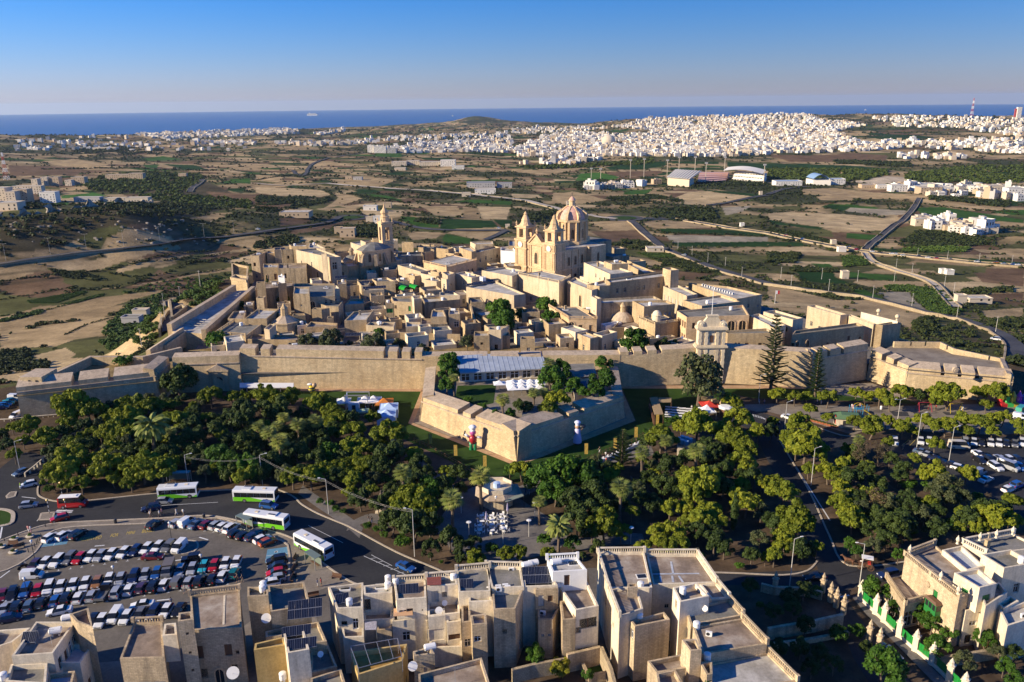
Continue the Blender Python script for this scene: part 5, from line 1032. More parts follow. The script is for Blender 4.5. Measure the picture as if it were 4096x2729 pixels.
for f0 in(.0,FW-6.6):
 mb=MB(base);cbox(mb,f0,f0+6.6,0,6.4,GZ,Zn+2.3);mb.bd('tower',MR,t)
 for z0_,z1_ in((Zn-1.5,Zn-.9),(Zn+2.,Zn+2.7),(Zc,Zc+.8)):
  mb=MB(base);cbox(mb,f0-.33,f0+6.93,-.33,6.73,z0_,z1_);mb.bd('cornice',MR,t)
 mb=MB(base)
 for a in(.35,1.25,5.35,6.25):
  cbox(mb,f0+a-.3,f0+a+.3,-.28,.1,GZ,Zn+2.1);cbox(mb,f0-.28 if f0==0 else f0+6.5,f0+.1 if f0==0 else f0+6.88,a-.3,a+.3,GZ,Zn+2.1)
 mb.bd('pilaster',MR,t);ctr=C_(f0+3.3,3.2,0);belfry(t,base,ctr,5.6,Zn+2.7,Zn+7.6,Zn+14.,rzF,MR);k_=C_(f0+3.3,-.12,Zn+.4);mb=MB(base);nrm_=V3([-sx[0],-sx[1],0]);mb.tube(k_,k_+nrm_*.25,1.35,1.35,20);mb.bd('clock',MC,t);MB(base).tube(k_+nrm_*.25,k_+nrm_*.28,1.05,1.05,20,0).bd('clock_face',M_FRAMEW,t);mb=MB(base);e=k_+nrm_*.32;mb.bar(e,e+(0,0,.8),.1);mb.bar(e,e+fx*.55,.1);mb.bd('clock_hand',MD,t);mb=MB(base);p=V3([ctr[0],ctr[1],Zn+13.8]);mb.bar(p,p+(0,0,2.2),.12);mb.bar(p+(-.5,0,1.5),p+(.5,0,1.5),.12);mb.bd('cross',MD,t)
mb=MB(base);A,B=C_(FW-6.8,.9,Zn+1.),C_(6.8,.9,Zn+1.);M_=(A+B)/2+(0,0,4.6)
dv=sx*2.2
mb.add([A,B,M_,A+dv,B+dv,M_+dv],[(0,1,2),(1,4,5,2),(0,2,5,3),(3,5,4)])
mb.bar(A-sx*.1,M_-sx*.1+(0,0,.1),.8,.6);mb.bar(B-sx*.1,M_-sx*.1+(0,0,.1),.8,.6);mb.bar(A-sx*.1,B-sx*.1,.8,.6);mb.bd('pediment',MR,t)
mb=MB(base).lathe(M_+sx*.6,[(.5,0),(.35,.7),(.6,1.2),(.2,2.2),(.05,2.6)],6);p=M_+sx*.6+(0,0,2.5);mb.bar(p,p+(0,0,1.6),.1);mb.bar(p+(-.45,0,1.1),p+(.45,0,1.1),.1);mb.bd('finial',MR,t)
mb=MB(base)
for f in(7.3,8.6,FW-8.6,FW-7.3):cbox(mb,f-.3,f+.3,.62,1.1,GZ,Zn+.6)
mb.bd('pilaster',MR,t)
fd=-fx[:2];fn=NA([fd[1],-fd[0]])
a=C_(FW,.98,0)[:2]
pw('arch',t,base,a,fd,fn,FW/2,Zc+2.2,2.6,5.6,0)
mb=MB(base);q=C_(FW/2,.95,Zc-2.4);mb.tube(q,q-sx*.35,1.15,1.15,16);mb.bd('roundel',MC,t)
pw('arch',t,base,a,fd,fn,FW/2,GZ,3.4,4.6,0,'door')
a=C_(.28,0,0)[:2];sd=sx[:2];sn=NA([sd[1],-sd[0]])
for s_,w,h in((9.2,2.,4.4),(13.6,2.,4.4),(18,2.,4.4),(25.6-0,2.2,4.6)):
 pw('arch',t,base,C_(.28 if s_<20 else-2.5,0,0)[:2],sd,sn,s_,Zc+1.6,w,h,0)
mb=MB(base)
for s_ in(7,11.4,15.8,20.2):cbox(mb,-.05,.4,s_-.4,s_+.4,Zc+.7,Zn-1.6)
for s_ in(7,11.4,15.8,20.2):cbox(mb,-.2,.4,s_-.45,s_+.45,GZ,Zc)
mb.bd('pilaster',MR,t)
for s_ in(9.2,13.6,18):
 mb=MB(base);q=C_(.3,s_,GZ+4.2);mb.tube(q,q-fx*.0+V3([sn[0],sn[1],0])*.2,.8,.8,14);mb.bd('oculus',MG,t)
dc=C_(FW/2-1.,23.,0)
M_PINK=pl('pink_dome_render',(.62,.36,.27),.8,var=.22,scale=.8)
z0=Zn-.6
MB(base).lathe((dc[0],dc[1],z0),[(7.2,0),(7.2,1.6),(6.7,1.8),(6.7,9.6),(7.5,9.9),(7.5,10.7),(6.9,10.8)],8,a0=rzF+pi/8).bd('drum',MR,t)
for i in range(8):
 an=rzF+pi/8+i*pi/4;mb=MB(base)
 for da in(-.13,.13):
  q=dc[:2]+NA([cos(an+da),sin(an+da)])*6.75;mb.box((*q,z0+1.6),(.9,.9,8.3),an)
 mb.bd('pilaster',MR,t);an2=an+pi/8;n2=NA([cos(an2),sin(an2)]);d2=NA([-n2[1],n2[0]]);q=dc[:2]+n2*(6.7*cos(pi/8))-d2*3;pw('arch',t,base,q,d2,n2,3,z0+2.6,1.9,4.6,0);mb=MB(base);r_=NA([cos(an),sin(an),0]);s_=NA([-sin(an),cos(an),0])*.55;prof=[(7.3,10.8),(7.5,12.2),(6.9,13.6),(6.1,14.1),(5.3,14.7),(4.8,14.5),(5.8,12.8),(5.6,10.8)];vs=[dc*(1,1,0)+r_*x_+k_+V3([0,0,z0+z_])for k_ in(-s_,s_)for x_,z_ in prof];k8=len(prof);mb.add(vs,[tuple(range(k8)),tuple(range(2*k8-1,k8-1,-1))]+[(i_,k8+i_,k8+(i_+1)%k8,(i_+1)%k8)for i_ in range(k8)]);mb.bd('scroll',MR,t)
MB(base).lathe((dc[0],dc[1],z0+10.7),[(6.3,0),(6.15,1.2),(5.6,2.5),(4.6,3.9),(3.2,5.),(1.9,5.6),(1.6,5.7)],24).bd('dome',M_PINK,t,smooth=True)
mb=MB(base)
for i in range(8):
 an=rzF+i*pi/4+pi/8;r_=NA([cos(an),sin(an),0]);pr=[(6.3,0),(6.2,1.2),(5.65,2.5),(4.65,3.9),(3.25,5.05),(1.9,5.7)]
 for(x0,z0_),(x1,z1_)in zip(pr,pr[1:]):mb.bar(dc*(1,1,0)+r_*x0+V3([0,0,z0+10.7+z0_]),dc*(1,1,0)+r_*x1+V3([0,0,z0+10.7+z1_]),.7,.4)
mb.bd('rib',MR,t)
mb=MB(base);zl=z0+16.2;mb.lathe((dc[0],dc[1],zl),[(1.9,0),(1.5,.5),(1.3,.8),(1.25,2.4),(1.7,2.5),(1.5,2.8)],8);mb.bd('lantern',MR,t)
mb=MB(base).lathe((dc[0],dc[1],zl+2.8),[(1.45,0),(1.1,.7),(.5,1.3),(.15,1.6)],12);p=V3([dc[0],dc[1],zl+4.3]);mb.bd('lantern_cap',M_PINK,t)
MB(base).bar(p,p+(0,0,1.8),.12).bar(p+(-.5,0,1.2),p+(.5,0,1.2),.12).bd('cross',MD,t)
t2=tg('chapter_house','grey blue roofed chapter house behind the cathedral dome','building',(*C_(2,SL+5,0)[:2],GZ));mb=MB(t2.location)
cbox(mb,4,FW,SL+.05,SL+12,GZ,Zn-1.2,0,1);cbox(mb,-4,5,SL+3,SL+10,GZ,Zn-7,0,1);mb.bd('wall',[MO,RG_],t2)
# main gate
a,b_=D_("1597,882")[0],D_("1661,881")[0]
t=tg('main_gate','baroque city gate with banded pilasters, scrolls and flagpole','gate',((a+b_)/2));base=t.location
gx=(b_-a)/NO(b_-a);gn=V3([gx[1],-gx[0],0]);W_=NO(b_-a);rz=atan2(gx[1],gx[0]);mid=(a+b_)/2
gp=lambda u,k_,z:mid+gx*u+gn*k_+V3([0,0,z])
MB(base).pz([gp(-W_/2,0,0),gp(W_/2,0,0),gp(W_/2,-4,0),gp(-W_/2,-4,0)],0,12.).pz([gp(-W_/2+.3,-.3,0),gp(W_/2-.3,-.3,0),gp(W_/2-.3,-3,0),gp(-W_/2+.3,-3,0)],12.,17.2).bd('block',MC,t)
for k_,z in((.55,11.4),(.35,17.)):
 mb=MB(base);q=gp(0,-1.2,z);mb.box(q,(W_+k_*2.2,3.6,.55),rz);mb.box(gp(0,-1.2,z+.55),(W_+k_*1.2,3.2,.3),rz);mb.bd('cornice',MC,t)
for u in(-W_/2+.7,-W_/2+2.6,W_/2-2.6,W_/2-.7):
 for q0,q1 in((0,11.4),(12.3,17.)):
  mb=MB(base)
  for i in range(int((q1-q0)/.9)):
   mb.box(gp(u,.05 if q0==0 else-.25,q0+i*.9),(1.05 if i%2 else.8,.7,.88),rz)
  mb.bd('banded_pilaster',MC,t)
pw('arch',t,base,gp(-3,.03,0)[:2],gx[:2],gn[:2],3,0,4.6,7.,0,'archway')
pw('brown',t,base,gp(-3,-.2,0)[:2],gx[:2],gn[:2],3,13.,1.,2.2,0)
MB(base).box(gp(0,.12,8.6),(2.4,.25,1.9),rz).bd('carved_panel',MC,t)
prof=[(-4.4,0),(-4.4,.9),(-3.2,1.1),(-2.4,2.),(-1.7,3.),(-1.5,3.4),(1.5,3.4),(1.7,3.),(2.4,2.),(3.2,1.1),(4.4,.9),(4.4,0)]
mb=MB(base);k_=len(prof);vs=[gp(x_,y_,17.6+z_)for y_ in(-.4,-1.5)for x_,z_ in prof]
mb.add(vs,[tuple(range(k_))[::-1],tuple(range(k_,2*k_))]+[(i,(i+1)%k_,k_+(i+1)%k_,k_+i)for i in range(k_)]);mb.box(gp(0,-.95,21.),(3.6,1.4,.35),rz);mb.bd('gable',MC,t)
for s_ in(-1,1):
 mb=MB(base);q=gp(s_*3.3,-.2,18.6);mb.tube(q,q+gn*.3*-1-gn*.9,1.05,1.05,16);mb.tube(q+gn*.25,q,.45,.5,12);mb.bd('scroll',MC,t)
t=tg('flagpole','white flagpole standing on top of the city gate','flagpole',gp(0,-1.6,21));mb=MB(t.location);p=gp(0,-1.6,20.9);mb.tube(p,p+(0,0,9),.1,.06,6);mb.bd('pole',MW,t)
t=tg('flagpole','short flagpole with red and white flag on the museum roof','flagpole',g('m8',1005,325,13));p=g('m8',1005,325,13);MB(p).tube(p,p+(0,0,5),.07,.05,6).bd('pole',MW,t)
for nm,x0,mt in(('white_half',0,MW),('red_half',.7,pl('flag_red',(.5,.02,.03),.8))):
 MB(p).pz([p+(x0,-.02,0),p+(x0+.7,-.02,0),p+(x0+.7,.02,0),p+(x0,.02,0)],16.6,17.8,bottom=True).bd(nm,mt,t)
t=tg('side_gate','pedimented arched portal of the side gate in the shaded wall','gate',D_("507,897")[0]);base=t.location
q=D_("485,898 529,897");gx=(q[1]-q[0])/NO(q[1]-q[0]);gn=V3([gx[1],-gx[0],0]);mid=(q[0]+q[1])/2;rz=atan2(gx[1],gx[0]);gp=lambda u,k_,z:mid+gx*u+gn*k_+V3([0,0,z])
MB(base).box(gp(-2.2,0,0),(1.3,1.4,6.2),rz).box(gp(2.2,0,0),(1.3,1.4,6.2),rz).box(gp(0,0,5.),(4,1.2,1.2),rz).box(gp(0,0,6.2),(6.4,1.8,.5),rz).bd('frame',MS,t)
mb=MB(base);A,B,C3=gp(-3.2,.9,6.7),gp(3.2,.9,6.7),gp(0,.9,8.5);mb.add([A,B,C3,A-gn*1.8,B-gn*1.8,C3-gn*1.8],[(0,1,2),(0,2,5,3),(1,4,5,2)]);mb.bd('pediment',MF,t)
pw('arch',t,base,gp(-3,.2,0)[:2],gx[:2],gn[:2],3,0,3.4,5.,0,'archway')
# small houses and yard walls squeezed between the named ones
rnd=random.Random(21)
CP=[(-95,240),(-20,243),(60,243),(75,250),(90,290),(60,330),(20,370),(-20,400),(-80,395),(-105,350),(-98,260)]
FOOT=[(k_,[tuple(p)for p in v[1]],ME(v[1],axis=0))for k_,v in BUILT.items()if min(p[1]for p in v[1])>215]
CNT={};NF=len(FOOT)
_n=0
for _ in range(6000):
 x_,y_=rnd.uniform(-105,90),rnd.uniform(240,400)
 if not inp(x_,y_,CP)or _n>175:continue
 w,l_,an=rnd.uniform(3.2,7.5),rnd.uniform(3.2,8),.32+rnd.uniform(-.12,.12)+.35*(x_>20);c4=[(x_+cos(an)*a*w/2-sin(an)*b_*l_/2,y_+sin(an)*a*w/2+cos(an)*b_*l_/2)for a,b_ in((-1,-1),(1,-1),(1,1),(-1,1))];tst=c4+[(x_,y_)]+[((c4[i][0]+c4[i-1][0])/2,(c4[i][1]+c4[i-1][1])/2)for i in range(4)]
 if any(hypot(x_-f[2][0],y_-f[2][1])<45 and(inp([p[0]for p in tst],[p[1]for p in tst],f[1]).any()or inp([p[0]for p in f[1]],[p[1]for p in f[1]],c4).any())for f in FOOT):continue
 near=min(FOOT[:NF],key=lambda f:hypot(x_-f[2][0],y_-f[2][1]));CNT[near[0]]=CNT.get(near[0],-1)+1;_n+=1;zt=GZ+rnd.choice([2.4,3,3.6,4.2,5,6])+max(0,(y_-290)*.03);k9=CNT[near[0]];lab=('low' if k9==0 else NTH[k9]+' low')+' stone house beside the '+short(near[0],9);bldg(lab,c4,zt,GZ,rnd.choice([MS,MS,MO,MC,MC]),rnd.choice([RP_,RP_,RG_,M_ROOFB]),ph=rnd.choice([.5,.9,1.2]),wprob=.6,seed=_n,cat='house',name='stone_house');FOOT.append((lab,c4,NA([x_,y_])))
 if CNT[near[0]]==0 and rnd.random()<.6:clt(lab,rnd.choice('tbahd'),_n)
 # the town this side of the gardens
TW_=stone('town_limestone',(.50,.39,.25),(.66,.53,.36),(.16,.13,.095),course=.27,blk=.6,mortar=.45,stain=.6,bump=.4,po=.1)
MP=stone('town_plaster',(.70,.60,.44),(.80,.71,.55),(.30,.25,.19),course=0,stain=.45,bump=.15,po=.1)
M_YELLOW=stone('ochre_render',(.52,.36,.13),(.62,.45,.19),(.25,.18,.09),course=0,stain=.4,bump=.15)
M_OCHREF=ground('ochre_floor',(.30,.17,.04),(.38,.22,.06),(.45,.28,.09),.4,2)
M_PEACH=ground('peach_tiles',(.38,.25,.17),(.46,.31,.21),(.53,.37,.26),.4,2)
M_BLUEF=ground('blue_grey_roof',(.34,.36,.40),(.44,.46,.49),(.54,.55,.57),.4,2)
MCODE.update({'t':TW_,'p':MP,'y':M_YELLOW});RCODE.update({'o':M_OCHREF,'e':M_PEACH,'u':M_BLUEF})
TOWN="""cream plastered house with two white barrel tanks|d0|105,1330 485,1302 690,1012 330,1012|9.5|pb|y
sunken blue grey terrace of the plastered house|d0|520,1392 735,1392 850,1225 640,1205|6.6|pu|
rough stair block beside the plastered house|d0|700,1012 850,1060 812,885 640,942|11|tb|
low dark roofed house in the near corner|d0|50,1560 420,1585 435,1392 100,1402|8|pg|
bluish yard roof beside the near corner house|d0|430,1580 660,1580 690,1462 440,1490|7|tu|
long blank cream house at the picture edge|d0|-200,1300 110,1200 280,1067 -50,1092|7.2|pb|
dark lime roofed house with three tall porch openings|d0|1100,1352 1510,1342 1490,1012 1225,1027|8.6|tb|
narrow stone stair tower with tiny square windows|d0|1632,1012 1772,992 1762,917 1640,932|13|tg|
little roof room leaning on the stone stair tower|d0|1490,1142 1625,1132 1615,1022 1510,1032|10.2|pb|
old palazzo with a round barred window and garden door|d0|1765,1090 2220,1062 2200,717 1742,772|9.6|tb|
felt roofed house with a large dish by the lane|d1|132,922 500,862 442,647 108,682|10|tg|
tank topped stone block beside the felt roofed house|d1|-80,782 112,772 106,692 -80,692|11.6|tg|
walled lower terrace beneath the solar rack|d1|330,1232 650,1192 572,1012 320,1062|7.6|tg|
small yard roofs left of the solar tower|d1|90,1152 330,1132 320,1052 86,1102|7.6|tb|
white fronted solar tower house|d1|290,1302 490,1267 432,1062 250,1112|11|pg|
ribbed golden wall house at the bottom edge|d1|-20,1275 285,1225 255,1150 -10,1212|9.2|yg|
dark sunken terrace along the narrow lane|d1|500,1482 745,1422 655,1202 500,1252|6.2|tg|d
bottom terrace with a broken parapet|d1|500,1642 820,1570 780,1442 500,1532|6.6|tg|
lane corner house with a white window wall|d1|740,892 980,882 985,652 662,692|10|pg|
brown floored terrace under the white window wall|d1|800,1160 990,1152 985,900 770,905|6.4|pb|
house with a skylit white patched roof|d1|990,762 1250,747 1250,652 985,682|10.1|pp|
brown yard terrace below the white patched roof|d1|990,1002 1250,987 1250,762 990,775|7|pb|
small stone back room under the patterned awning|d1|1110,1092 1245,1082 1245,1002 1110,1012|6|tb|
house with a round stain on its roof and solar heater|d1|1290,812 1565,792 1555,622 1265,642|10.5|pb|
back wing with a blue window and orange awning|d1|1250,1012 1455,992 1450,825 1260,835|7.1|pb|
tall cream back wall with a single dark window|d1|1570,692 1850,667 1840,592 1565,612|11|pg|
brown roof terrace behind the cream back wall|d1|1578,962 1872,932 1858,700 1572,715|8.1|pb|d
cream courtyard house with a wide dark window|d1|1580,972 1738,955 1732,890 1575,900|8|pb|
right hand court wing with a curtained window|d1|1752,1022 1882,1007 1872,925 1742,945|7.1|pb|
peach tiled court of the cream house|d1|1600,1252 1892,1242 1890,1150 1592,1160|3.6|pe|
roof of skylights and black solar collectors|d1|1860,742 2152,732 2145,515 1840,542|11|pg|
white walled roof terrace beside the grey deck|d1|1955,832 2172,822 2155,740 1950,748|10|pp|
slim white topped tower with two windows|d1|1985,1042 2122,1032 2112,937 1970,952|9.6|tp|
narrow golden back wall with one white window|d1|1888,1022 1972,1012 1965,850 1885,860|8.6|tb|
grey deck roof crowded with air conditioners|d1|2165,702 2462,692 2432,512 2112,502|11|pg|
lower grey deck over dark balconies|d1|2180,902 2382,892 2462,694 2165,704|10.4|tg|
house under the big blue solar field|d2|112,692 420,682 352,532 92,552|10.9|pg|
bright white roof house with a ladder|d2|372,557 690,537 602,427 322,442|12.6|wp|
white terraced house with a balcony over the yard|d2|585,907 797,867 690,640 432,690|9.8|pb|
small white terrace in front of the white house|d2|465,997 582,987 565,812 440,822|8.6|tb|
back house with a white door above its terrace|d2|215,722 425,712 420,682 210,690|10.6|tg|
dark terrace tower with two tiny windows|d2|242,992 375,992 450,862 230,872|7.1|tg|a
yard pool house with an ochre sunken terrace|d1|935,1502 1345,1372 1387,1215 865,1290|6.8|yo|
roof with a big barrel at the yard corner|d1|1450,1330 1640,1305 1600,1240 1440,1285|7.4|tg|
worn roofs at the bottom edge by the oleander|d1|1500,1720 2150,1590 2072,1342 1490,1492|6.6|tb|y
twin roof house with striped balustrade shadows|d2|885,702 1290,702 1215,372 787,377|11|pb|
front strip of the twin roof house|d2|988,967 1205,892 1150,702 890,710|10.9|pb|
little box room on the twin roof house|d2|1062,702 1155,692 1150,652 1060,662|12.6|tg|
great mottled roof with a long balustrade|d2|1295,672 1880,652 1702,392 1235,392|10.5|pb|
right wing of the great mottled roof|d2|1832,802 1992,792 1880,655 1722,664|10.3|pb|
white box storey carrying a funnel tank|d2|1545,832 1812,777 1690,652 1478,697|12.6|pb|
felt roof with a small hatch and tank pier|d2|1642,1042 2122,952 1992,802 1592,892|10|tg|d
dark roof veined with white repair lines|d2|1752,1312 2342,1217 2117,980 1662,1057|10|tb|a
blank stone walled block with a white tank|d2|1130,1057 1452,992 1397,922 1085,1002|9.6|tg|
lower house with white roof scars|d2|1330,1482 1632,1432 1552,1312 1245,1372|8.6|tb|
bottom roof with lit parapet beside the scars|d2|1345,1600 1580,1590 1500,1450 1325,1482|9|tb|
stone stair tower with white cracks on top|d2|1640,1282 1742,1272 1692,1167 1560,1177|12|tb|
green door tower carrying a square tank|d2|1790,1502 1842,1492 1837,1372 1722,1382|9.6|tg|
wide grey roof at the bottom right corner|d2|1850,1660 2620,1560 2352,1290 1760,1400|8.4|tp|
balustraded corner villa with green balcony and door|d3|1755,802 1990,692 1530,302 1258,405|9|tb|
white terrace roof of the corner villa|d3|1830,542 1990,502 1780,312 1600,352|9.6|pu|
white upper box of the corner villa|d3|1945,702 2102,662 1932,522 1712,562|11|pu|
long balustraded house behind the corner villa|d3|2000,392 2520,332 2252,202 1790,290|10|pg|h
upper house with a round tank behind the villa|d3|2170,522 2450,472 2230,347 1960,392|11.2|pg|
annexe with canted windows below the villa|d3|1820,912 2030,882 1965,802 1762,862|6.6|pb|
white service block stepping down from the villa|d3|2000,872 2200,742 2122,642 1945,742|8.6|pb|
pale bay house beside the orange trees|d3|2165,892 2305,822 2222,772 2112,842|7.2|pb|
last white house at the right edge|d3|2200,1052 2520,952 2380,820 2125,900|6.8|pp|a
pillared porch terrace of the corner villa|d3|1260,857 1510,797 1245,582 1087,612|4.6|tb|"""
OPSX.update({'dark lime roofed house with three tall porch openings':{0:[(.15,.4,1.6,4.2,'opening'),(.48,.4,1.6,4.2,'opening'),(.8,.4,1.6,4.2,'opening')]},'narrow stone stair tower with tiny square windows':{0:[(.5,10.6,.4,.4,'dark'),(.5,7.4,.4,.4,'dark'),(.5,4.4,.4,.4,'dark')]},'old palazzo with a round barred window and garden door':{0:[(.09,4.6,1.,2.2,'brown'),(.67,4.8,1.1,2.,'brown'),(.85,5.,.5,.6,'dark'),(.12,1.2,1,1.6,'dark'),(.43,.1,1.7,2.8,'arch'),(.75,1.4,.9,1.8,'dark')]},'cream plastered house with two white barrel tanks':{1:[(.2,5.9,1.1,1.9,'dark'),(.45,5.4,1.,2.2,'door'),(.66,5.8,1,2.1,'white'),(.85,6.6,1.3,1.4,'frame')],0:[(.9,2,1,1.4,'frame')]},'white fronted solar tower house':{0:[(.3,2.2,.9,1.2,'white')],3:[]},'lane corner house with a white window wall':{0:[(.25,7.,.9,.7,'dark'),(.68,6.2,.9,1.9,'white')],3:[]},'house with a skylit white patched roof':{0:[(.1,7.2,1,2.,'dark')]},'house with a round stain on its roof and solar heater':{0:[(.2,7.6,1.2,1.,'white'),(.42,7.6,1,1.2,'dark'),(.85,8.2,.2,.3,'dark')]},'back wing with a blue window and orange awning':{0:[(.6,3.4,1.3,1.6,'white')]},'tall cream back wall with a single dark window':{0:[(.56,8.8,.8,1.,'dark'),(.25,8.1,1.1,2.,'cream')]},'cream courtyard house with a wide dark window':{0:[(.4,3.7,2.6,2.,'frame')],3:[]},'right hand court wing with a curtained window':{0:[(.5,3.9,1.8,1.,'brown')]},'slim white topped tower with two windows':{0:[(.35,6.6,1.1,1.,'white'),(.4,2.6,.6,.6,'white')]},'narrow golden back wall with one white window':{0:[(.6,4.2,1,1.4,'white')]},'bright white roof house with a ladder':{0:[(.42,10.,.9,1.9,'brown')]},'white terraced house with a balcony over the yard':{0:[(.12,5.6,.9,1.1,'dark'),(.55,6.2,2.8,1.8,'dark'),(.35,.2,2.,2.6,'opening'),(.62,1.2,1,1.3,'dark')],3:[]},'back house with a white door above its terrace':{0:[(.25,7.6,.9,2.,'cream'),(.65,8.4,.8,1.1,'brown')]},'dark terrace tower with two tiny windows':{0:[(.3,4.,.5,.5,'white'),(.75,4.,.5,.5,'white')]},'blank stone walled block with a white tank':{0:[],3:[(.5,7,.8,1.6,'white')]},'white box storey carrying a funnel tank':{0:[],3:[(.5,10.2,.9,1.5,'dark')]},'green door tower carrying a square tank':{0:[(.5,6.6,1.,2.,'green')]},'balustraded corner villa with green balcony and door':{3:[(.62,4.9,1.,2.4,'green'),(.9,.8,1.2,2.2,'dark'),(.2,1.,1.2,2,'green')],0:[]},'white upper box of the corner villa':{3:[(.5,1.6,1.1,1.3,'green')],0:[(.5,1.7,1.6,1.2,'green')]},'annexe with canted windows below the villa':{0:[(.4,3.6,1.3,.9,'white'),(.3,.4,1.2,1.6,'dark'),(.75,.6,.9,1.4,'dark')]},'pillared porch terrace of the corner villa':{0:[(.2,.2,1.6,2.9,'opening'),(.6,.2,2.6,2.9,'opening')],3:[(.3,.2,2,2.9,'opening'),(.7,.2,2,2.9,'opening')]},})
BAL={'dark lime roofed house with three tall porch openings':(2,),'old palazzo with a round barred window and garden door':(2,),'twin roof house with striped balustrade shadows':(2,3),'great mottled roof with a long balustrade':(1,2),'right wing of the great mottled roof':(1,),'felt roof with a small hatch and tank pier':(1,),'dark roof veined with white repair lines':(1,),'front strip of the twin roof house':(3,),'balustraded corner villa with green balcony and door':(2,3),'long balustraded house behind the corner villa':(2,3),'pillared porch terrace of the corner villa':(0,3),'house with a round stain on its roof and solar heater':(2,),'tall cream back wall with a single dark window':(2,),'roof of skylights and black solar collectors':(2,),'grey deck roof crowded with air conditioners':(2,),'bright white roof house with a ladder':(2,),'wide grey roof at the bottom right corner':(1,)}
for ln in TOWN.splitlines():
 lab,reg,s,zt,st,cl=ln.split('|');zt=float(zt);zb=.0
 if lab.startswith(('little','white upper')):zb=zt-4.5
 bl=BAL.get(lab,());bldg(lab,gs(reg,s,zt),zt,zb,MCODE[st[0]],RCODE[st[1]],ph=.35 if bl else.75,ops=OPSX.get(lab),bal=bl,cat='villa' if 'villa' in lab else 'house',name='villa' if 'corner villa' in lab else 'town_house',wprob=.6,ptk=.3)
 for c_ in cl:clt(lab,c_,3)
for lab,reg,X,Y,z,kd in(("white barrel tank at the near edge of the plastered roof",'d0',518,1135,8.8,'b'),("white barrel tank at the far edge of the plastered roof",'d0',630,1015,8.8,'b'),("white round tank in the near corner of the town",'d0',40,1555,7.3,'t'),("larger open topped tank on the felt lane roof",'d1',860,870,9.3,'t'),("round tank nearest the skylight patch",'d1',1213,715,9.4,'t'),("round tank behind the skylight patch",'d1',1215,655,9.4,'t'),("big white tank left of the stained roof",'d1',1285,680,9.8,'t'),("white round tank in front of the black collectors",'d1',2128,765,9.3,'t'),("tank on the golden back wall roof",'d1',2040,1200,5.2,'t'),("long white tank standing by the red roof",'d1',1815,640,10.3,'t'),("huge steel barrel at the ochre yard corner",'d1',1600,1285,6.7,'b'),("pair mate barrel tank nearer the ladder",'d2',140,525,10.9,'b'),("pair mate barrel tank farther from the ladder",'d2',195,510,10.9,'b'),("dull barrel tank on the white roof house",'d2',405,500,12,'b'),("open tank behind the little box room",'d2',1180,715,10.3,'t'),("white tank on the blank stone walled block",'d2',1170,1005,8.9,'t'),("funnel shaped tank on the white box storey",'d2',1567,765,12,'t'),("white tank on the stone pier by the big dish",'d2',1588,960,9.3,'t'),("white tank above the veined dark roof",'d2',1693,1085,9.4,'t'),("square tank on the green door tower",'d2',1790,1375,8.9,'t'),("pale green round tank behind the villa",'d3',2320,480,10.5,'t'),("white round tank on the tank topped block",'d1',65,745,10.9,'t'),("round tank partner on the tank topped block",'d1',70,710,10.9,'t'),("round tank at the bottom edge by the golden ribs",'d1',250,1550,5,'t')):
 p=g(reg,X,Y,z);(wtank if kd=='t' else btank)(p,lab,*((.5,1.05)if kd=='t' else(.3,)))
solar(g('d1',322,1022,9.3),'large two row solar rack over the lane terrace',.18,5,2,tilt=20,lift=.5)
solar(g('d1',272,1175,10.4),'upper solar rack on the solar tower house',.2,4,1,tilt=22)
solar(g('d1',318,1295,10.4),'front solar rack on the solar tower house',.2,4,1,tilt=22)
solar(g('d2',130,683,10.3),'big blue two row solar field beside the ladder house',.03,6,2,tilt=18)
solar(g('d1',1905,728,10.3),'pair of black solar collectors beside the skylights',.03,2,1,tilt=30)
solar(g('d0',225,1230,8.8),'single black solar water heater on the plastered roof',.1,2,1,tilt=40)
solar(g('d1',1345,780,9.8),'white covered solar heater on the stained roof',.1,3,1,tilt=35)
solar(g('d1',770,865,9.3),'patterned solar heater on the lane corner roof',.3,2,1,tilt=30)
for lab,reg,X,Y,z,r in(("large white satellite dish on the felt house wall",'d1',98,1000,8,.75),("white oval dish on the brown roof terrace",'d1',1680,930,7.5,.6),("white dish on the yellow yard wall",'d1',1440,1440,5.6,.7),("tall dish beside the pier tank",'d2',1560,905,10.4,.6),("white dish in the near garden",'d0',2145,1500,4,.9)):
 dish(g(reg,X,Y,z)-(0,0,.6),lab,.2,r)
for i,(X,Y)in EN(((2225,715),(2230,735),(2290,705),(2310,720),(2345,555))):
 ac_unit(g('d1',X,Y,10.3),NTH[i]+' air conditioner on the grey deck roof, from the skylight side',.1)
for lab,reg,X,Y,z in(("glazed roof light beside the black collectors",'d1',2085,690,10.3),("green roof light on the grey deck",'d1',2205,610,10.3),("roof light beside the round tanks",'d1',1145,700,9.4),("brown hatch on the felt lane roof",'d1',820,715,9.3),("green glass hatch on the twin roof",'d2',1190,610,10.4),("white hatch on the felt roof",'d2',1800,950,9.3),("greenish glazed roof light on the ladder house",'d2',560,490,12),("blue glass hatch on the veined roof",'d2',1950,1240,9.3)):
 p=g(reg,X,Y,z);t=tg('skylight',lab,'skylight',p,.1,'rooftop skylights');MB().box((0,0,0),(1.7,1.3,.3)).bd('upstand',MW,t);MB().box((0,0,.3),(1.4,1.,.04)).bd('pane',CG_ if 'M_CARGLASS' in globals()else MG,t)
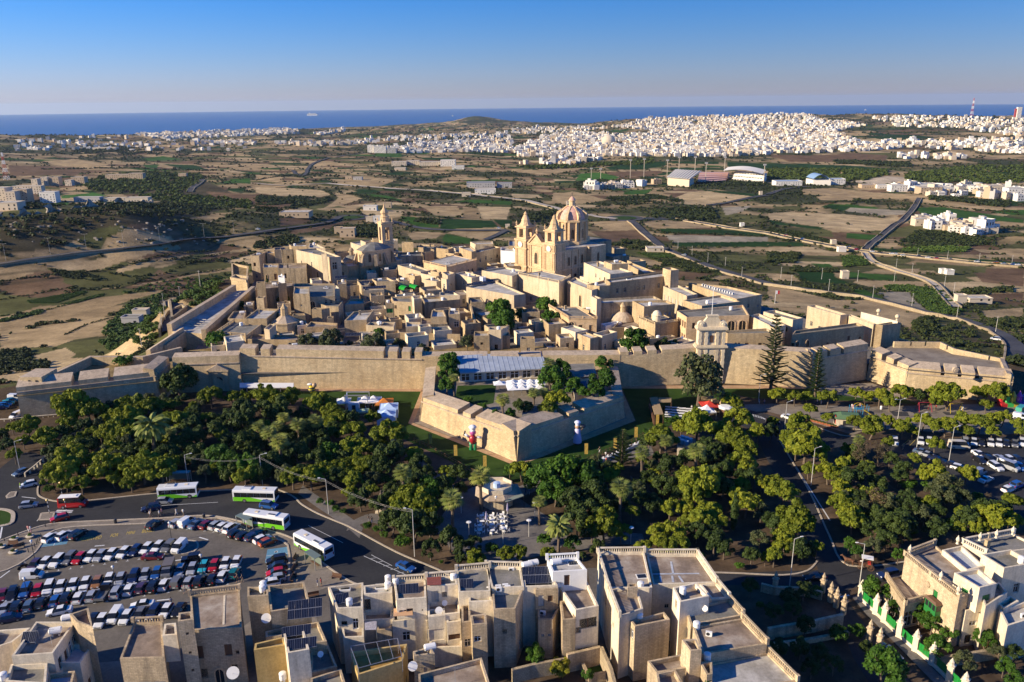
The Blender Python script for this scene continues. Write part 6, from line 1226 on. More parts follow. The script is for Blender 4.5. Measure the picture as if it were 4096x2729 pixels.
for reg,s,z,w,lab in(('d2',"1075,400 1130,660",10.45,.35,'low dividing wall along the twin roof'),('d2',"860,540 1240,530",10.45,.35,'low dividing wall across the twin roof'),('d2',"1900,1060 2060,1240",9.5,.3,'low wall across the veined roof'),('d0',"2065,790 2055,1060",9.2,.3,'low dividing wall along the old palazzo roof'),('d1',"1280,640 1290,810",10.2,.3,'dividing wall beside the stained roof')):
 p=gs(reg,s,z-.3);t=tg('roof_wall',lab,'wall',p[0]);MB(p[0]).bar(p[0]+(0,0,.1),p[1]+(0,0,.1),w,.6).bd('wall',MP,t)
def lines_on(lab,reg,paths,z,w,mat):
 mb=MB()
 for s in paths:
  q=gs(reg,s,z)
  for a,b_ in zip(q,q[1:]):
   d=b_-a;L=NO(d)
   if L>.05:nn=V3([-d[1],d[0],0])/L*w/2;mb.quad(a-nn,b_-nn,b_+nn,a+nn)
 o=mb.bd('repair_lines',mat);tag(o,None,None,None,'structure');return o
lines_on('','d2',["1940,1050 1990,1110 2180,1100","2040,1120 2080,1180 2140,1150","2150,1150 2180,1220","1745,1190 1960,1145","1830,1180 1890,1280","2000,1030 2030,1080"],9.29,.3,MW)
lines_on('','d2',["1290,575 1720,570","1460,460 1480,570","1360,590 1370,650","1470,590 1480,650","1530,590 1570,650"],9.98+.2,.35,M_BLUEF)
for lab,reg,s,z,mt in(("orange canvas awning over the back wing",'d1',"1262,965 1440,955 1436,885 1266,895",8.2,pl('orange_canvas',(.55,.33,.18),.9)),("checked cloth awning over the back yard",'d1',"1000,1090 1105,1088 1108,1010 998,1015",7.2,pl('checked_cloth',(.35,.33,.36),.9,var=.5,scale=6)),("rusty red shed roof by the long white tank",'d1',"1570,680 1700,675 1700,600 1568,610",11.2,pl('rusty_red',(.22,.06,.045),.9,var=.3))):
 p=gs(reg,s,z);t=tg('awning',lab,'awning',p[0]);MB(p[0]).pz([p[0],p[1],p[2],p[3]],z,z+.06,bottom=True).bd('cloth',mt,t);mb=MB(p[0])
 for q in p:mb.bar(q,q-(0,0,1.6),.06)
 mb.bd('poles',MM,t)
P_=gs('d1',"940,1440 1340,1330 1300,1165 868,1240",9.);t=tg('pergola','pale metal pergola frame over the ochre terrace','pergola',P_[0])
for a,b_ in((0,1),(1,2),(2,3),(3,0)):
 MB(P_[0]).bar(P_[a],P_[b_],.07).bd('beam',MM,t);MB(P_[0]).bar(P_[a],P_[a]-(0,0,2.6),.07).bd('post',MM,t)
for k_ in(.28,.55,.8):
 MB(P_[0]).bar(P_[0]*(1-k_)+P_[1]*k_,P_[3]*(1-k_)+P_[2]*k_,.06).bd('beam',MM,t)
p=gs('d2',"415,685 440,685",9.6);t=tg('ladder','metal ladder leaning on the bright white roof house','ladder',p[0]);mb=MB(p[0]);u=V3([0,.4,3.])
mb.bar(p[0],p[0]+u,.06);mb.bar(p[0]+(.6,0,0),p[0]+(.6,0,0)+u,.06);mb.bd('rail',MM,t)
mb=MB(p[0])
for k_ in range(8):mb.bar(p[0]+u*(k_+.5)/8,p[0]+u*(k_+.5)/8+(.6,0,0),.045)
mb.bd('rungs',MM,t,kind='stuff')
for lab,reg,s,z,mt in(("stained yard wall under the white terraced house",'d2',"505,1310 810,1240",3.2,TW_),("thick lane wall curving down to the bottom edge",'d2',"822,1240 860,1330 910,1440 950,1600",3.2,RB_),("ragged garden wall at the bottom edge",'d2',"0,1450 200,1400 480,1350",2.4,RB_),("white edged lawn pen wall",'d2',"650,1390 700,1500 860,1475",1.4,TW_),("pale wall of the shaded garden",'d3',"0,1070 420,1000 690,940",2.2,TW_),("lower garden edging wall",'d3',"0,1215 420,1160 740,1100",.8,TW_),("boundary wall behind the villa orchard",'d3',"1540,1345 1900,1290 2400,1210",1.8,RB_),("garden wall at the corner of the crossing",'d3',"-60,660 60,690 380,700 500,740",1.6,TW_)):
 p=gs(reg,s,z);t=tg('garden_wall',lab,'garden wall',(*p[0][:2],0));mb=MB(t.location)
 for a,b_ in zip(p,p[1:]):mb.bar((a+b_*0)*(1,1,0)+(0,0,z/2),b_*(1,1,0)+(0,0,z/2),.5,z)
 mb.bd('wall',mt,t)
sheet('lawn',LW_,gs('d2',"665,1400 800,1370 850,1460 705,1490",0),.03)
M_BOARD=pl('green_board',(.012,.20,.03),.45,var=.25)
pil=gs('d3',"848,815 985,945 1062,1020 1200,1155 1348,1285 1500,1405 1660,1560 1790,1690",0)
t=tg('garden_fence','green boarded garden fence between carved stone pillars','fence',pil[0])
for i,q in EN(pil):
 MB(pil[0]).box(q,(.8,.8,2.7),.75).box(q+(0,0,2.7),(1.05,1.05,.2),.75).lathe(q+(0,0,2.9),[(.5,0),(.3,.3),(.38,.5),(.16,.9),(.05,1.2)],6).bd('pillar',MP,t)
 if i<len(pil)-1:
  b_=pil[i+1];d=b_-q;L=NO(d);d/=L;n_=max(2,int((L-1)/.55));MB(pil[0]).bar(q+(0,0,.35),b_+(0,0,.35),.35,.7).bd('plinth',MP,t)
  for k_ in range(n_):
   u=.6+(L-1.2)*(k_+.5)/n_;MB(pil[0]).box(q+d*u+(0,0,.72),((L-1.2)/n_*.96,.05,1.35+.06*(k_%2)),atan2(d[1],d[0])).bd('board',M_BOARD,t)
for i,(X,Y)in EN(((570,830),(622,880),(690,945),(925,1190),(1015,1265),(62,730),(500,745))):
 q=g('d3',X,Y,0);t=tg('gate_pillar',['weathered finial pillar opposite the green fence start','weathered finial pillar next along the shaded garden lane','square pillar with a pointed cap ending the shaded wall','tall pillar with a pine cone finial in the shade','pillar with a mossy finial beside the parked grey blue car','vase topped pillar by the road crossing','small spire pillar behind the crossing hedge'][i],'pillar',q);MB(q).box(q,(.7,.7,2.4),.75).box(q+(0,0,2.4),(.95,.95,.2),.75).bd('shaft',TW_,t);MB(q).lathe(q+(0,0,2.6),[(.4,0),(.25,.3),(.36,.6),(.14,1.1),(.05,1.4)],6).bd('finial',TW_,t)
A_,D__=gs('d3',"1755,802 1258,405",9);d=(D__-A_)[:2];L=NO(d);d/=L;nn=NA([-d[1],d[0]])
if nn[0]>0:nn=-nn
c=A_[:2]+d*L*.34+nn*.55;t=tg('closed_balcony','green closed wooden balcony with a tiled hood on the villa front','balcony',(*c,3.4));rz=atan2(d[1],d[0])
MB((*c,3.4)).box((*c,3.5),(2.5,1.05,1.1),rz).box((*c,5.6),(2.5,1.05,.25),rz).box((*c,3.3),(2.1,.8,.2),rz).bd('body',M_WOODG,t)
MB((*c,3.4)).box((*c,4.6),(2.4,.95,1.),rz).bd('glazing',MG,t)
for k_ in(-1.15,-.4,.4,1.15):mb=MB((*c,3.4));q=c+d*k_+nn*.46;mb.box((*q,4.6),(.14,.14,1.),rz);mb.bd('mullion',M_WOODG,t)
MB((*c,3.4)).pz([c+d*1.45-nn*.5,c-d*1.45-nn*.5,c-d*1.45+nn*.7,c+d*1.45+nn*.7],5.85,6.25,inset=.3).bd('hood',MB_,t)
q=A_[:2]+d*L*.52+nn*.03;t=tg('wall_relief','small carved oval relief above the green villa door','relief',(*q,7));MB((*q,7)).tube((*q,7.3),(*(q+nn*.15),7.3),.5,.5,12).bd('relief',MO,t)
for i,(X,Y,z)in EN(((1300,375,9.9),(1585,620,9.9),(1745,750,9.9),(1740,290,10),(1945,260,10.6),(2095,235,10.6),(2245,205,10.6))):
 q=g('d3',X,Y,z);t=tg('urn',NTH[i]+' stone urn along the villa parapets, from the far left corner','urn',q,group='parapet urns');MB(q).lathe(q+(0,0,-.15),[(.28,0),(.14,.3),(.34,.75),(.26,1.1),(.12,1.3),(.05,1.6)],8).bd('urn_body',MP,t)
 # trees
PN_=fol('pine_needles',(.085,.12,.010),(.175,.205,.015),(.25,.255,.024),.2)
DK_=fol('dark_evergreen_leaves',(.024,.042,.010),(.045,.072,.014),(.075,.10,.022),.1)
M_FIG=fol('fresh_leaves',(.028,.072,.008),(.055,.125,.012),(.10,.165,.02),.2)
M_OLIVE=fol('olive_leaves',(.045,.058,.022),(.075,.09,.035),(.115,.125,.055),.1)
M_BROWN=fol('withered_leaves',(.075,.058,.032),(.12,.092,.05),(.17,.14,.08),.1)
M_PALM=fol('palm_fronds',(.11,.15,.03),(.22,.25,.06),(.36,.34,.12),.25)
M_YELL=fol('yellow_green_leaves',(.11,.13,.012),(.19,.19,.016),(.27,.25,.03),.2)
M_SKIRT=pl('dead_frond_skirt',(.17,.115,.06),.95,var=.3)
rng=np.random.default_rng(5)
def lcl(centres,radii,n_per,size,flat=1.,aspect=1.,up=.25,hollow=.55,rg=rng):

 C,N,S=[],[],[]
 for c,r in zip(centres,radii):
  n=max(6,int(n_per*(ME(r)/ME(radii))**2));d=rg.normal(size=(n,3));d/=NO(d,axis=1)[:,None];d[:,2]=np.where(d[:,2]<-.35,-d[:,2],d[:,2]);rr=hollow+(1-hollow)*rg.random(n)**.5;C.append(NA(c)+d*NA(r)*rr[:,None]);N.append(d*.8+rg.normal(size=(n,3))*.45+[0,0,up]);S.append(np.full(n,size)*rg.uniform(.6,1.35,n))
 C,N,S=np.concatenate(C),np.concatenate(N),np.concatenate(S);N/=NO(N,axis=1)[:,None];t=np.cross(N,rg.normal(size=N.shape));t/=NO(t,axis=1)[:,None];b_=np.cross(N,t);t*=S[:,None]*.5;b_*=S[:,None]*.5*aspect;v=np.stack([C-t-b_*.3,C-b_*.9+t*.2,C+t+b_*.2,C+b_-t*.15],1).reshape(-1,3);q=np.arange(len(v)).reshape(-1,4);return v,q
def crown_mesh(kind,seed):
 rg=np.random.default_rng(seed)
 if kind=='P':
  n=30;a=rg.uniform(0,2*pi,n);rad=rg.random(n)**.55*.74;c=np.stack([rad*np.cos(a),rad*np.sin(a),.42*(1-(rad/.8)**2)*rg.uniform(.5,1.15,n)-.12+.1*rg.normal(size=n)],1);r=np.stack([rg.uniform(.17,.30,n)]*2+[rg.uniform(.12,.19,n)],1);return lcl(c,r,120,.125,rg=rg),PN_
 if kind in 'DFYO':
  n=26;a=rg.uniform(0,2*pi,n);ph=np.arccos(rg.uniform(-.45,1,n));k_=rg.uniform(.45,.78,n);c=np.stack([k_*np.sin(ph)*np.cos(a),k_*np.sin(ph)*np.sin(a),.78*k_*np.cos(ph)],1);r=np.stack([rg.uniform(.2,.34,n)]*3,1);return lcl(c,r,115,.12 if kind!='O' else.10,rg=rg),{'D':DK_,'F':M_FIG,'Y':M_YELL,'O':M_OLIVE}[kind]
 if kind=='B':
  n=24;a=rg.uniform(0,2*pi,n);ph=np.arccos(rg.uniform(-.8,1,n));k_=rg.uniform(.2,.75,n);c=np.stack([k_*np.sin(ph)*np.cos(a)*.9,k_*np.sin(ph)*np.sin(a)*.9,1.15*k_*np.cos(ph)],1);return lcl(c,np.full((n,3),.22),50,.09,rg=rg,aspect=.5),M_BROWN
 if kind=='S':
  n=14;a=rg.uniform(0,2*pi,n);k_=rg.random(n)**.5*.66;c=np.stack([k_*np.cos(a),k_*np.sin(a),.35*rg.random(n)+.1],1);return lcl(c,np.full((n,3),.34),70,.15,rg=rg),M_FIG
 if kind=='C':
  n=26;z=np.linspace(0,8.4,n);w=.85*np.sin(np.clip((z+.8)/9.4,0,1)*pi)**.7;c=np.stack([rg.normal(size=n)*.12,rg.normal(size=n)*.12,z],1);return lcl(c,np.stack([w,w,np.full(n,.6)],1),60,.42,rg=rg,up=.1),DK_
def branchy(seed,spread=.8,top=.35,n=6,r=.07):
 rg=np.random.default_rng(seed);mb=MB();lean=rg.normal(size=2)*.07;k_=NA([lean[0],lean[1],-.25]);mb.tube((0,0,-1.05),k_,r*1.2,r*.8,7)
 for i in range(n):
  a=2*pi*i/n+rg.uniform(-.4,.4);e=NA([cos(a)*spread*rg.uniform(.5,.9),sin(a)*spread*rg.uniform(.5,.9),top*rg.uniform(.3,1)]);m_=k_+(e-k_)*.5+(0,0,.08);mb.tube(k_,m_,r*.6,r*.42,5);mb.tube(m_,e,r*.42,r*.14,5)
 return mb
TREE_NAMES={'P':('pine_tree','domed yellow green pine','pine tree'),'D':('broadleaf_tree','dark evergreen tree','tree'),'F':('broadleaf_tree','fresh green leafy tree','tree'),'O':('olive_tree','grey green olive like tree','tree'),'B':('withered_tree','withered brown tree','tree'),'S':('garden_shrub','rounded green shrub','shrub'),'C':('cypress_tree','thin dark cypress','tree'),'A':('palm_tree','shaggy trunked fan palm','palm tree'),'N':('norfolk_pine','tall tiered norfolk pine','tree'),'Y':('garden_shrub','bright yellow green bush','shrub')}
PRO={}
for kd,nv in(('P',7),('D',4),('F',3),('O',3),('B',2),('S',3),('C',1),('Y',1)):
 PRO[kd]=[]
 for s_ in range(nv):
  (v,q),mt=crown_mesh(kd,s_*11+ord(kd));me=npmesh('crown',v,q,mt);mb=branchy(s_+3,r=.055 if kd!='B' else.05)if kd not in 'SCY' else MB()
  if kd in 'SY':mb.tube((0,0,-.5),(0,0,.2),.06,.04,5)
  if kd=='C':mb.tube((0,0,-1.5),(0,0,3),.16,.1,6)
  o=mb.bd('trunk',M_BARK);tr=o.data;RM(o);PRO[kd].append((tr,me))
def palm_proto(seed,date=False):
 rg=np.random.default_rng(seed);mb=MB()
 for k_ in range(6):mb.tube((.04*sin(k_),.04*cos(k_*1.3),-4.4+k_*.74),(.04*sin(k_+1),.04*cos((k_+1)*1.3),-4.4+(k_+1)*.74),.2-.012*k_,.19-.012*k_,7)
 o=mb.bd('trunk',M_BARK);tr=o.data;RM(o);mb=MB();n=46 if date else 34
 for i in range(n):
  a=i*2.399;el=1.25-1.75*(i/n);L=rg.uniform(1.,1.35)*(1.35 if date else 1);d=NA([cos(a),sin(a),0]);side=NA([-sin(a),cos(a),0]);p=[NA([0,0,.0])];e=el
  for s_ in range(4):
   p.append(p[-1]+(d*cos(e)+NA([0,0,sin(e)]))*L/4);e-=.38 if date else.30
  if date:
   for s_ in range(4):
    for sg in(-1,1):
     w=.34*(1-abs(s_-1.2)*.2);m_=(p[s_]+p[s_+1])/2;mb.add([p[s_],p[s_+1],p[s_+1]+side*sg*w*.8+d*.2-(0,0,.1),p[s_]+side*sg*w+d*.2-(0,0,.12)],[(0,1,2,3)])
  else:
   mb.add([p[0]-side*.03,p[0]+side*.03,p[2]+side*.03,p[2]-side*.03],[(0,1,2,3)])
   for f in range(-3,4):
    t_=d*cos(f*.42)+side*sin(f*.42);tip=p[2]+t_*L*.55*cos(f*.2)+NA([0,0,sin(e+.5)])*L*.35;w=np.cross(t_,(0,0,1))*.075;mb.add([p[2],(p[2]+tip)/2+w,tip,(p[2]+tip)/2-w],[(0,1,2,3)])
 o=mb.bd('crown',M_PALM);cr=o.data;RM(o);mb=MB().lathe((0,0,-1.2),[(.2,0),(.42,.35),(.36,.9),(.12,1.2)],9);o=mb.bd('frond_skirt',M_SKIRT);sk=o.data;RM(o);return tr,cr,sk
PALMS=[palm_proto(1),palm_proto(2),palm_proto(3),palm_proto(9,True)]
def norfolk(seed):
 rg=np.random.default_rng(seed);mb=MB().tube((0,0,0),(0,0,12.),.28,.04,7);o=mb.bd('trunk',M_BARK);tr=o.data;RM(o);V,Q,k_=[],[],0
 for t in range(19):
  z=1.6+t*.56;R=3.1*(1-z/12.6)**.8+.12
  for i in range(7):
   a=i*2*pi/7+t*.5+rg.uniform(-.15,.15);d=NA([cos(a),sin(a),.12]);n=max(4,int(R*9))
   for s_ in range(n):
    c=d*R*(s_+1)/n+[0,0,z+.06*(s_/n)**2];sd=NA([-d[1],d[0],0])*(.1+.22*sin(pi*(s_+.5)/n));f=d*R/n*.9;V+=[c-sd-f*.2,c-f*.8-(0,0,.05),c+sd-f*.2,c+f*.6+(0,0,.1)];Q.append([k_,k_+1,k_+2,k_+3]);k_+=4
 return tr,npmesh('crown',NA(V),NA(Q),DK_ if seed else M_OLIVE)
NORF=[norfolk(0),norfolk(1)]
LANDMARKS=[]
TREES=[]
def plant(kd,reg,X,Y,dpx,base=.0):
 x0,y0,s=REG[reg];p=g(reg,X,Y,base+3)
 for _ in range(3):
  dep=float(np.dot(p-V3([0,0,CAM_H]),_fw));R=dpx/s/FPX*dep/2*1.24;hc=base+(.9+.8*R if kd in 'PDFOB' else.45*R);p=g(reg,X,Y,hc)
 TREES.append((kd,p[0],p[1],base,R,hc-base))
GARDEN={'c0':"P 640,500,370 820,560,290 610,660,190 620,745,110 410,790,210 240,690,230 110,700,120 210,830,120 510,845,70 1200,500,250 1350,520,240 1460,520,150 1000,620,190 1180,600,250 1100,690,220 980,745,180 1610,640,270 1900,620,150 1600,500,120 1180,765,210 1060,800,170 1030,885,170 2130,430,150 2270,430,140 1930,410,220 700,860,190 640,950,240 560,1080,310 480,1165,210 700,1030,230 900,1000,190 980,1060,280 1060,950,170 1300,1050,340 1480,1090,300 740,1210,190 600,1230,130 1040,1170,150 1200,1200,170 1990,920,170 10,760,120 130,960,130;D 1650,290,310 1440,600,120 1350,880,230 1690,840,230 1990,740,200 2250,640,270 2230,540,200 1830,960,200 2280,860,250 60,880,150 20,800,110 1500,780,190 1800,800,170 1750,700,200 1530,960,200 1240,930,180 2110,860,190 830,1130,170 1130,1080,150;F 2010,970,230 2100,1040,220 2290,1080,230;S 450,1290,100 700,1290,80 870,1240,90;A 1560,750,110;E 1385,690,180",'c1':"P 80,420,240 240,460,240 330,400,150 560,490,250 700,560,190 660,480,140 730,640,220 890,730,240 1075,610,140 1230,760,310 860,890,230 990,900,210 1020,1040,210 1450,960,180 1750,1110,150 330,1150,230 500,1160,220 640,1100,190 740,1100,170 900,1190,190 860,1310,150 1300,1400,210 1440,1370,310 1560,1450,280 1330,1480,240 1640,1300,170 1150,840,150;D 220,560,230 430,590,140 720,720,150 860,640,180 1230,980,250 1500,1050,190 1440,1090,170 1870,1150,190 380,960,230 120,1040,230 520,780,230 960,1370,190 1040,1260,120 1700,1260,190 1750,1330,150 1880,1270,120 300,780,180 620,860,160 240,950,170 560,1010,190 790,990,160 1100,1060,180 460,870,160 60,560,190 30,880,160 1180,1120,130 1580,1130,140;F 670,960,190 690,770,140 1560,1280,210 2330,1100,110;O 1340,1290,150;S 590,1405,80 680,1415,80 735,1475,80 805,1490,70 1180,1205,110 1420,1240,120 1250,1220,90;A 385,680,130 545,650,130 120,750,130 215,830,150 190,700,110 20,700,110 250,620,110 1345,1120,150 2060,1160,170 1800,1370,180",'d1':"S 1025,145,90 1110,170,80 1175,225,80 1350,300,160 2165,355,130 1700,470,50 2000,470,100;D 1250,100,230 1450,120,300 1600,130,230 1780,250,210 1600,340,170 2000,290,150 1880,340,150 1880,430,110;P 2010,420,190 2300,380,170",'c2':"P 2000,450,180 2070,505,120 1700,680,330 1560,710,170 1370,800,280 1960,740,220 2080,620,260 2030,800,280 2130,900,250 2100,1020,260 2260,750,190 1720,1200,370 1610,1160,210 1680,1300,280 1850,1170,190 2150,1400,250 1450,1440,190 1600,1440,170 1820,1460,230 2300,1210,170 1980,1265,100 2080,1330,190 850,1530,230 1100,1480,150 90,1090,200;O 1720,280,440 1290,1060,120;F 300,1190,330 480,1170,360 660,1180,320 400,1290,260;D 1450,1080,230 1400,1250,210 560,1400,280 750,1340,280 860,1390,120 680,1480,260 1300,1420,170 1550,1330,170 1950,1100,180 1180,1380,180 1000,1430,170 1250,1180,160 1850,930,170;S 990,870,60 1240,760,80 1500,640,90 1430,655,80 1340,1000,110 1250,1080,80;A 1415,830,120 1195,940,130 1000,1260,170 1695,920,150 250,1390,120 1840,1100,80;M 1010,1040,240",'d2':"P 850,120,300 1000,185,180 1480,170,210 1340,260,170 1540,290,190 1420,320,170 1200,310,140 340,380,150 70,370,160 1750,70,240 1900,80,170 2330,420,100;D 600,90,240 790,330,140 1950,330,170 2200,400,150 1850,180,150 2180,690,140 650,400,60 1700,180,170;F 560,290,150 480,200,90 690,1500,110 220,1310,190;O 2280,260,170;S 300,280,140 2090,510,90 2280,870,80 1720,420,100;Y 450,1450,210;C 2030,170,42;E 430,130,150",'c3':"P 90,400,150 250,430,130 360,420,120 550,430,170 390,540,130 550,615,110 810,390,130 900,425,120 1030,420,190 1240,380,190 1130,470,160 1660,400,280 1490,390,110 1540,470,120 1930,390,140 2090,380,220 2010,500,120 800,650,150 950,690,230 1090,640,120 1240,700,190 1330,740,120 1430,640,170 1520,690,170 1640,680,200 1800,640,170 1830,740,130 1950,660,200 2080,630,150 2160,610,150 2060,745,140 2310,680,140 2330,750,120 280,670,250 200,800,190 350,860,340 260,910,180 440,930,220 740,910,130 1110,850,120 1540,860,150 1340,990,130 380,1090,150 560,1110,210 650,1160,190 670,1270,210 660,1400,210 140,1290,270 60,1200,170 1540,1130,240 1450,1135,150 1830,1130,180 2250,1380,180 2000,1500,230 2150,1520,240 770,1510,230 270,1540,330 50,650,110;D 1390,420,140 760,1200,230 1240,1100,160 1200,1165,140 1000,1230,160 1560,1480,150 1000,1520,180 20,750,150 900,1100,150 1130,1000,140;B 850,960,200 1030,950,200 990,1390,220 2020,1345,80;O 1640,1250,240 1600,1350,190;S 1455,1260,100 1270,1260,130 1920,1370,120 1380,1490,110 1330,1240,100 1370,1400,100;A 840,820,100",'d3':"P 260,120,310 160,240,210 110,330,160 450,330,150 780,80,230 60,400,170 2090,60,280 1760,150,140 1930,140,170 2220,70,200;S 1500,90,110 1655,110,110 1330,190,100 430,760,140 810,1120,160 640,1150,180;O 970,320,150 1800,1370,200 2110,1300,150;F 820,370,120 740,300,110 1200,400,110 1000,720,220 1160,880,130 1400,930,170 1510,1010,190 1660,1110,150 1560,1240,210 2000,1180,190 2290,1130,130 1070,1430,360 2170,1420,150 2250,1540,150;D 330,720,160 200,790,180 60,920,160 230,890,150 350,1040,170 300,1250,170 480,1300,170 100,1250,170 900,1250,120 600,1400,170 400,1420,170 2250,1300,150 1180,130,230 950,170,170",}
INCITY={'b1':"O 480,1080,170 690,1075,230 860,1100,80 1085,1095,210 1310,1100,110 1530,1145,120 1940,1080,140;F 2240,800,250 2290,900,230 1700,750,80 1130,985,90;D 250,700,110;C 115,650,10",'b2':"F 1110,1080,250 330,760,190 340,880,180 100,830,120;D 1390,1110,140 1480,1100,100;A 1935,940,100",'b0':"S 2040,860,90 2120,790,90 1990,1100,220;D 2210,740,90",'c0':"S 1150,130,180"}
BASTION={'c1':"F 1785,130,190 1770,210,180 1750,320,150 2180,590,90 2330,590,110;A 1815,255,90 2265,450,120;S 1950,470,90 2080,530,90",'c2':"F 360,280,250 450,200,200 820,290,220 850,130,150 760,380,170 670,390,120 560,330,180;P 410,450,230 330,520,170;D 120,530,140 60,500,100;A 345,120,110 200,390,100 290,385,90"}
for tab,bz in((GARDEN,.0),(INCITY,5.3),(BASTION,5.)):
 for reg,s_ in tab.items():
  for grp in s_.split(';'):
   kd,*pp=grp.split()
   for t_ in pp:
    X_,Y_,d_=(float(c)for c in t_.split(','));plant(kd,reg,X_,Y_,d_,bz)
TREES.append(('N',*g('D',1770,905)[:2],.0,2.,0));TREES.append(('N',*g('D',1872,912)[:2],.0,1.25,1))
rnd=random.Random(11)
und=[gs('D',s_)for s_ in("120,985 330,935 560,945 780,1000 900,1040 980,1090 1050,1130 900,1180 700,1120 500,1130 120,1100","1230,1110 1330,1090 1480,1040 1560,1060 1700,1030 1770,1100 1840,1210 1870,1290 1640,1300 1480,1280 1350,1250 1290,1180","1870,1040 2000,1050 2060,1090 2330,1200 2330,1240 2090,1270 1960,1280 1900,1160","830,1180 1000,1130 1020,1180 960,1280 900,1240")]
for poly in und:
 xs,ys=[p[0]for p in poly],[p[1]for p in poly];k_=0;want=int((max(xs)-min(xs))*(max(ys)-min(ys))/62)
 for _ in range(want*4):
  x_,y_=rnd.uniform(min(xs),max(xs)),rnd.uniform(min(ys),max(ys))
  if not inp(x_,y_,poly):continue
  if any(hypot(x_-t_[1],y_-t_[2])<max(2.,t_[4]*.55)for t_ in TREES):continue
  TREES.append((rnd.choice('DDDPPO'),x_,y_,.0,rnd.uniform(1.9,3.),rnd.uniform(2.,3.2)));k_+=1
  if k_>want:break
ORD=['nearest']+[w+' nearest' for w in NTH[1:]]+['%dth nearest'%i for i in range(30,90)]
LM=[('red minibus','D',165,1165),('dark tree by the side gate','D',412,900),('grey bastion corner','D',60,985),('shaded bastion flank','D',330,945),('white roofed tent by the long wall','D',615,905),('event tents on the lawn','D',850,960),('bus shelter by the gardens','D',425,1120),('flat stone garden shelter','D',790,1060),('statue on its plinth','D',878,1180),('white octagonal kiosk','D',1150,1145),('cafe tables on the plaza','D',1130,1210),('bastion tip','D',1188,1075),('row of stalls along the ditch','D',1400,1055),('blue water drums','D',1578,1025),('food court','D',1560,955),('baroque city gate','D',1630,905),('red tent entrance','D',1640,945),('playground slide','D',1970,960),('wide bastion face','D',2200,935),('white snack kiosk','D',1935,985),('silver minibus','D',2200,1045),('straight avenue','D',1830,1130),('horse carriage','D',1960,1310),('balustraded corner villa','D',2120,1260),('green railed garden wall','D',2050,1420),('dark walled garden','D',1850,1440),('flat roofed twin town houses','D',1500,1290),('road crossing post','D',1810,1330),('withered tree pair','D',2000,1080),('curving bus road','D',880,1270),('solar roofed town house','D',1260,1300),('stone balustrade steps','D',190,1000),('blue grey roofed restaurant','D',1150,860),('olive gardens behind the wall','D',800,795),('bay windowed palazzo','D',1330,760),('yards at the foot of the street','D',1290,1520),('zebra crossing','D',1745,960)]
LMP=[(n_,g(r_,x_,y_)[:2])for n_,r_,x_,y_ in LM]
byl={}
for i,t_ in EN(TREES):
 kd={'E':'A','M':'N'}.get(t_[0],t_[0]);ds=[hypot(t_[1]-q[0],t_[2]-q[1])for _,q in LMP];j=int(np.argmin(ds));byl.setdefault((TREE_NAMES[kd][1],j),[]).append((ds[j],i))
LBL={}
for(kn,j),l_ in byl.items():
 for r_,(_,i)in EN(sorted(l_)):LBL[i]=kn+', '+(ORD[r_]if len(l_)>1 else 'the one nearest')+' to the '+LMP[j][0]
NAMEGRP={'P':'pines of the public gardens','D':'dark evergreens of the public gardens','F':'leafy trees of the gardens','A':'palms of the public gardens','S':'garden shrubs','O':'olive like trees','B':'withered trees','N':'norfolk pines','C':'cypresses','Y':'garden shrubs'}
for i,(kd,x_,y_,bz,R,hc)in EN(TREES):
 rnd=random.Random(i);k0={'E':'A','M':'N'}.get(kd,kd);nm,desc,cat=TREE_NAMES[k0];lab=LBL[i];t=tg(nm,lab,cat,(x_,y_,bz),rnd.uniform(0,6.28),NAMEGRP[k0])
 if kd in PRO and kd!='C':
  tr,cr=PRO[kd][rnd.randrange(len(PRO[kd]))];zs=R*(rnd.uniform(.95,1.2)if kd!='P' else rnd.uniform(1.1,1.4))
  for nm2,me,sc_ in(('trunk',tr,(R,R,hc)),('crown',cr,(R,R,zs))):
   o=link(nm2,me,t);o.scale=sc_;o.location=(0,0,hc)
 elif kd=='C':
  tr,cr=PRO['C'][0]
  for nm2,me in(('trunk',tr),('crown',cr)):o=link(nm2,me,t);o.scale=(max(R,.9),)*3;o.location=(0,0,.6)
 elif kd in 'AE':
  tr,cr,sk=PALMS[3 if kd=='E' else rnd.randrange(3)];s_=max(R/1.25,1.);zc=4.3*s_*.9;dz=V3([0,0,0]);p=V3([x_,y_,bz+zc]);q=V3([x_,y_,bz+hc])-V3([0,0,CAM_H]);f=(bz+zc-CAM_H)/q[2];t.location=(q[0]*f,q[1]*f,bz)
  for nm2,me in(('trunk',tr),('crown',cr),('frond_skirt',sk)):
   o=link(nm2,me,t);o.scale=(s_,s_,s_*.9 if nm2=='trunk' else s_);o.location=(0,0,zc)
 elif kd in 'NM':
  tr,cr=NORF[int(hc)if kd=='N' else 1]
  for nm2,me in(('trunk',tr),('crown',cr)):o=link(nm2,me,t);o.scale=(R if kd=='N' else 1.3,)*3
  if kd=='M':
   for o in t.children:o.scale=(1.35,1.35,.85)
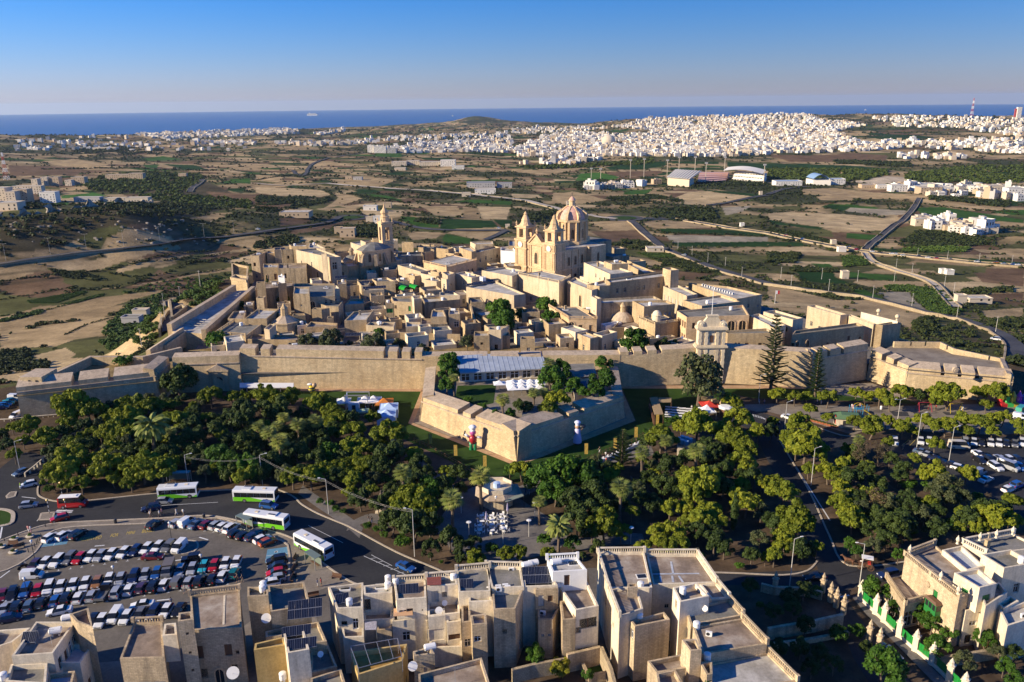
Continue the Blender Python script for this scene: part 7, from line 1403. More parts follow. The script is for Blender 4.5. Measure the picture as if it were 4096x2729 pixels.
   # countryside: bushes, hedgerows and woods
def clump_proto(n,seed,k_=5,size=.5):
 rg=np.random.default_rng(seed);a=rg.uniform(0,6.28,k_);r=rg.random(k_)**.5*.6;c=np.stack([r*np.cos(a),r*np.sin(a),.3+.35*rg.random(k_)],1);return lcl(c,np.full((k_,3),.48),n,size,rg=rg,hollow=.75,up=.35)
CLN=[clump_proto(34,s_,6,.34)for s_ in range(5)];CLF=[clump_proto(6,s_+20,3,.8)for s_ in range(4)];CLS=[clump_proto(9,s_+40,4,.58)for s_ in range(4)]
M_WILD=fol('wild_bushes',(.022,.032,.010),(.038,.052,.014),(.065,.078,.022),.05)
M_WOOD=fol('wood_canopy',(.032,.052,.010),(.055,.082,.013),(.085,.112,.018),.05)
M_REED=fol('reeds_and_vines',(.045,.085,.016),(.075,.125,.022),(.12,.165,.035),.1)
WOODS="""wood a0 720,760 1000,690 1400,660 1840,680 1880,740 1720,850 1200,860 860,840|7|.8
wild a0 0,1080 400,1050 900,1010 1500,930 2000,930 2320,960 2000,1010 1500,1100 900,1150 600,1330 0,1420|5|.85
wild a0 200,930 340,930 330,1010 190,1000|5|.9
wood a0 1240,860 1600,850 2300,930 2300,1000 1700,960 1300,900|6|.6
wild a0 0,300 600,320 900,340 600,420 0,430|9|.5
wild a0 700,420 1500,440 1500,500 700,500|8|.35
reed b0 1120,620 1500,520 2130,450 2110,510 1700,580 1120,640|2.5|.9
reed b0 1120,760 1500,640 2060,560 2000,700 1680,880 1610,800 1500,700|3|.8
reed b0 1000,1160 950,1090 980,930 1200,700 1500,720 1530,920 1500,1020 1300,1120|3|.85
wild b0 0,1180 250,1160 300,1280 440,1260 440,1320 0,1380|3|.6
reed b0 250,700 760,610 800,620 520,720 280,720|1.1|.75
reed b0 560,730 960,630 950,650 700,720|1.1|.8
reed b0 0,880 380,780 400,810 0,900|2.0|.95
wild b0 440,400 800,450 920,480 900,520 570,480|2.5|.6
wild b0 1170,190 1600,150 1680,160 1640,200 1200,240|2.5|.6
wild b1 0,180 380,100 400,170 0,230|5|.8
wild b1 700,30 1130,0 1130,120 930,120|5|.7
wild a1 0,880 200,900 650,880 700,930 300,1020 0,1030|5|.35
wild a1 1330,1075 1690,1095 1680,1150 1350,1100|3|.5
wood a2 30,610 600,600 1290,540 1300,580 700,620 200,640|8|.85
wild a2 560,770 800,740 1300,740 1100,790 600,830|6|.8
wild a2 1290,1010 1830,1000 1900,1080 1650,1120 1290,1090|6|.85
wild a2 1620,770 2330,760 2330,790 1650,800|6|.8
wild a2 880,900 1300,870 1600,930 1100,950|4|.45
wild a2 170,1050 440,1000 440,1030 170,1130|5|.6
wood a3 0,640 450,640 1090,650 1100,690 900,740 400,740 0,740|8|.75
wood a3 1260,680 1700,620 2351,610 2351,760 1900,770 1270,760|8|.85
wild a3 1470,890 2220,930 2200,990 1500,920|6|.75
wild a3 1370,1200 2100,1230 2100,1300 1900,1340 1350,1370 1160,1330|4|.5
reed a3 1240,1370 1700,1350 1860,1360 1800,1400 1240,1400|3|.8
wild a3 600,560 1300,580 1300,620 640,590|8|.7
wild a3 0,1180 280,1210 600,1300 580,1320 0,1220|3|.8
wild b3 0,260 290,270 240,350 0,350|4|.85
reed b3 680,290 900,300 930,370 700,390|3|.85
reed b3 1070,560 1300,560 1560,600 1650,680 1800,800 1640,830 1480,800 1400,720 1320,620 1100,600|2.5|.8
wild b3 2030,890 2350,860 2351,960 2100,950|4|.8
wild b3 1340,900 1500,850 1520,1000 1360,1000|4|.8
wild b3 1770,600 2240,580 2240,610 1800,640|4|.8
wild b3 2230,1250 2351,1250 2351,1450 2230,1380|5|.8
wild b3 200,400 650,410 640,440 220,430|3|.9
reed b2 1150,260 1530,270 1480,300 1300,310|2|.8
wild b2 1010,150 1300,150 1320,220 1050,220|4|.6
wild b2 1250,310 1750,330 1900,440 1700,440|3|.5"""
HEDGES="""wild b0 0,520 300,482 440,452 600,472 800,505|2.4
wild b0 820,592 1100,552 1400,515 1700,455 2100,405|2.2
wild b0 500,452 700,435 900,425 1200,365 1400,305 1700,255 2000,240|2.6
wild b0 0,690 300,645 600,585 850,592|2.2
wild b0 1020,445 1200,482 1500,455 1800,335 2100,305|2.6
reed b0 0,842 400,792 700,712 950,652|1.6
wild b0 600,1010 800,915 1000,860 1180,835|1.2
wild b0 1180,350 1500,330 1900,290 2120,250|2.4
wild b0 0,350 400,275 800,222 1100,190|2.0
reed a3 1260,1432 1700,1478 2351,1535|3
wild a3 100,865 350,852|5
wild a3 210,962 500,952 700,932 1000,932 1300,922|3.5
wild a3 0,1042 200,1022 480,1032|3
wild a3 1400,955 1800,1002 2351,1042|4
wild a3 0,1205 300,1235 600,1305 900,1362|3
wild a2 880,907 1000,892 1100,962|4
wild a2 1380,1218 1700,1235 2351,1258|3.4
wild a2 700,955 1100,965 1600,942|5
wild a1 860,862 1300,925|4
wild a1 1280,848 1700,862 1900,882|4
wild a1 0,742 300,697 700,660|5
wild b3 1900,640 2240,605|3
reed b3 1560,650 1700,760 1850,810|2.2
wild a0 400,640 900,630 1400,640 2000,650|7"""
items=[]
for ln in HEDGES.splitlines():
 kd,reg,s_=ln.split(' ',2);s_,sz=s_.split('|');sz=float(sz);q=[tp(reg,*p)for p in pts(reg,s_)]
 for a,b_ in zip(q,q[1:]):
  for j in range(max(1,int(NO(b_-a)/(sz*.62)))):
   f=j*sz*.62/NO(b_-a)
   if random.random()<.86:items.append((kd,a[0]+(b_[0]-a[0])*f+random.gauss(0,sz*.25),a[1]+(b_[1]-a[1])*f+random.gauss(0,sz*.3),sz*random.uniform(.3,.72)))
rg=np.random.default_rng(8)
for ln in WOODS.splitlines():
 body,sz,den=ln.split('|');kd,reg,s_=body.split(' ',2);sz,den=float(sz),float(den);poly=[tp(reg,x_,y_)[:2]for x_,y_ in pts(reg,s_)];xs,ys=[p[0]for p in poly],[p[1]for p in poly];n=int(min(2600,(max(xs)-min(xs))*(max(ys)-min(ys))/(sz*sz*.32)*den));x_,y_=rg.uniform(min(xs),max(xs),n),rg.uniform(min(ys),max(ys),n);m_=inp(x_,y_,poly)&(vn_(x_,y_,sz*5,3)<.35+den*.65)
 for a,b_ in zip(x_[m_],y_[m_]):items.append((kd,a,b_,sz*rg.uniform(.35,.8)))
n=150000
az_=rg.uniform(-.62,.62,n);rr=np.exp(rg.uniform(log(300),log(6500),n))
x_,y_=rr*np.sin(az_),rr*np.cos(az_)
far=rr>2300
e=np.where(far,prc(x_,y_,95.,5)[1],prc(x_,y_,46.)[1])
vn=vn_(x_,y_,40,8);n1=vn_(x_,y_,260,4)*.6+vn_(x_,y_,60,6)*.4
keep=(pdist(x_,y_,PLATEAU)>18)&(((e<np.where(far,5,2.2))&(vn>.42)&(rg.random(n)<.85))|((n1>.58)&(rg.random(n)<.22))|(rg.random(n)<.012))
pu,pv=pix(np.stack([x_,y_,hgt(x_,y_)],1))
block=np.zeros(n,bool)
for ln in CROPS.splitlines():
 t_,reg,rest=ln.split(' ',2);x0,y0,s_=REG[reg];block|=inp(pu,pv,[(x0+a/s_,y0+b_/s_)for a,b_ in pts(reg,rest)])
keep&=~(block&(rg.random(n)<.97))
for a,b_,r_ in zip(x_[keep],y_[keep],rr[keep]):items.append(('wild',a,b_,min(1.+r_/1100.,6.5)*rg.uniform(.6,1.5)))
items=[i for i in items if not(ROADMASK(i[1],i[2]))]if 'ROADMASK' in globals()else items
ia=NA([(it[1],it[2],it[3])for it in items]);iz=hgt(ia[:,0],ia[:,1])
pu,pv=pix(np.stack([ia[:,0],ia[:,1],iz],1));dist=np.hypot(ia[:,0],ia[:,1])
app=ia[:,2]/dist*((pu>-60)&(pu<4160))
order=np.argsort(-app)
singles=set(order[:240].tolist())
SM={'wild':M_WILD,'wood':M_WOOD,'reed':M_REED}
SMESH={kd:[npmesh('foliage',v,q,SM[kd])for v,q in CLN]for kd in SM}
for i in order[:240]:
 kd,a,b_,R=items[i];nm,lb={'wild':('wild_bush','dark wild bush growing on the terraced slopes below the walls'),'wood':('woodland_tree','leafy tree at the edge of the hilltop wood'),'reed':('reed_clump','bright green clump of reeds and prickly pear below the walls')}[kd];o=link(nm,SMESH[kd][int(i)%5]);o.location=(a,b_,float(iz[i])-.1*R);o.scale=(R,R,R*random.uniform(.75,1.15));o.rotation_euler=(0,0,random.uniform(0,6));tag(o,lb,'bush' if kd!='wood' else 'tree',{'wild':'wild bushes on the slopes','wood':'trees of the hilltop wood','reed':'reed clumps below the walls'}[kd],'thing')
for kd in SM:
 for nm,lo,hi,protos in(('near',0,900,CLS),('far',900,1e9,CLF)):
  idx=[i for i in range(len(items))if i not in singles and items[i][0]==kd and lo<=dist[i]<hi]
  if not idx:continue
  V,Q,k_=[],[],0
  for i in idx:
   v,q=protos[i%len(protos)];R=ia[i,2];an=i*2.4;ca,sa=cos(an),sin(an);w=np.stack([(v[:,0]*ca-v[:,1]*sa)*R+ia[i,0],(v[:,0]*sa+v[:,1]*ca)*R+ia[i,1],v[:,2]*R*.95+iz[i]-.1*R],1);V.append(w);Q.append(q+k_);k_+=len(v)
  o=link({'wild':'scrub','wood':'woodland','reed':'reeds'}[kd],npmesh('undergrowth',np.concatenate(V),np.concatenate(Q),SM[kd]),kind='stuff')
  # vehicles (nose along +x)
def loft(sts,glass):

 pa,gl=MB(),MB();rings=[]
 for x_,w,be,to,wt in sts:
  zb_=.24;rings.append([(x_,-w*.96,zb_),(x_,-w,min(.55,be*.8)),(x_,-w*.97,be),(x_,-wt,to),(x_,wt,to),(x_,w*.97,be),(x_,w,min(.55,be*.8)),(x_,w*.96,zb_)])
 for i in range(len(rings)-1):
  a,b_=rings[i],rings[i+1]
  for k_ in range(7):
   isg=(k_ in(2,4)and i in glass['side'])or(k_==3 and i in glass['top']);(gl if isg else pa).add([a[k_],a[k_+1],b_[k_+1],b_[k_]],[(0,1,2,3)])
 pa.add(rings[0],[tuple(range(8))[::-1]]);pa.add(rings[-1],[tuple(range(8))]);return pa,gl
M_TYRE=pl('tyre_rubber',(.012,.012,.013),.8)
M_RIM=pl('wheel_rim',(.35,.35,.36),.35,metal=.7)
M_LAMP=pl('headlight_glass',(.75,.75,.72),.15)
M_TAIL=pl('tail_light',(.35,.01,.01),.25)
CG_=pl('car_glass',(.012,.014,.017),.06,spec=.7)
PAINT={}
for nm,c in dict(white=(.72,.72,.70),silver=(.42,.43,.44),grey=(.14,.14,.14),black=(.010,.010,.012),navy=(.012,.022,.075),blue=(.02,.09,.30),red=(.42,.012,.015),maroon=(.14,.012,.02),orange=(.42,.14,.02),teal=(.01,.13,.13),turquoise=(.03,.33,.42),brown=(.16,.13,.09),cream=(.58,.52,.40),green=(.06,.32,.22),purple=(.06,.03,.06),steel=(.10,.15,.22),rust=(.35,.07,.02),copper=(.36,.16,.05)).items():
 PAINT[nm]=pl(nm+'_car_paint',c,.28,metal=.25 if nm in('silver','steel','copper')else 0,coat=.6)
CARS={}
def wheelmesh(r=.32,w=.2):
 key=('wheel',r)
 if key not in WIN:
  mb=MB().tube((0,-w/2,0),(0,w/2,0),r,r,12,0).tube((0,-w/2-.012,0),(0,w/2+.012,0),r*.62,r*.62,10,1);o=mb.bd('wheel',[M_TYRE,M_RIM]);WIN[key]=o.data;RM(o)
 return WIN[key]
SPEC={'hatchback':([(1.95,.70,.55,.57,.55),(1.88,.80,.66,.69,.6),(1.05,.86,.86,.92,.62),(.35,.86,.92,1.44,.58),(-.6,.86,.93,1.48,.60),(-1.35,.85,.95,1.42,.58),(-1.85,.82,.95,1.02,.6),(-1.97,.76,.62,.64,.6)],dict(side=(2,3,4,5),top=(2,5)),1.25,-1.2,.31),'saloon':([(2.15,.70,.55,.57,.55),(2.08,.82,.66,.69,.6),(1.05,.87,.86,.92,.62),(.3,.87,.90,1.38,.57),(-.75,.87,.92,1.40,.58),(-1.35,.86,.94,1.02,.6),(-2.05,.83,.92,.98,.6),(-2.18,.76,.62,.64,.6)],dict(side=(2,3,4),top=(2,4)),1.35,-1.3,.32),'estate':([(2.1,.72,.6,.62,.55),(2.03,.84,.72,.75,.6),(1.1,.9,.95,1.02,.64),(.45,.9,1.,1.60,.62),(-.8,.9,1.,1.66,.64),(-1.75,.9,1.,1.60,.63),(-2.05,.86,1.,1.06,.66),(-2.15,.8,.64,.66,.62)],dict(side=(2,3,4),top=(2,5)),1.3,-1.3,.36),'van':([(2.05,.74,.62,.64,.6),(1.98,.84,.78,.82,.64),(1.45,.9,1.,1.08,.68),(.75,.9,1.05,1.75,.68),(.1,.9,1.05,1.82,.7),(-1.9,.9,1.05,1.82,.7),(-2.05,.88,1.,1.7,.68),(-2.1,.85,.64,.66,.68)],dict(side=(2,3),top=(2,)),1.3,-1.3,.33),'minibus':([(2.6,.82,.8,.82,.7),(2.5,.93,.98,1.05,.74),(2.1,.97,1.2,1.3,.78),(1.5,.97,1.25,2.2,.78),(.5,.97,1.25,2.3,.8),(-2.3,.97,1.25,2.3,.8),(-2.55,.95,1.25,2.2,.8),(-2.6,.92,.7,.75,.8)],dict(side=(2,3,4),top=(2,)),1.7,-1.6,.36),'jeep':([(1.9,.78,.9,.92,.74),(1.85,.82,.98,1.,.74),(.75,.84,1.02,1.06,.74),(.45,.84,1.05,1.72,.72),(-.5,.84,1.05,1.74,.74),(-1.75,.84,1.05,1.72,.72),(-1.85,.84,1.,1.1,.74),(-1.9,.82,.62,.64,.74)],dict(side=(2,3,4),top=(2,)),1.15,-1.15,.4),}
def car_proto(kind):
 if kind in CARS:return CARS[kind]
 st,gl_,xf,xr,r=SPEC[kind];root=bpy.data.objects.new(kind,None);COL.objects.link(root);pa,gl=loft(st,gl_);pa.bd('body',PAINT['white'],root);gl.bd('windows',CG_,root);w=max(s_[1]for s_ in st)
 for x_ in(xf,xr):
  for s_ in(-1,1):o=link('wheel',wheelmesh(r),root);o.location=(x_,s_*(w-.06),r)
 f0,b0=st[1],st[-2]
 for s_ in(-1,1):
  MB().box((f0[0]+.02,s_*f0[1]*.68,f0[2]-.12),(.14,.34,.14)).bd('headlight',M_LAMP,root);MB().box((b0[0]-.02,s_*b0[1]*.8,b0[2]-.22),(.12,.2,.24)).bd('tail_light',M_TAIL,root);MB().box((st[2][0]-.25,s_*(w+.08),st[2][2]),(.16,.16,.13)).bd('mirror',MD,root)
 MB().box((st[0][0]-.03,0,.34),(.1,1.,.16)).bd('grille',MD,root);MB().box((st[-1][0]-.01,0,.5),(.05,.5,.12)).bd('number_plate',M_LAMP,root);root.location=(0,-500,-200);CARS[kind]=root;return root
FIRST={}
def pcar(kind,colour,p,ang,label,group,sc=.92,extra=None):
 proto=car_proto(kind)
 if kind not in FIRST:
  c=proto;FIRST[kind]=1;c.location=tuple(p);c.rotation_euler=(0,0,ang);c.scale=(sc,)*3;USED.setdefault(label,[]).append(c.name);TPL[kind]=ctree(c,p,ang,sc,None)
 else:
  c=ctree(TPL[kind],p,ang,sc)
 c.name={'hatchback':'parked_car','saloon':'saloon_car','estate':'estate_car','van':'delivery_van','minibus':'minibus','jeep':'jeep'}[kind];tag(c,label,{'van':'van','minibus':'minibus','jeep':'jeep'}.get(kind,'car'),group,'thing')
 for ch in c.children:
  if ch.name.startswith('body'):
   ch.material_slots[0].link='OBJECT';ch.material_slots[0].material=PAINT[colour]
 return c
TPL={}
KD={'h':'hatchback','s':'saloon','e':'estate','v':'van','m':'minibus','j':'jeep'}
KN={'h':'hatchback','s':'saloon','e':'estate car','v':'van','m':'minibus','j':'jeep'}
ROWS=[('d0',(95,-62),'in the kerb row beside the bus road',"e black 1420,118;h silver 1625,102;v white 1714,98;s steel 1805,114;h maroon 1900,117;h silver 1985,123;h white 2052,137;e white 2125,150"),('d0',(95,-50),'in the short row by the glass shelter',"h black 2165,198;h black 2238,217;h navy 2322,228"),('d1',(100,-42),'in the short row behind the bus stop',"h black 20,190;h white 58,252;h rust 108,277"),('d0',(90,-55),'by the blue painted bays',"h white 466,236;h white 588,217;e black 716,210"),('d0',(-90,88),'in the row along the pointed island',"h purple 318,490;h white 413,474;e white 526,458;e grey 638,433;h red 730,430;h white 835,409;h silver 922,408;h white 1022,394;h white 1137,377;h navy 1243,357;h white 1348,339;h white 1452,324;e grey 1549,324;v white 1646,326"),('d0',(-52,105),'in the long middle row far side',"h maroon 22,772;e black 115,762;e blue 235,730;h red 347,727;e white 450,702;h white 557,692;h white 672,677;h white 785,660;h copper 893,651;h white 1003,624;h silver 1106,622;e navy 1230,601;h silver 1333,581;h blue 1440,565;h silver 1655,541;h silver 1766,527;h turquoise 1871,507;h red 1967,497;h white 2071,477;h white 2171,467"),('d0',(58,-95),'in the long middle row near side',"s silver 45,888;e black 162,872;h steel 270,861;h black 386,833;h blue 515,812;e black 615,792;h white 726,786;h silver 847,770;e silver 1075,736;h white 1190,713;h purple 1301,696;e black 1411,686;h white 1512,667;j grey 1627,651;h silver 1735,646;e black 1836,636;h black 1951,619;h white 2046,592;h teal 2152,564"),('d0',(-62,92),'in the row against the town houses',"h black 855,1002;h white 932,1003;v white 1056,962;h white 1160,971;h grey 1286,946;e navy 1411,930;h white 1526,912;h black 1645,907"),('d1',(-120,22),'in the side row by the wooden benches',"e black 190,446;h black 195,502;h red 184,560;h silver 180,615;h white 130,658"),('c3',(14,95),'in the back row of the lower car park',"e white 1165,842;h white 1402,836;h white 1480,836;e silver 1811,846;h white 1890,846;s black 1960,852;h white 2045,852;h white 2120,854;h black 2187,858;h grey 2266,862;e white 2333,852"),('c3',(110,30),'in the shaded row under the pines',"s steel 1416,936;s silver 1470,962;s navy 1545,1000;s black 1605,1035;s black 1690,1052;h white 1756,1082"),('c3',(120,70),'in the open middle of the lower car park',"s white 1940,958;h black 1945,1014;h black 2035,1002;s silver 2140,1002;h white 2222,1007;h black 2290,1007;e white 2092,1072;h blue 2312,1072"),('c3',(110,-42),'at the near end of the lower car park',"v silver 1940,1125;s white 2001,1187;e blue 2290,1238;h white 2207,1277"),]
for reg,(dx,dy),desc,s_ in ROWS:
 cs=[c.split()for c in s_.split(';')];cnt={}
 for i,(kd,colr,xy)in EN(cs):
  X_,Y_=map(float,xy.split(','));p=g(reg,X_,Y_,.55);p[2]=.02;a,b_=g(reg,X_,Y_,.3),g(reg,X_+dx*.4,Y_+dy*.4,.3);ang=atan2(b_[1]-a[1],b_[0]-a[0]);pcar(KD[kd],colr,p,ang,'%s %s, %s %s from the left'%(colr,KN[kd],NTH[i],desc),'cars parked '+desc)
MOVING="""s maroon d0 1405,412 170,-6|dark red saloon driving along the empty aisle of the car park
v white d0 296,586 175,-14|white van turning at the end of the island
j black d0 1756,436 -170,22|black jeep with a roof hatch crossing the car park
h navy d0 95,976 185,-38|blue car parked across the corner nearest the plastered house
s white d0 546,912 -225,40|white saloon driving towards the plastered house
s white d0 1306,856 -205,26|white saloon with a dark rear window passing the town house row
h silver c0 262,1422 145,-18|silver hatchback leaving the roundabout
h red d0 548,58 -150,38|red hatchback waiting beside the zebra island
e navy c0 1388,1450 -165,28|dark blue estate car driving beside the pedestrians
h silver c0 1508,1386 150,-10|silver hatchback just below the first bus
h white c0 262,1232 -120,26|white hatchback by the man in a yellow jacket
h steel c0 190,1125 -100,40|shaded blue car on the lane beside the stone balustrade
e blue c1 118,1428 145,18|bright blue estate car between two buses
s blue d1 1376,506 135,58|blue saloon with pale roof on the road by the gardens
v white c0 140,437 120,0|white van parked farthest along the bastion side street
h teal c0 108,463 85,-10|teal car behind the white van on the bastion side street
h green c0 72,484 85,-10|green car on the bastion side street
h blue c0 45,505 85,-10|blue car on the bastion side street beside a green one
h navy c0 18,528 85,-10|dark blue car nearest the camera on the bastion side street
v white c0 152,603 -70,30|white van parked at the grey bastion corner
h white c0 1887,345 -70,22|white car parked right of the side gate tree
h white c0 1817,343 60,22|white car half hidden by the side gate tree
s white c3 192,617 110,28|white saloon on the crossing road before the playground
h black c3 45,657 100,10|black car waiting at the crossing by the gate road
m cream c3 1752,886 140,6|cream minibus parked across the back row of the lower car park
m silver c3 2206,1072 150,52|silver minibus in the open part of the lower car park
m green c3 2325,560 60,-40|green van beside the inflatable castle
v white c3 2322,618 70,14|white van below the green one at the bastion end
e navy d3 1106,577 -150,26|dark estate car parked at the corner villa
s black d3 430,602 -150,10|black saloon in deep shade on the crossing road
s steel d3 1120,1292 90,66|grey blue car parked along the walled garden lane"""
for ln in MOVING.splitlines():
 a_,lab=ln.split('|');kd,colr,reg,xy,v_=a_.split();X_,Y_=map(float,xy.split(','));dx,dy=map(float,v_.split(','));p=g(reg,X_,Y_,.55);p[2]=.02;a,b_=g(reg,X_,Y_,.3),g(reg,X_+dx*.3,Y_+dy*.3,.3);pcar(KD[kd],colr,p,atan2(b_[1]-a[1],b_[0]-a[0]),lab,'vehicles on the streets')
p=g('c0',670,1400,1.);p[2]=.02
mbus=pcar('minibus','red',p,atan2(*(g('c0',760,1395,.3)-g('c0',670,1400,.3))[[1,0]]),'bright red minibus with a white roof on the bus road','vehicles on the streets',sc=1.08)
MB().box((-.45,0,2.3),(3.9,1.55,.1)).box((.6,0,2.4),(.7,.8,.12)).bd('roof_panel',MW,mbus)
for lab,reg,X_,Y_,dx,dy,cab,bed,h in(('brown canvas backed light truck in the long middle row','d0',1545,545,-40,105,'grey','brown',1.25),('dark flat pickup with a slatted bed in the long middle row','d0',956,752,58,-80,'black','grey',.35)):
 p=g(reg,X_,Y_,.6);p[2]=.02;a,b_=g(reg,X_,Y_,.3),g(reg,X_+dx*.4,Y_+dy*.4,.3);t=tg('light_truck',lab,'truck',p,atan2(b_[1]-a[1],b_[0]-a[0]),'vehicles on the streets');pa,gl=loft([(2.3,.78,.9,.92,.7),(2.25,.85,1.,1.05,.72),(1.9,.88,1.1,1.2,.74),(1.5,.88,1.15,1.85,.74),(.7,.88,1.15,1.88,.74),(.6,.88,.9,1.8,.74)],dict(side=(2,3),top=(2,)));pa.bd('cab',PAINT[cab],t);gl.bd('windows',CG_,t);mb=MB().box((-.9,0,.6),(2.9,1.75,.12)).box((-.9,.84,.72),(2.9,.06,h)).box((-.9,-.84,.72),(2.9,.06,h)).box((-2.32,0,.72),(.06,1.7,h))
 if h>1:mb.box((-.9,0,.72+h),(2.95,1.76,.08))
 mb.bd('load_bed',PAINT[bed],t)
 for x_ in(1.5,-1.5):
  for s_ in(-1,1):o=link('wheel',wheelmesh(.34),t);o.location=(x_,s_*.8,.34)
  # buses
LM_=pl('lime_green_paint',(.16,.52,.02),.3,coat=.4)
BW_=pl('white_bus_paint',(.70,.70,.68),.3,coat=.4)
def bus(lab,reg,a_,b_,L=9.4,W_=2.35,H=2.9):
 a,b_=g(reg[0],*a_,.4),g(reg[1],*b_,.4);c=(a+b_)/2;c[2]=.02;t=tg('city_bus',lab,'bus',c,atan2(b_[1]-a[1],b_[0]-a[0]),'city buses on the curving road');x0,x1,w=-L/2,L/2,W_/2;mb=MB();prof=[(-w,.32),(-w,H-.35),(-w*.93,H-.08),(-w*.8,H),(w*.8,H),(w*.93,H-.08),(w,H-.35),(w,.32)];vs=[(x_,y_,z_)for x_ in(x0,x1-.05)for y_,z_ in prof];mb.add(vs,[(i,i+1,8+i+1,8+i)for i in range(7)]+[tuple(range(8)),tuple(range(15,7,-1))]);mb.bd('body',BW_,t)
 for s_ in(-1,1):
  y_=s_*(w+.012);MB().add([(x0+.06,y_,.34),(x0+.06,y_,1.3),(x0+L*.42,y_,1.28),(x0+L*.72,y_,.72),(x1-.9,y_,.5),(x1-.15,y_,.9),(x1-.1,y_,.34)],[(0,1,2,3,4,5,6)]if s_>0 else[(6,5,4,3,2,1,0)]).bd('green_flash',LM_,t)
  for k_ in range(6):
   u0=x0+.35+k_*(L-.7)/6;MB().box((u0+(L-.7)/12,s_*(w+.01),1.3),((L-.7)/6-.05,.03,1.05)).bd('window',CG_,t)
  for x_ in(x0+L*.27,x1-L*.2):
   o=link('wheel',wheelmesh(.44,.3),t);o.location=(x_,s_*(w-.12),.44);MB().tube((x_,s_*(w+.005),.46),(x_,s_*(w-.3),.46),.55,.55,12).bd('wheel_arch',M_TYRE,t)
  MB().box((x1+.02,s_*.85,.6),(.1,.36,.2)).bd('headlight',M_LAMP,t);MB().box((x0-.01,s_*.95,.8),(.06,.2,.5)).bd('tail_light',M_TAIL,t)
 MB().box((x1-.02,0,1.),(.06,W_*.9,1.45)).bd('windscreen',CG_,t);MB().box((x1-.0,0,2.48),(.06,W_*.7,.26)).bd('destination_sign',MD,t);MB().box((x0-.0,0,1.5),(.05,W_*.8,.9)).bd('rear_window',CG_,t);MB().box((x0+L*.32,0,H),(1.9,1.5,.2)).bd('roof_unit',BW_,t)
 for k_ in range(6):MB().box((x0+L*.32-.7+k_*.28,.45,H+.2),(.16,.5,.03)).bd('grille',MD,t)
 MB().box((x0+L*.72,0,H),(.7,.6,.1)).bd('roof_hatch',MC,t);return t
bus('white and lime bus nearest the red minibus',('c0','c0'),(1490,1345),(1800,1325),8.4)
bus('white and lime bus standing by the garden kerb behind the blue car',('c0','c1'),(2160,1362),(195,1372),9.4)
bus('white and lime bus leaving the bus stop between kerb and blue car',('d1','d1'),(265,140),(-60,92),9.4)
bus('white and lime bus with dark rear stopped at the glass shelter',('d1','d1'),(668,425),(400,285),9.4)
# restaurant on the bastion
BZ=5.
M_TEAL=pl('greyblue_metal_roof',(.34,.38,.43),.5,var=.15,scale=.5);ML=pl('white_canvas',(.74,.73,.71),.9);M_BLUEC=pl('pale_blue_canvas',(.42,.55,.74),.9);M_ORC=pl('orange_canvas_tent',(.52,.17,.02),.9);M_REDC=pl('red_canvas',(.50,.035,.02),.9);M_TAN=pl('straw_mat_roof',(.34,.24,.12),.95,var=.2)
q=gs('D',"1056,879 1252,868",BZ);a,b_=q;d=(b_-a)/NO(b_-a);nn=V3([-d[1],d[0],0]);L=NO(b_-a)
t=tg('restaurant','long restaurant with a blue grey metal roof and glazed arches','restaurant',a);mb=MB(a);ops=[(L*(i+.12)/7,L*(i+.88)/7,BZ+.3,BZ+2.5)for i in range(7)]
_,d2,n2,_=wall(mb,a,b_,BZ,BZ+3.2,ops);mb.pz([a+nn*.4,b_+nn*.4,b_+nn*9,a+nn*9],BZ,BZ+3.15);mb.bd('wall',MP,t)
for i in range(7):pw('white',t,a,a[:2],d2,n2,L*(i+.5)/7,BZ+.3,L*.76/7,2.2,.18)
mb=MB(a);e=(d*.6,nn*.9);P1=[a-e[0]-e[1]+(0,0,3.2),b_+e[0]-e[1]+(0,0,3.2),b_+e[0]+nn*9.3+(0,0,5.2),a-e[0]+nn*9.3+(0,0,5.2)];mb.add(P1+[p-(0,0,.25)for p in P1],[(0,1,2,3),(7,6,5,4),(0,4,5,1),(1,5,6,2),(2,6,7,3),(3,7,4,0)]);mb.bd('roof',M_TEAL,t)
for i in range(18):f=(i+.5)/18;MB(a).bar(P1[0]*(1-f)+P1[1]*f+(0,0,.03),P1[3]*(1-f)+P1[2]*f+(0,0,.03),.09,.07).bd('roof_seam',M_TEAL,t)
mb=MB(a);f=.72;mb.bar(P1[3]*(1-f)+P1[2]*f-nn*1.2,P1[3]*.03+P1[2]*.97-nn*1.2,1.3,.3);mb.bd('roof_light',MG,t)
for lab,s,z,mt in(("grey flat kitchen roof right of the restaurant","1275,872 1368,862 1362,836 1272,838",3.,RG_),("small red tiled lean to behind the fig trees","1338,868 1358,866 1352,850 1334,852",2.6,pl('red_tiles',(.28,.07,.05),.9)),("dark blue awning terrace under the trees","1320,902 1352,896 1346,876 1318,880",2.4,pl('navy_awning',(.03,.07,.12),.8)),("flat tarred shelter at the bastion point","1200,962 1290,935 1275,918 1205,935",2.2,RG_)):
 p=gs('D',s,BZ+z);t=tg('outbuilding',lab,'outbuilding',p[0]-(0,0,z));MB(t.location).pz(p,BZ,BZ+z-.2,0).bd('wall',MP,t);MB(t.location).pz([x_+(x_-ME(p,axis=0))*.06 for x_ in p],BZ+z-.2,BZ+z).bd('roof',mt,t)
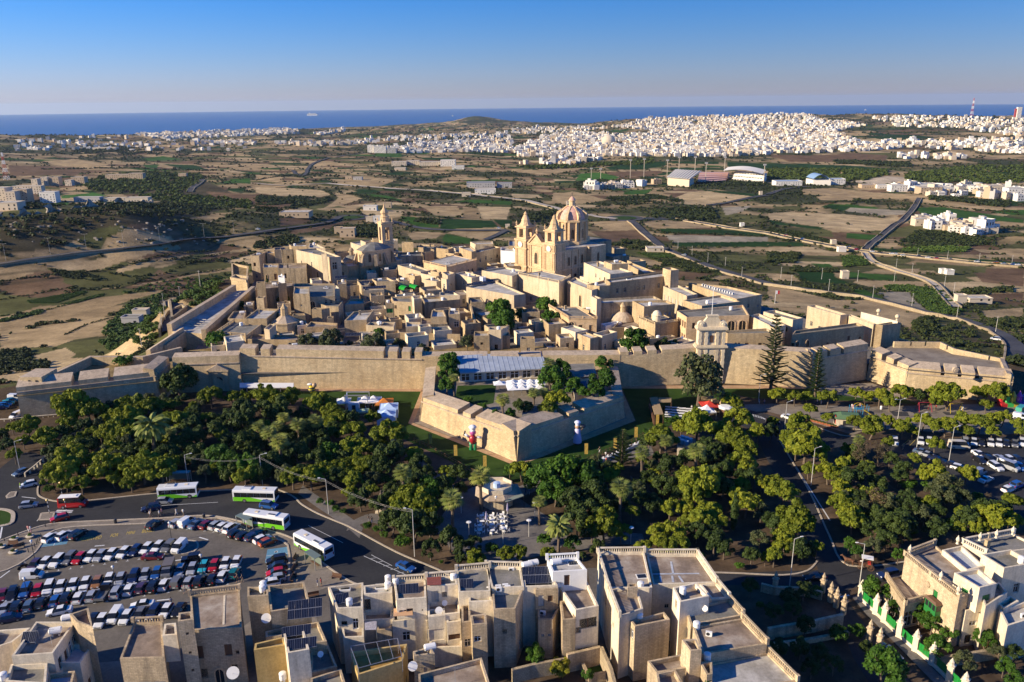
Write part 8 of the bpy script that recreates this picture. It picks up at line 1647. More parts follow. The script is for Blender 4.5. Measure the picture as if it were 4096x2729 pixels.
def crf(c,w,z0,z1,rz=.0,m=0,mb=None,cur=.25):
 ca,sa=cos(rz),sin(rz);k4=[V3([c[0]+ca*x_*w/2-sa*y_*w/2,c[1]+sa*x_*w/2+ca*y_*w/2,z0])for x_,y_ in((-1,-1),(1,-1),(1,1),(-1,1))];top=V3([c[0],c[1],z1]);md=[(k*.5+top*.5)-(0,0,cur*(z1-z0))for k in k4];mb.add(k4+md+[top],[(i,(i+1)%4,4+(i+1)%4,4+i)for i in range(4)]+[(4+i,4+(i+1)%4,8)for i in range(4)]);return k4
def tent(lab,c,w,z0,z1,mt,rz=.1,walls=False,name='event_tent',cat='tent',grp='event tents',legs=True):
 t=tg(name,lab,cat,c,group=grp);mb=MB(c);k4=crf(c,w,c[2]+z0,c[2]+z1,rz,mb=mb);mb.bd('canopy',mt,t);mb=MB(c);[mb.bar(k4[i]-(0,0,.02),k4[(i+1)%4]-(0,0,.02),.04,.3)for i in range(4)];mb.bd('valance',mt,t)
 if legs:
  for k in k4:MB(c).bar(k,(k[0],k[1],c[2]),.07).bd('leg',MM,t)
 if walls:
  mb=MB(c);[mb.bar((k4[i]+k4[(i+1)%4])/2*(1,1,0)+(0,0,c[2]),(k4[i]+k4[(i+1)%4])/2*(1,1,0)+(0,0,c[2]+z0),w*.98,.04)if 0 else mb.pz([k4[i],k4[(i+1)%4],(k4[(i+1)%4]*.98+ME(k4,axis=0)*.02),(k4[i]*.98+ME(k4,axis=0)*.02)],c[2]+.05,c[2]+z0)for i in(0,1,2)];mb.bd('side_wall',mt,t)
 return t
k_=0
for r_,(x0,y0,x1,y1,n)in EN(((2235,300,2351,296,2),(0,320,250,300,4),(10,345,250,335,4),(10,290,245,285,4))):
 for i in range(n):
  f=i/max(1,n-1);c=g('c1' if r_==0 else 'c2',x0+(x1-x0)*f,y0+(y1-y0)*f,BZ+2.6);c[2]=BZ;t=tg('parasol','%s white parasol of the %s rank on the restaurant terrace, from the lawn end'%(NTH[i],NTH[r_]),'parasol',c,group='restaurant parasols');mb=MB(c);crf(c,3.4,BZ+2.4,BZ+3.3,.1,mb=mb);mb.bd('canopy',ML,t);MB(c).tube(c,c+(0,0,3.2),.05,.05,6).bd('pole',MM,t)
for lab,reg,X,Y,w,z0,z1,mt,wl_,bz in(("small white pyramid tent at the lawn edge",'c1',806,500,4,2,3.3,ML,0,0),("white tent behind the truss gantry",'c1',1003,490,4.4,2,3.3,ML,0,0),("white tent next to the orange one",'c1',1082,490,4.4,2,3.4,ML,0,0),("orange and red tent on the lawn",'c1',1178,505,5,1.9,3.1,M_ORC,0,0),("large white walled tent above its twin",'c1',1222,565,5,2.4,3.6,M_BLUEC,1,0),("large pale walled tent nearest the gardens",'c1',1200,630,5,2.4,3.6,M_BLUEC,1,0),("red canvas tent at the food court entrance",'c2',1808,545,4.5,2.4,3.6,M_REDC,0,0),("white peaked tent, lower of the entrance pair",'c2',1715,620,4.2,2.2,4,ML,0,0),("white peaked tent, upper of the entrance pair",'c2',1785,590,4.,2.2,3.8,ML,0,0),("green parasol by the stage panel",'c1',990,590,2.8,2,2.6,pl('sage_canvas',(.25,.34,.24),.9),0,0),("white terrace sail under the bastion trees",'c2',590,385,6,2.2,3.1,ML,0,BZ)):
 c=g(reg,X,Y,bz+1);c[2]=bz+.02;tent(lab,c,w,z0,z1,mt,walls=wl_)
p=gs('c1',"-150,345 345,345 345,305 -150,305",2.8);t=tg('event_tent','long white roofed marquee against the foot of the long wall','marquee',p[0]*(1,1,0));MB(t.location).pz(p,2.6,2.9,bottom=True).bd('canopy',ML,t)
for i in range(9):
 for a,b_ in((0,1),(3,2)):mb=MB(t.location);q=p[a]+(p[b_]-p[a])*i/8;mb.bar(q,q*(1,1,0),.1);mb.bd('leg',MM,t)
c=g('c1',935,530,0);t=tg('stage_gantry','metal truss gantry with blue white stage panels','gantry',c)
for x_ in(-3.2,3.2):
 for y_ in(-1.4,1.4):MB(c).bar(c+(x_,y_,0),c+(x_,y_,4.2),.18).bd('upright',MM,t)
for y_ in(-1.4,1.4):MB(c).bar(c+(-3.3,y_,4.2),c+(3.3,y_,4.2),.2,.3).bd('truss',MM,t)
MB(c).box(c+(-3.,0,0),(.1,2.8,4)).bd('banner_panel',M_BLUEC,t);MB(c).box(c+(-.6,-2.2,0),(3,1.6,2.4)).bd('booth',ML,t);MB(c).box(c+(-.5,-3.01,0),(1,.06,1.9)).bd('door',MD,t)
for lab,s,z in(("straw roofed bar shed, long arm","1265,440 1335,432 1390,590 1310,595",2.8),("straw roofed bar shed, short arm","1345,440 1465,438 1462,478 1350,480",2.9),("brown roofed wooden bar under the great tree","1735,425 1850,420 1855,455 1735,460",2.8)):
 p=gs('c2',s,z);t=tg('bar_shed',lab,'bar',p[0]*(1,1,0));MB(t.location).pz(p,z-.15,z+.05,bottom=True).bd('roof',M_TAN,t)
 for q in p:MB(t.location).bar(q,q*(1,1,0),.14).bd('post',MB_,t)
 MB(t.location).bar(p[3]*(1,1,0)+(0,0,.55),p[0]*(1,1,0)+(0,0,.55),.5,1.1).bd('counter',MB_,t)
def wtable(lab,c,rz,grp,mt=MW,L=1.9):
 t=tg('picnic_table',lab,'table',c,rz,grp);MB().box((0,0,.7),(L,.8,.06)).bd('table_top',mt,t)
 for y_ in(-.75,.75):MB().box((0,y_,.4),(L,.32,.05)).bd('bench',mt,t)
 mb=MB()
 for x_ in(-.7,.7):mb.box((x_,0,0),(.08,1.6,.08));mb.box((x_,0,0),(.08,.1,.7))
 mb.bd('frame',MD,t)
for i in range(4):
 for j in range(4):wtable('%s picnic table in the %s rank of the food court, from the bar shed'%(NTH[j],NTH[i]),g('c2',1440+j*62-i*2,545+i*24+j*6,0),-.15,'food court tables')
c=g('c2',1955,600,0);lth('ticket_kiosk','round wooden kiosk with a white flat cap by the food court','kiosk',c,[('cabin',[(1.5,0),(1.5,2.2)],MB_,8),('cap',[(2.,2.2),(2.05,2.5),(1.4,2.75)],ML,8)],None)
for i,(X,Y)in EN(((1850,560),(1925,560))):c=g('c2',X,Y,0);t=tg('stone_pylon',('square stone pylon beside the red tent','square stone pylon beside the round kiosk')[i],'pylon',c);MB(c).box(c,(1.5,.9,3.4),.3).bd('block',MS,t)
for i in range(11):
 f=i/10;c=g('c2',790+410*f,1045-185*f,0);t=tg('stall_table','%s white stall table along the ditch, from the big fig trees'%NTH[i],'table',c,.5,'stalls along the ditch');MB().box((0,0,0),(2.,.8,.85)).bd('cloth',ML if i%4 else pl('green_cloth',(.03,.3,.1),.9)if i==0 else ML,t);mb=MB();[mb.box((x_,.1,.85),(.3,.3,.15))for x_ in(-.6,)];mb.bd('goods',MB_,t)
M_BAN=pl('yellow_banner',(.50,.33,.06),.8,var=.3,scale=2)
for i,(reg,X,Y)in EN((('c1',1588,900),('c1',1818,1010),('c1',2085,1110),('c2',663,995),('c2',928,945),('c2',1120,840),('c2',1316,720))):
 c=g(reg,X,Y,0);t=tg('feather_banner','%s tall yellow banner along the ditch, from the lawn tents round to the food court'%NTH[i],'banner',c,group='banners along the ditch');MB(c).tube(c,c+(0,0,4.),.04,.03,5).bd('pole',MD,t);MB(c).box(c+(.45,0,1.1),(.85,.03,2.8)).bd('flag',M_BAN,t)
for i,(reg,s)in EN((('c1',"1450,838 1600,905 1760,1000 1950,1110 2150,1200"),('c2',"690,1020 900,930 1100,850 1300,730 1320,650"))):
 q=gs(reg,s,0);t=tg('ditch_fence',('low timber fence on the lawn side of the ditch','low timber fence on the stall side of the ditch')[i],'fence',q[0])
 for a,b_ in zip(q,q[1:]):
  for k_ in range(6):mb=MB(q[0]);u=a+(b_-a)*k_/6;mb.bar(u,u+(0,0,1.),.1);mb.bd('post',MB_,t)
  for z in(.45,.95):MB(q[0]).bar(a+(0,0,z),b_+(0,0,z),.07).bd('rail',MB_,t)
def infl(lab,c,parts,name='inflatable_figure'):
 t=tg(name,lab,'inflatable',c)
 for nm,mt,fn in parts:mb=MB(c);fn(mb);mb.bd(nm,mt,t,smooth=True)
I_=lambda n,c_:pl('inflatable_'+n,c_,.35)
c=g('c1',1995,915,0);infl('inflatable cook with a pink face, red apron and green trousers',c,[('leg',I_('green',(.02,.20,.08)),lambda m:(m.lathe(c+(-.5,0,0),[(.5,0),(.42,1),(.5,2)],8),m.lathe(c+(.5,0,0),[(.5,0),(.42,1),(.5,2)],8))),('apron',I_('red',(.35,.02,.03)),lambda m:m.ball(c+(0,-.1,2.8),(1.,.9,1.3))),('arm',I_('white',(.75,.75,.75)),lambda m:(m.tube(c+(-.9,0,3.4),c+(-2.,0,4.2),.35,.3),m.tube(c+(.9,0,3.4),c+(2.2,0,3.2),.35,.3))),('head',I_('pink',(.50,.10,.30)),lambda m:m.ball(c+(0,0,4.6),.85)),('hat',ML,lambda m:(m.lathe(c+(0,0,5.1),[(.7,0),(.7,.7)],10),m.ball(c+(0,0,6.),(1.05,1.,.6)))),('rolling_pin',MD,lambda m:m.tube(c+(-2.2,0,3.8),c+(-1.9,0,5.),.2,.2))])
c2=g('c2',600,868,0);infl('inflatable cook in a pale dress raising a dark pan',c2,[('shoe',MD,lambda m:m.ball(c2+(0,0,.3),(.8,.6,.35))),('dress',I_('lilac',(.50,.48,.68)),lambda m:m.lathe(c2+(0,0,.6),[(1.1,0),(1.,1.4),(.7,2.6),(.75,3.4),(.4,3.8)],12)),('arm',I_('skin',(.48,.28,.17)),lambda m:(m.tube(c2+(.6,0,3.8),c2+(1.4,-.2,4.6),.22,.2),m.tube(c2+(-.6,0,3.8),c2+(-.9,-.2,2.8),.22,.2))),('head',I_('skin2',(.52,.32,.2)),lambda m:m.ball(c2+(0,0,4.9),.7)),('hat',I_('palecloth',(.6,.62,.78)),lambda m:(m.lathe(c2+(0,0,5.3),[(.55,0),(.55,.5)],10),m.ball(c2+(0,0,6.),(.85,.85,.5)))),('pan',MD,lambda m:m.tube(c2+(1.2,-.3,4.9),c2+(1.2,-.3,5.3),.8,.8,12))])
c3=g('c1',515,400,0);infl('yellow and black striped inflatable bee on the lawn',c3,[('body',I_('yellow',(.62,.48,.02)),lambda m:m.ball(c3+(0,0,1.3),(1.1,1.,1.3))),('stripe',MD,lambda m:(m.lathe(c3+(0,0,1.),[(1.1,0),(1.14,.3)],12),m.lathe(c3+(0,0,1.7),[(1.05,0),(.98,.3)],12))),('head',I_('tan',(.5,.33,.17)),lambda m:m.ball(c3+(.9,0,2.6),.75)),('wing',ML,lambda m:m.ball(c3+(-.4,0,2.9),(.9,.5,.35)))])
c4=g('c3',2240,500,0);t=tg('bouncy_castle','bright multicoloured bouncy castle at the bastion end','inflatable',c4)
for i,(x_,col_)in EN(((-3.4,(.5,.03,.03)),(-1.7,(.05,.4,.08)),(0,(.55,.40,.03)),(1.7,(.35,.04,.35)),(3.4,(.05,.15,.5)))):
 m_=I_('castle%d'%i,col_);MB(c4).lathe(c4+(x_,0,0),[(.8,0),(.75,2.4),(.85,2.5),(.45,3.2),(.05,4.)],9).bd('tower',m_,t);MB(c4).box(c4+(x_,-1.2,0),(1.7,2,.9)).bd('cushion',m_,t)
c=g('c1',2215,1400,0);lth('kiosk','white octagonal cafe kiosk with a railed upper deck','kiosk',c,[('base',[(3.6,0),(3.6,2.6)],MC,8),('canopy',[(5.,2.6),(5.,2.8),(3.8,3.4)],MF,8),('deck',[(3.5,3.3),(3.5,4.4),(3.3,4.4),(3.3,3.7)],MP,8),('tank',[(.8,3.7),(.8,4.7),(.2,4.8)],M_BLUEC,10)],None)
p=gs('c1',"2290,1400 2460,1340 2400,1230 2300,1240",2.9);t=tg('cafe_awning','grey green cafe awning adjoining the octagonal kiosk','awning',p[0]*(1,1,0));MB(t.location).pz(p,2.7,2.9,bottom=True).bd('canopy',pl('sage_awning',(.22,.25,.2),.9),t)
for q in p:MB(t.location).bar(q,q*(1,1,0),.12).bd('post',MD,t)
c=g('c1',1158,1480,0);t=tg('statue','dark bronze group of figures on a pale inscribed plinth','statue',c);MB(c).box(c,(2.6,2.2,.3)).box(c+(0,0,.3),(2.,1.6,1.9)).bd('plinth',MP,t)
mb=MB(c);b0=c+(0,0,2.2);mb.lathe(b0,[(.75,0),(.6,.7),(.45,1.4),(.35,2.),(.12,2.2),(.2,2.4),(.17,2.65),(.05,2.75)],9);mb.lathe(b0+(-.4,-.2,0),[(.5,0),(.3,.8),(.1,1.),(.16,1.2),(.05,1.4)],8);mb.tube(b0+(.25,0,1.8),b0+(.7,0,2.6),.12,.07,6);mb.tube(b0+(-.25,0,1.8),b0+(-.6,-.2,1.2),.12,.08,6);mb.bd('figures',pl('weathered_bronze',(.10,.075,.05),.6),t)
c=g('c1',808,1060,0);lth('garden_shelter','flat octagonal stone shelter sunk among the gardens','shelter',c,[('wall',[(4,0),(4,1.9)],RB_,8),('roof',[(4.6,1.9),(4.6,2.2),(4.3,2.3)],RG_,8)],None)
p=gs('c2',"1520,880 1690,880 1690,810 1520,810",2.6);t=tg('pump_room','small flat service room carrying six blue drums','building',p[0]*(1,1,0));MB(t.location).pz(p,0,2.6,0,1).bd('wall',[MP,RG_],t)
M_DRUM=pl('blue_plastic_drum',(.10,.34,.48),.5);M_LID=pl('pale_blue_lid',(.35,.55,.65),.5)
for i,(X,Y)in EN(((1565,828),(1603,838),(1637,852),(1528,845),(1562,862),(1600,875))):c=g('c2',X,Y,2.7);t=tg('water_drum',('farther','farther','nearer','farther','nearer','nearer')[i]+' blue drum, '+('left','middle','right','outermost left','left','middle')[i]+' one on the service room roof','drum',c,group='blue drums');MB(c).lathe(c,[(.55,0),(.6,.5),(.55,1.1)],12).bd('body',M_DRUM,t);MB(c).lathe(c+(0,0,1.1),[(.58,0),(.5,.08)],12).bd('lid',M_LID,t)
c=g('c3',740,700,0);t=tg('snack_kiosk','white snack kiosk with a green roof and red sign board','kiosk',c,-.25);MB().box((0,0,0),(7,3.6,2.6)).bd('wall',MP,t);MB().pz([(-3.9,-2.2),(3.9,-2.2),(3.9,2.2),(-3.9,2.2)],2.6,3.5,inset=.45).bd('roof',pl('green_roof',(.08,.15,.07),.8),t);MB().box((-3.56,-.6,.8),(.1,1.8,2.2)).bd('sign_board',M_REDC,t);MB().box((.4,-1.85,.9),(4.4,.1,1.2)).bd('hatch',MD,t);MB().box((.4,-2.3,.85),(4.6,.9,.08)).bd('counter',MM,t)
for i,(X,Y,col_)in EN(((1430,560,(.35,.03,.05)),(1715,570,(.50,.35,.03)))):
 c=g('c3',X,Y,0);t=tg('swing',('red framed swing on its black mat','yellow framed swing on its black mat')[i],'swing',c);m_=pl('swing_paint%d'%i,col_,.4)
 for x_ in(-1.6,1.6):
  for y_ in(-1.1,1.1):MB(c).bar(c+(x_*1.1,y_,0),c+(x_,0,2.5),.12).bd('leg',m_,t)
 MB(c).bar(c+(-1.7,0,2.5),c+(1.7,0,2.5),.12).bd('beam',m_,t)
 for x_ in(-.7,.7):MB(c).bar(c+(x_,0,2.5),c+(x_,0,.5),.03).box(c+(x_,0,.45),(.5,.2,.05)).bd('seat',MD,t)
c=g('c3',830,585,0);t=tg('climbing_frame','blue and yellow climbing frame with a slide','climbing frame',c);mY,mB=pl('play_yellow',(.55,.38,.03),.4),pl('play_blue',(.03,.22,.38),.4)
for x_ in(-2.4,-.9,.9,2.4):MB(c).bar(c+(x_,-.6,0),c+(x_,-.6,2.4),.12).bar(c+(x_,.6,0),c+(x_,.6,2.4),.12).bd('post',mB,t)
mb=MB(c)
for k_ in range(8):a0,a1=pi*k_/8,pi*(k_+1)/8;mb.bar(c+(1.2*cos(a0),-.6,2.3+.6*sin(a0)),c+(1.2*cos(a1),-.6,2.3+.6*sin(a1)),.1);mb.bar(c+(1.2*cos(a0),.6,2.3+.6*sin(a0)),c+(1.2*cos(a1),.6,2.3+.6*sin(a1)),.1)
mb.bd('arch',mY,t);MB(c).box(c+(0,0,1.4),(2,1.3,.1)).bd('platform',mB,t);MB(c).bar(c+(.9,-.3,1.5),c+(3.2,-2.2,.1),.6,.08).bd('slide',mY,t)
for i in range(9):c=g('c3',380+i*30,648+i*8,0);t=tg('planter','%s terracotta planter box along the playground kerb'%NTH[i],'planter',c,group='terracotta planters');MB(c).box(c,(1.4,.5,.5),-.25).bd('box',pl('terracotta',(.35,.12,.05),.9),t);MB(c).ball(c+(0,0,.55),(.6,.25,.25)).bd('plants',DK_,t)
CH=MB();CH.box((0,0,.42),(.45,.45,.05));CH.box((0,.21,.45),(.45,.05,.45));[CH.bar((x_,y_,0),(x_,y_,.42),.04)for x_ in(-.2,.2)for y_ in(-.2,.2)];o=CH.bd('chair',MW);CHM=o.data;RM(o)
TB=MB();TB.box((0,0,.72),(.85,.85,.04));TB.tube((0,0,0),(0,0,.72),.05,.05,6);TB.lathe((0,0,0),[(.28,0),(.06,.05)],8);o=TB.bd('table',MW);TBM=o.data;RM(o)
sets_=[(2075,65),(2165,65),(2258,55),(2078,118),(2168,105),(2265,95),(2055,155),(2168,148),(2265,140),(2055,200),(2172,203),(2285,185)]
for i,(X,Y)in EN(sets_):
 c=g('d1',X,Y,0)+(0,0,.01);o=link('cafe_table',TBM);o.location=tuple(c);o.rotation_euler=(0,0,.3);tag(o,'%s cafe table of the plaza, rank by rank from the kiosk side'%NTH[i],'table','cafe tables on the plaza','thing')
 for j in range(4):an=.3+j*pi/2;o=link('cafe_chair',CHM);o.location=(c[0]+.8*sin(an),c[1]+.8*cos(an),c[2]);o.rotation_euler=(0,0,-an);tag(o,'white plastic chair on the %s side of the %s cafe table'%(('far','right hand','near','left hand')[j],NTH[i]),'chair','white plastic chairs on the plaza','thing')
for i,(X,Y)in EN(((2115,120),(2310,40))):c=g('d1',X,Y,0);t=tg('parasol',('folded lilac parasol among the cafe tables','folded lilac parasol at the palm beside the cafe')[i],'parasol',c);MB(c).tube(c,c+(0,0,2.9),.05,.04,6).bd('pole',MW,t);MB(c).lathe(c+(0,0,1.),[(.1,0),(.24,.3),(.15,1.4),(.04,2.)],7).bd('cloth',pl('lilac_cloth',(.42,.38,.55),.9),t)
def shelter(lab,reg,X,Y,rz,L=3.2):
 c=g(reg,X,Y,0);t=tg('bus_shelter',lab,'bus shelter',c,rz);gm=pl('shelter_glass',(.16,.20,.16),.1)
 for x_ in(-L/2,L/2):
  for y_ in(-.7,.7):MB().bar((x_,y_,0),(x_,y_,2.5),.1).bd('post',MM,t)
 MB().box((0,0,2.5),(L+.3,1.5,.08)).bd('roof',gm,t);MB().box((0,.7,.3),(L,.03,2)).bd('back_pane',gm,t);MB().box((0,.35,.4),(L*.8,.4,.07)).bd('bench',MB_,t)
shelter('glass bus shelter behind the waiting bus','d1',530,500,-.75);shelter('glass bus shelter at the end of the kerb row','d0',2250,150,-.6);shelter('dark roofed bus shelter under the garden pines','c0',1650,1215,.05,5)
for i,(reg,X,Y,rz)in EN((('d0',120,315,0),('d0',180,340,.7),('d1',370,440,1.5),('d1',355,545,1.5),('d1',345,630,1.5),('d1',740,620,-.3),('d1',530,790,.3))):
 c=g(reg,X,Y,0)+(0,0,.02);t=tg('bench',['wooden bench near the round flower bowl','wooden bench turned towards the lamp post','first wooden bench beside the blue bay','second wooden bench beside the blue bay','third wooden bench beside the side row','wooden bench at the bus stop kerb','wooden bench in the side street mouth'][i],'bench',c,rz);MB().box((0,0,.42),(1.9,.5,.07)).bd('seat',MB_,t);MB().box((0,.28,.5),(1.9,.06,.5)).bd('backrest',MB_,t)
 for x_ in(-.8,.8):MB().box((x_,0,0),(.1,.5,.42)).bd('leg',MD,t)
for i,(X,Y)in EN(((278,240),(122,385),(130,265),(15,335))):c=g('d0',X,Y,0)+(0,0,.02);t=tg('planter',['round bowl with a clipped bush nearest the bays','round bowl with a clipped bush by the benches','terracotta pot on the paved corner','round bowl at the frame edge'][i],'planter',c);MB(c).lathe(c,[(.4,0),(.8,.3),(.85,.4)],12).bd('bowl',MP,t);o=link('bush',PRO['S'][i%3][1],t);o.scale=(.55,)*3;o.location=(0,0,.45)
for i,(reg,X,Y,h,two)in EN((('c0',1728,1225,7,0),('c0',180,1090,7,0),('c1',62,1245,7.5,0),('c1',667,1505,8,0),('d1',1457,415,10,0),('c3',150,745,8,0),('c3',1192,635,5.5,1),('c3',1365,900,9,0),('c3',1655,1058,9.5,0),('c3',395,1245,9,0),('d3',198,690,9.5,0),('d3',838,690,8.5,0),('c2',2263,480,8,0),('d0',318,1568,5,0))):
 lamp(g(reg,X,Y,0),['grey road lamp beside the first bus','lamp on the shaded balustrade lane','lamp behind the kerb bus','lamp in the narrow planted verge','tall wire carrying pole by the blue saloon','lamp at the white saloon on the crossing road','twin headed lamp on the playground','mast with cameras at the lower car park','tall pale mast beside the cream minibus','cranked lamp on the straight avenue','concrete lamp post at the crossing','lamp post at the corner of the green fence','lamp by the zebra crossing','white globe lamp at the bottom edge'][i],h,1.4,'street lamps of the gardens',(pi if i in(3,4,11)else.2),bool(two))
for i,(reg,X,Y)in EN((('d0',1578,272),('d0',320,445),('d0',1065,690),('d0',1865,580),('d0',258,800),('c1',2205,1510),('c1',1885,1500),('d1',1958,250),('d1',2270,300),('d2',155,232),('d2',1090,300),('c2',210,1545))):
 c=g(reg,X,Y,0);t=tg('lantern_post',['lantern on the pointed island','lantern at the paved corner kerb','lantern between the white and silver cars','lantern before the turquoise car','lantern by the blue and red cars','five globe lantern before the kiosk','disc lamp by the kiosk chairs','disc lamp beside the cafe tables','disc lamp at the plaza edge','disc lamp by the fountain rock','disc lamp on the path behind the twin roof house','disc lamp by the plaza palms'][i],'lamp',c,group='lantern posts');MB(c).tube(c,c+(0,0,3.6),.07,.05,6).bd('post',MD if i<6 else MJ,t);mb=MB(c);(mb.lathe(c+(0,0,3.6),[(.12,0),(.24,.5),(.3,.52),(.03,.75)],6)if i<6 else mb.lathe(c+(0,0,3.55),[(.1,0),(.5,.08),(.5,.14),(.06,.22)],12));mb.bd('lantern',M_FRAMEW,t)
for i,(X,Y)in EN(((455,1505),(615,1500),(573,1340))):c=g('c0',X,Y,0);t=tg('beacon',['striped crossing beacon left of the red minibus','striped crossing beacon before the red minibus','striped crossing beacon behind the red minibus'][i],'beacon',c);mb=MB(c);[mb.tube(c+(0,0,k_*.5),c+(0,0,k_*.5+.5),.06,.06,6,k_%2)for k_ in range(6)];mb.bd('striped_pole',[MD,MW],t);MB(c).ball(c+(0,0,3.2),.26).bd('globe',I_('amber',(.62,.36,.03)),t)
for i in range(10):c=g('d0',(42,168,364,380,418,338,350,322,300,262)[i],(272,222,268,240,140,302,288,330,350,375)[i],0);t=tg('bollard','%s iron bollard round the paved corner, from the roundabout'%NTH[i],'bollard',c,group='iron bollards');MB(c).lathe(c,[(.09,0),(.07,.7),(.1,.8),(.03,.95)],7).bd('post',MD,t)
for i,(reg,X,Y)in EN((('d0',1062,108),('d0',1875,60),('d1',372,500),('d1',362,600),('c3',1038,545),('c3',1785,552))):c=g(reg,X,Y,0);t=tg('litter_bin',['black bin on the bus road pavement','black bin behind the grey blue saloon','black bin between the first and second bench','black bin between the second and third bench','white bin on the playground strip','white bin by the yellow swing'][i],'litter bin',c);MB(c).lathe(c,[(.28,0),(.33,.8),(.35,.85),(.2,1.)],10).bd('bin',MD if i<4 else MW,t)
for i,(A,B,za,zb)in EN(((('c0',1728,1225),('c1',62,1245),6.6,7),(('c1',62,1245),('c1',667,1505),7,7.6),(('c1',667,1505),('d1',1457,415),7.6,9.6))):
 a,b_=g(*A),g(*B);t=tg('overhead_wire',['overhead wires from the first bus lamp to the kerb bus lamp','overhead wires along the garden verge','overhead wires to the tall pole by the blue saloon'][i],'wire',a)
 for o_ in(-.25,.25):mb=MB(a);q=[a*(1-f)+b_*f+(0,o_,za*(1-f)+zb*f-1.*(1-(2*f-1)**2))for f in np.linspace(0,1,11)];[mb.bar(u,w,.016)for u,w in zip(q,q[1:])];mb.bd('wire',MJ,t)
for i,(s,h)in EN((("660,812 720,775 780,735 830,700",1.1),("235,1165 320,1100 400,1030 470,970",1.),("810,830 870,800",.9),("-20,660 100,655 300,632 540,612",.7))):
 q=gs('c0',s,0);t=tg('stone_balustrade',['pale stone balustrade climbing beside the umbrella pine','white railing with stone posts along the shaded lane','short balustrade at the top of the garden steps','low railing below the grey bastion'][i],'balustrade',q[0])
 for a,b_ in zip(q,q[1:]):
  MB(q[0]).bar(a+(0,0,h),b_+(0,0,h),.25,.15).bd('rail',MP,t);n_=max(2,int(NO(b_-a)/1.3))
  for k_ in range(n_):mb=MB(q[0]);u=a+(b_-a)*k_/n_;mb.bar(u,u+(0,0,h),.3 if i!=3 else.1);mb.bd('post',MP,t)
c=g('d0',212,525,0)+(0,0,.02);t=tg('motorcycle','dark motorcycles parked on the island tip','motorcycle',c,.9)
for x_ in(-.65,.65):MB().tube((x_,-.06,.32),(x_,.06,.32),.32,.32,12).bd('wheel',M_TYRE,t)
MB().box((0,0,.4),(.9,.3,.35)).ball((.1,0,.85),(.4,.2,.2)).bd('frame',PAINT['black'],t);MB().box((-.4,0,.85),(.7,.28,.1)).bd('seat',MD,t);MB().bar((.55,-.4,1.05),(.55,.4,1.05),.05).bar((.65,0,.35),(.5,0,1.05),.07).bd('handlebar',MM,t)
# people, a horse and its carriage: continuous skinned bodies
M_SKIN=pl('skin',(.42,.24,.16),.6);M_HAIR=pl('dark_hair',(.03,.02,.015),.7)
def skn(name,V,E,R,sub=1,root=0):
 me=bpy.data.meshes.new(name);me.from_pydata(V,E,[]);o=bpy.data.objects.new(name,me);COL.objects.link(o);m=o.modifiers.new('s','SKIN');s_=o.modifiers.new('d','SUBSURF');s_.levels=sub;s_.render_levels=sub
 for v,r_ in zip(me.skin_vertices[0].data,R):v.radius=r_ if hasattr(r_,'__len__')else(r_,r_)
 me.skin_vertices[0].data[root].use_root=True;dg=bpy.context.evaluated_depsgraph_get();out=bpy.data.meshes.new_from_object(o.evaluated_get(dg));RM(o);out.name=name;return out
def body(pose):
 s_={'walk':.28,'stand':.06,'sit':0}[pose];h=.94 if pose!='sit' else.5;V=[(0,0,h),(0,0,h+.25),(0,0,h+.48),(0,0,h+.60),(.02,0,h+.72),(.02,0,h+.80)];E=[(0,1),(1,2),(2,3),(3,4),(4,5)];R=[(.15,.11),(.13,.10),(.17,.11),(.06,.06),(.09,.1),(.07,.08)]
 for k_,sd in EN((-1,1)):
  b_=len(V);sw=s_*sd
  if pose=='sit':V+=[(.05,sd*.1,h),(.42,sd*.11,h),(.44,sd*.11,.08),(.56,sd*.11,.04)]
  else:V+=[(0,sd*.1,h-.06),(sw*.5+.03,sd*.1,.5),(sw*.9,sd*.1,.08),(sw*.9+.14,sd*.1,.04)]
  E+=[(0,b_),(b_,b_+1),(b_+1,b_+2),(b_+2,b_+3)];R+=[.09,.062,.045,.04];a=len(V);V+=[(0,sd*.2,h+.46),(-sw*.4,sd*.25,h+.2),(-sw*.7+.1,sd*.25,h-.02),(-sw*.75+.12,sd*.25,h-.12)];E+=[(2,a),(a,a+1),(a+1,a+2),(a+2,a+3)];R+=[.06,.045,.036,.035]
 me=skn('body',V,E,R)
 for m_ in(M_SKIN,MW,MD):me.materials.append(m_)
 for p in me.polygons:
  z,y_=p.center.z,abs(p.center.y);p.use_smooth=True;p.material_index=0 if z>h+.56 or(y_>.2 and z<h+.3 and p.center.z>h-.3)else 1 if z>h-.02 else 2 if z>.3 else 0
 hm=MB();hm.ball((.0,0,h+.79),(.105,.1,.1),8,5);hm.box((-.07,0,h+.62),(.06,.17,.16));o=hm.bd('hair',M_HAIR);hd=o.data;RM(o);return me,hd
BODY={k_:body(k_)for k_ in('walk','stand','sit')}
CL={k_:pl('cloth_'+k_,c,.9)for k_,c in dict(white=(.65,.64,.62),black=(.02,.02,.022),red=(.45,.03,.03),navy=(.03,.05,.13),pink=(.55,.25,.25),lime=(.35,.62,.03),khaki=(.25,.2,.13),blue=(.1,.22,.45),grey=(.22,.22,.22)).items()}
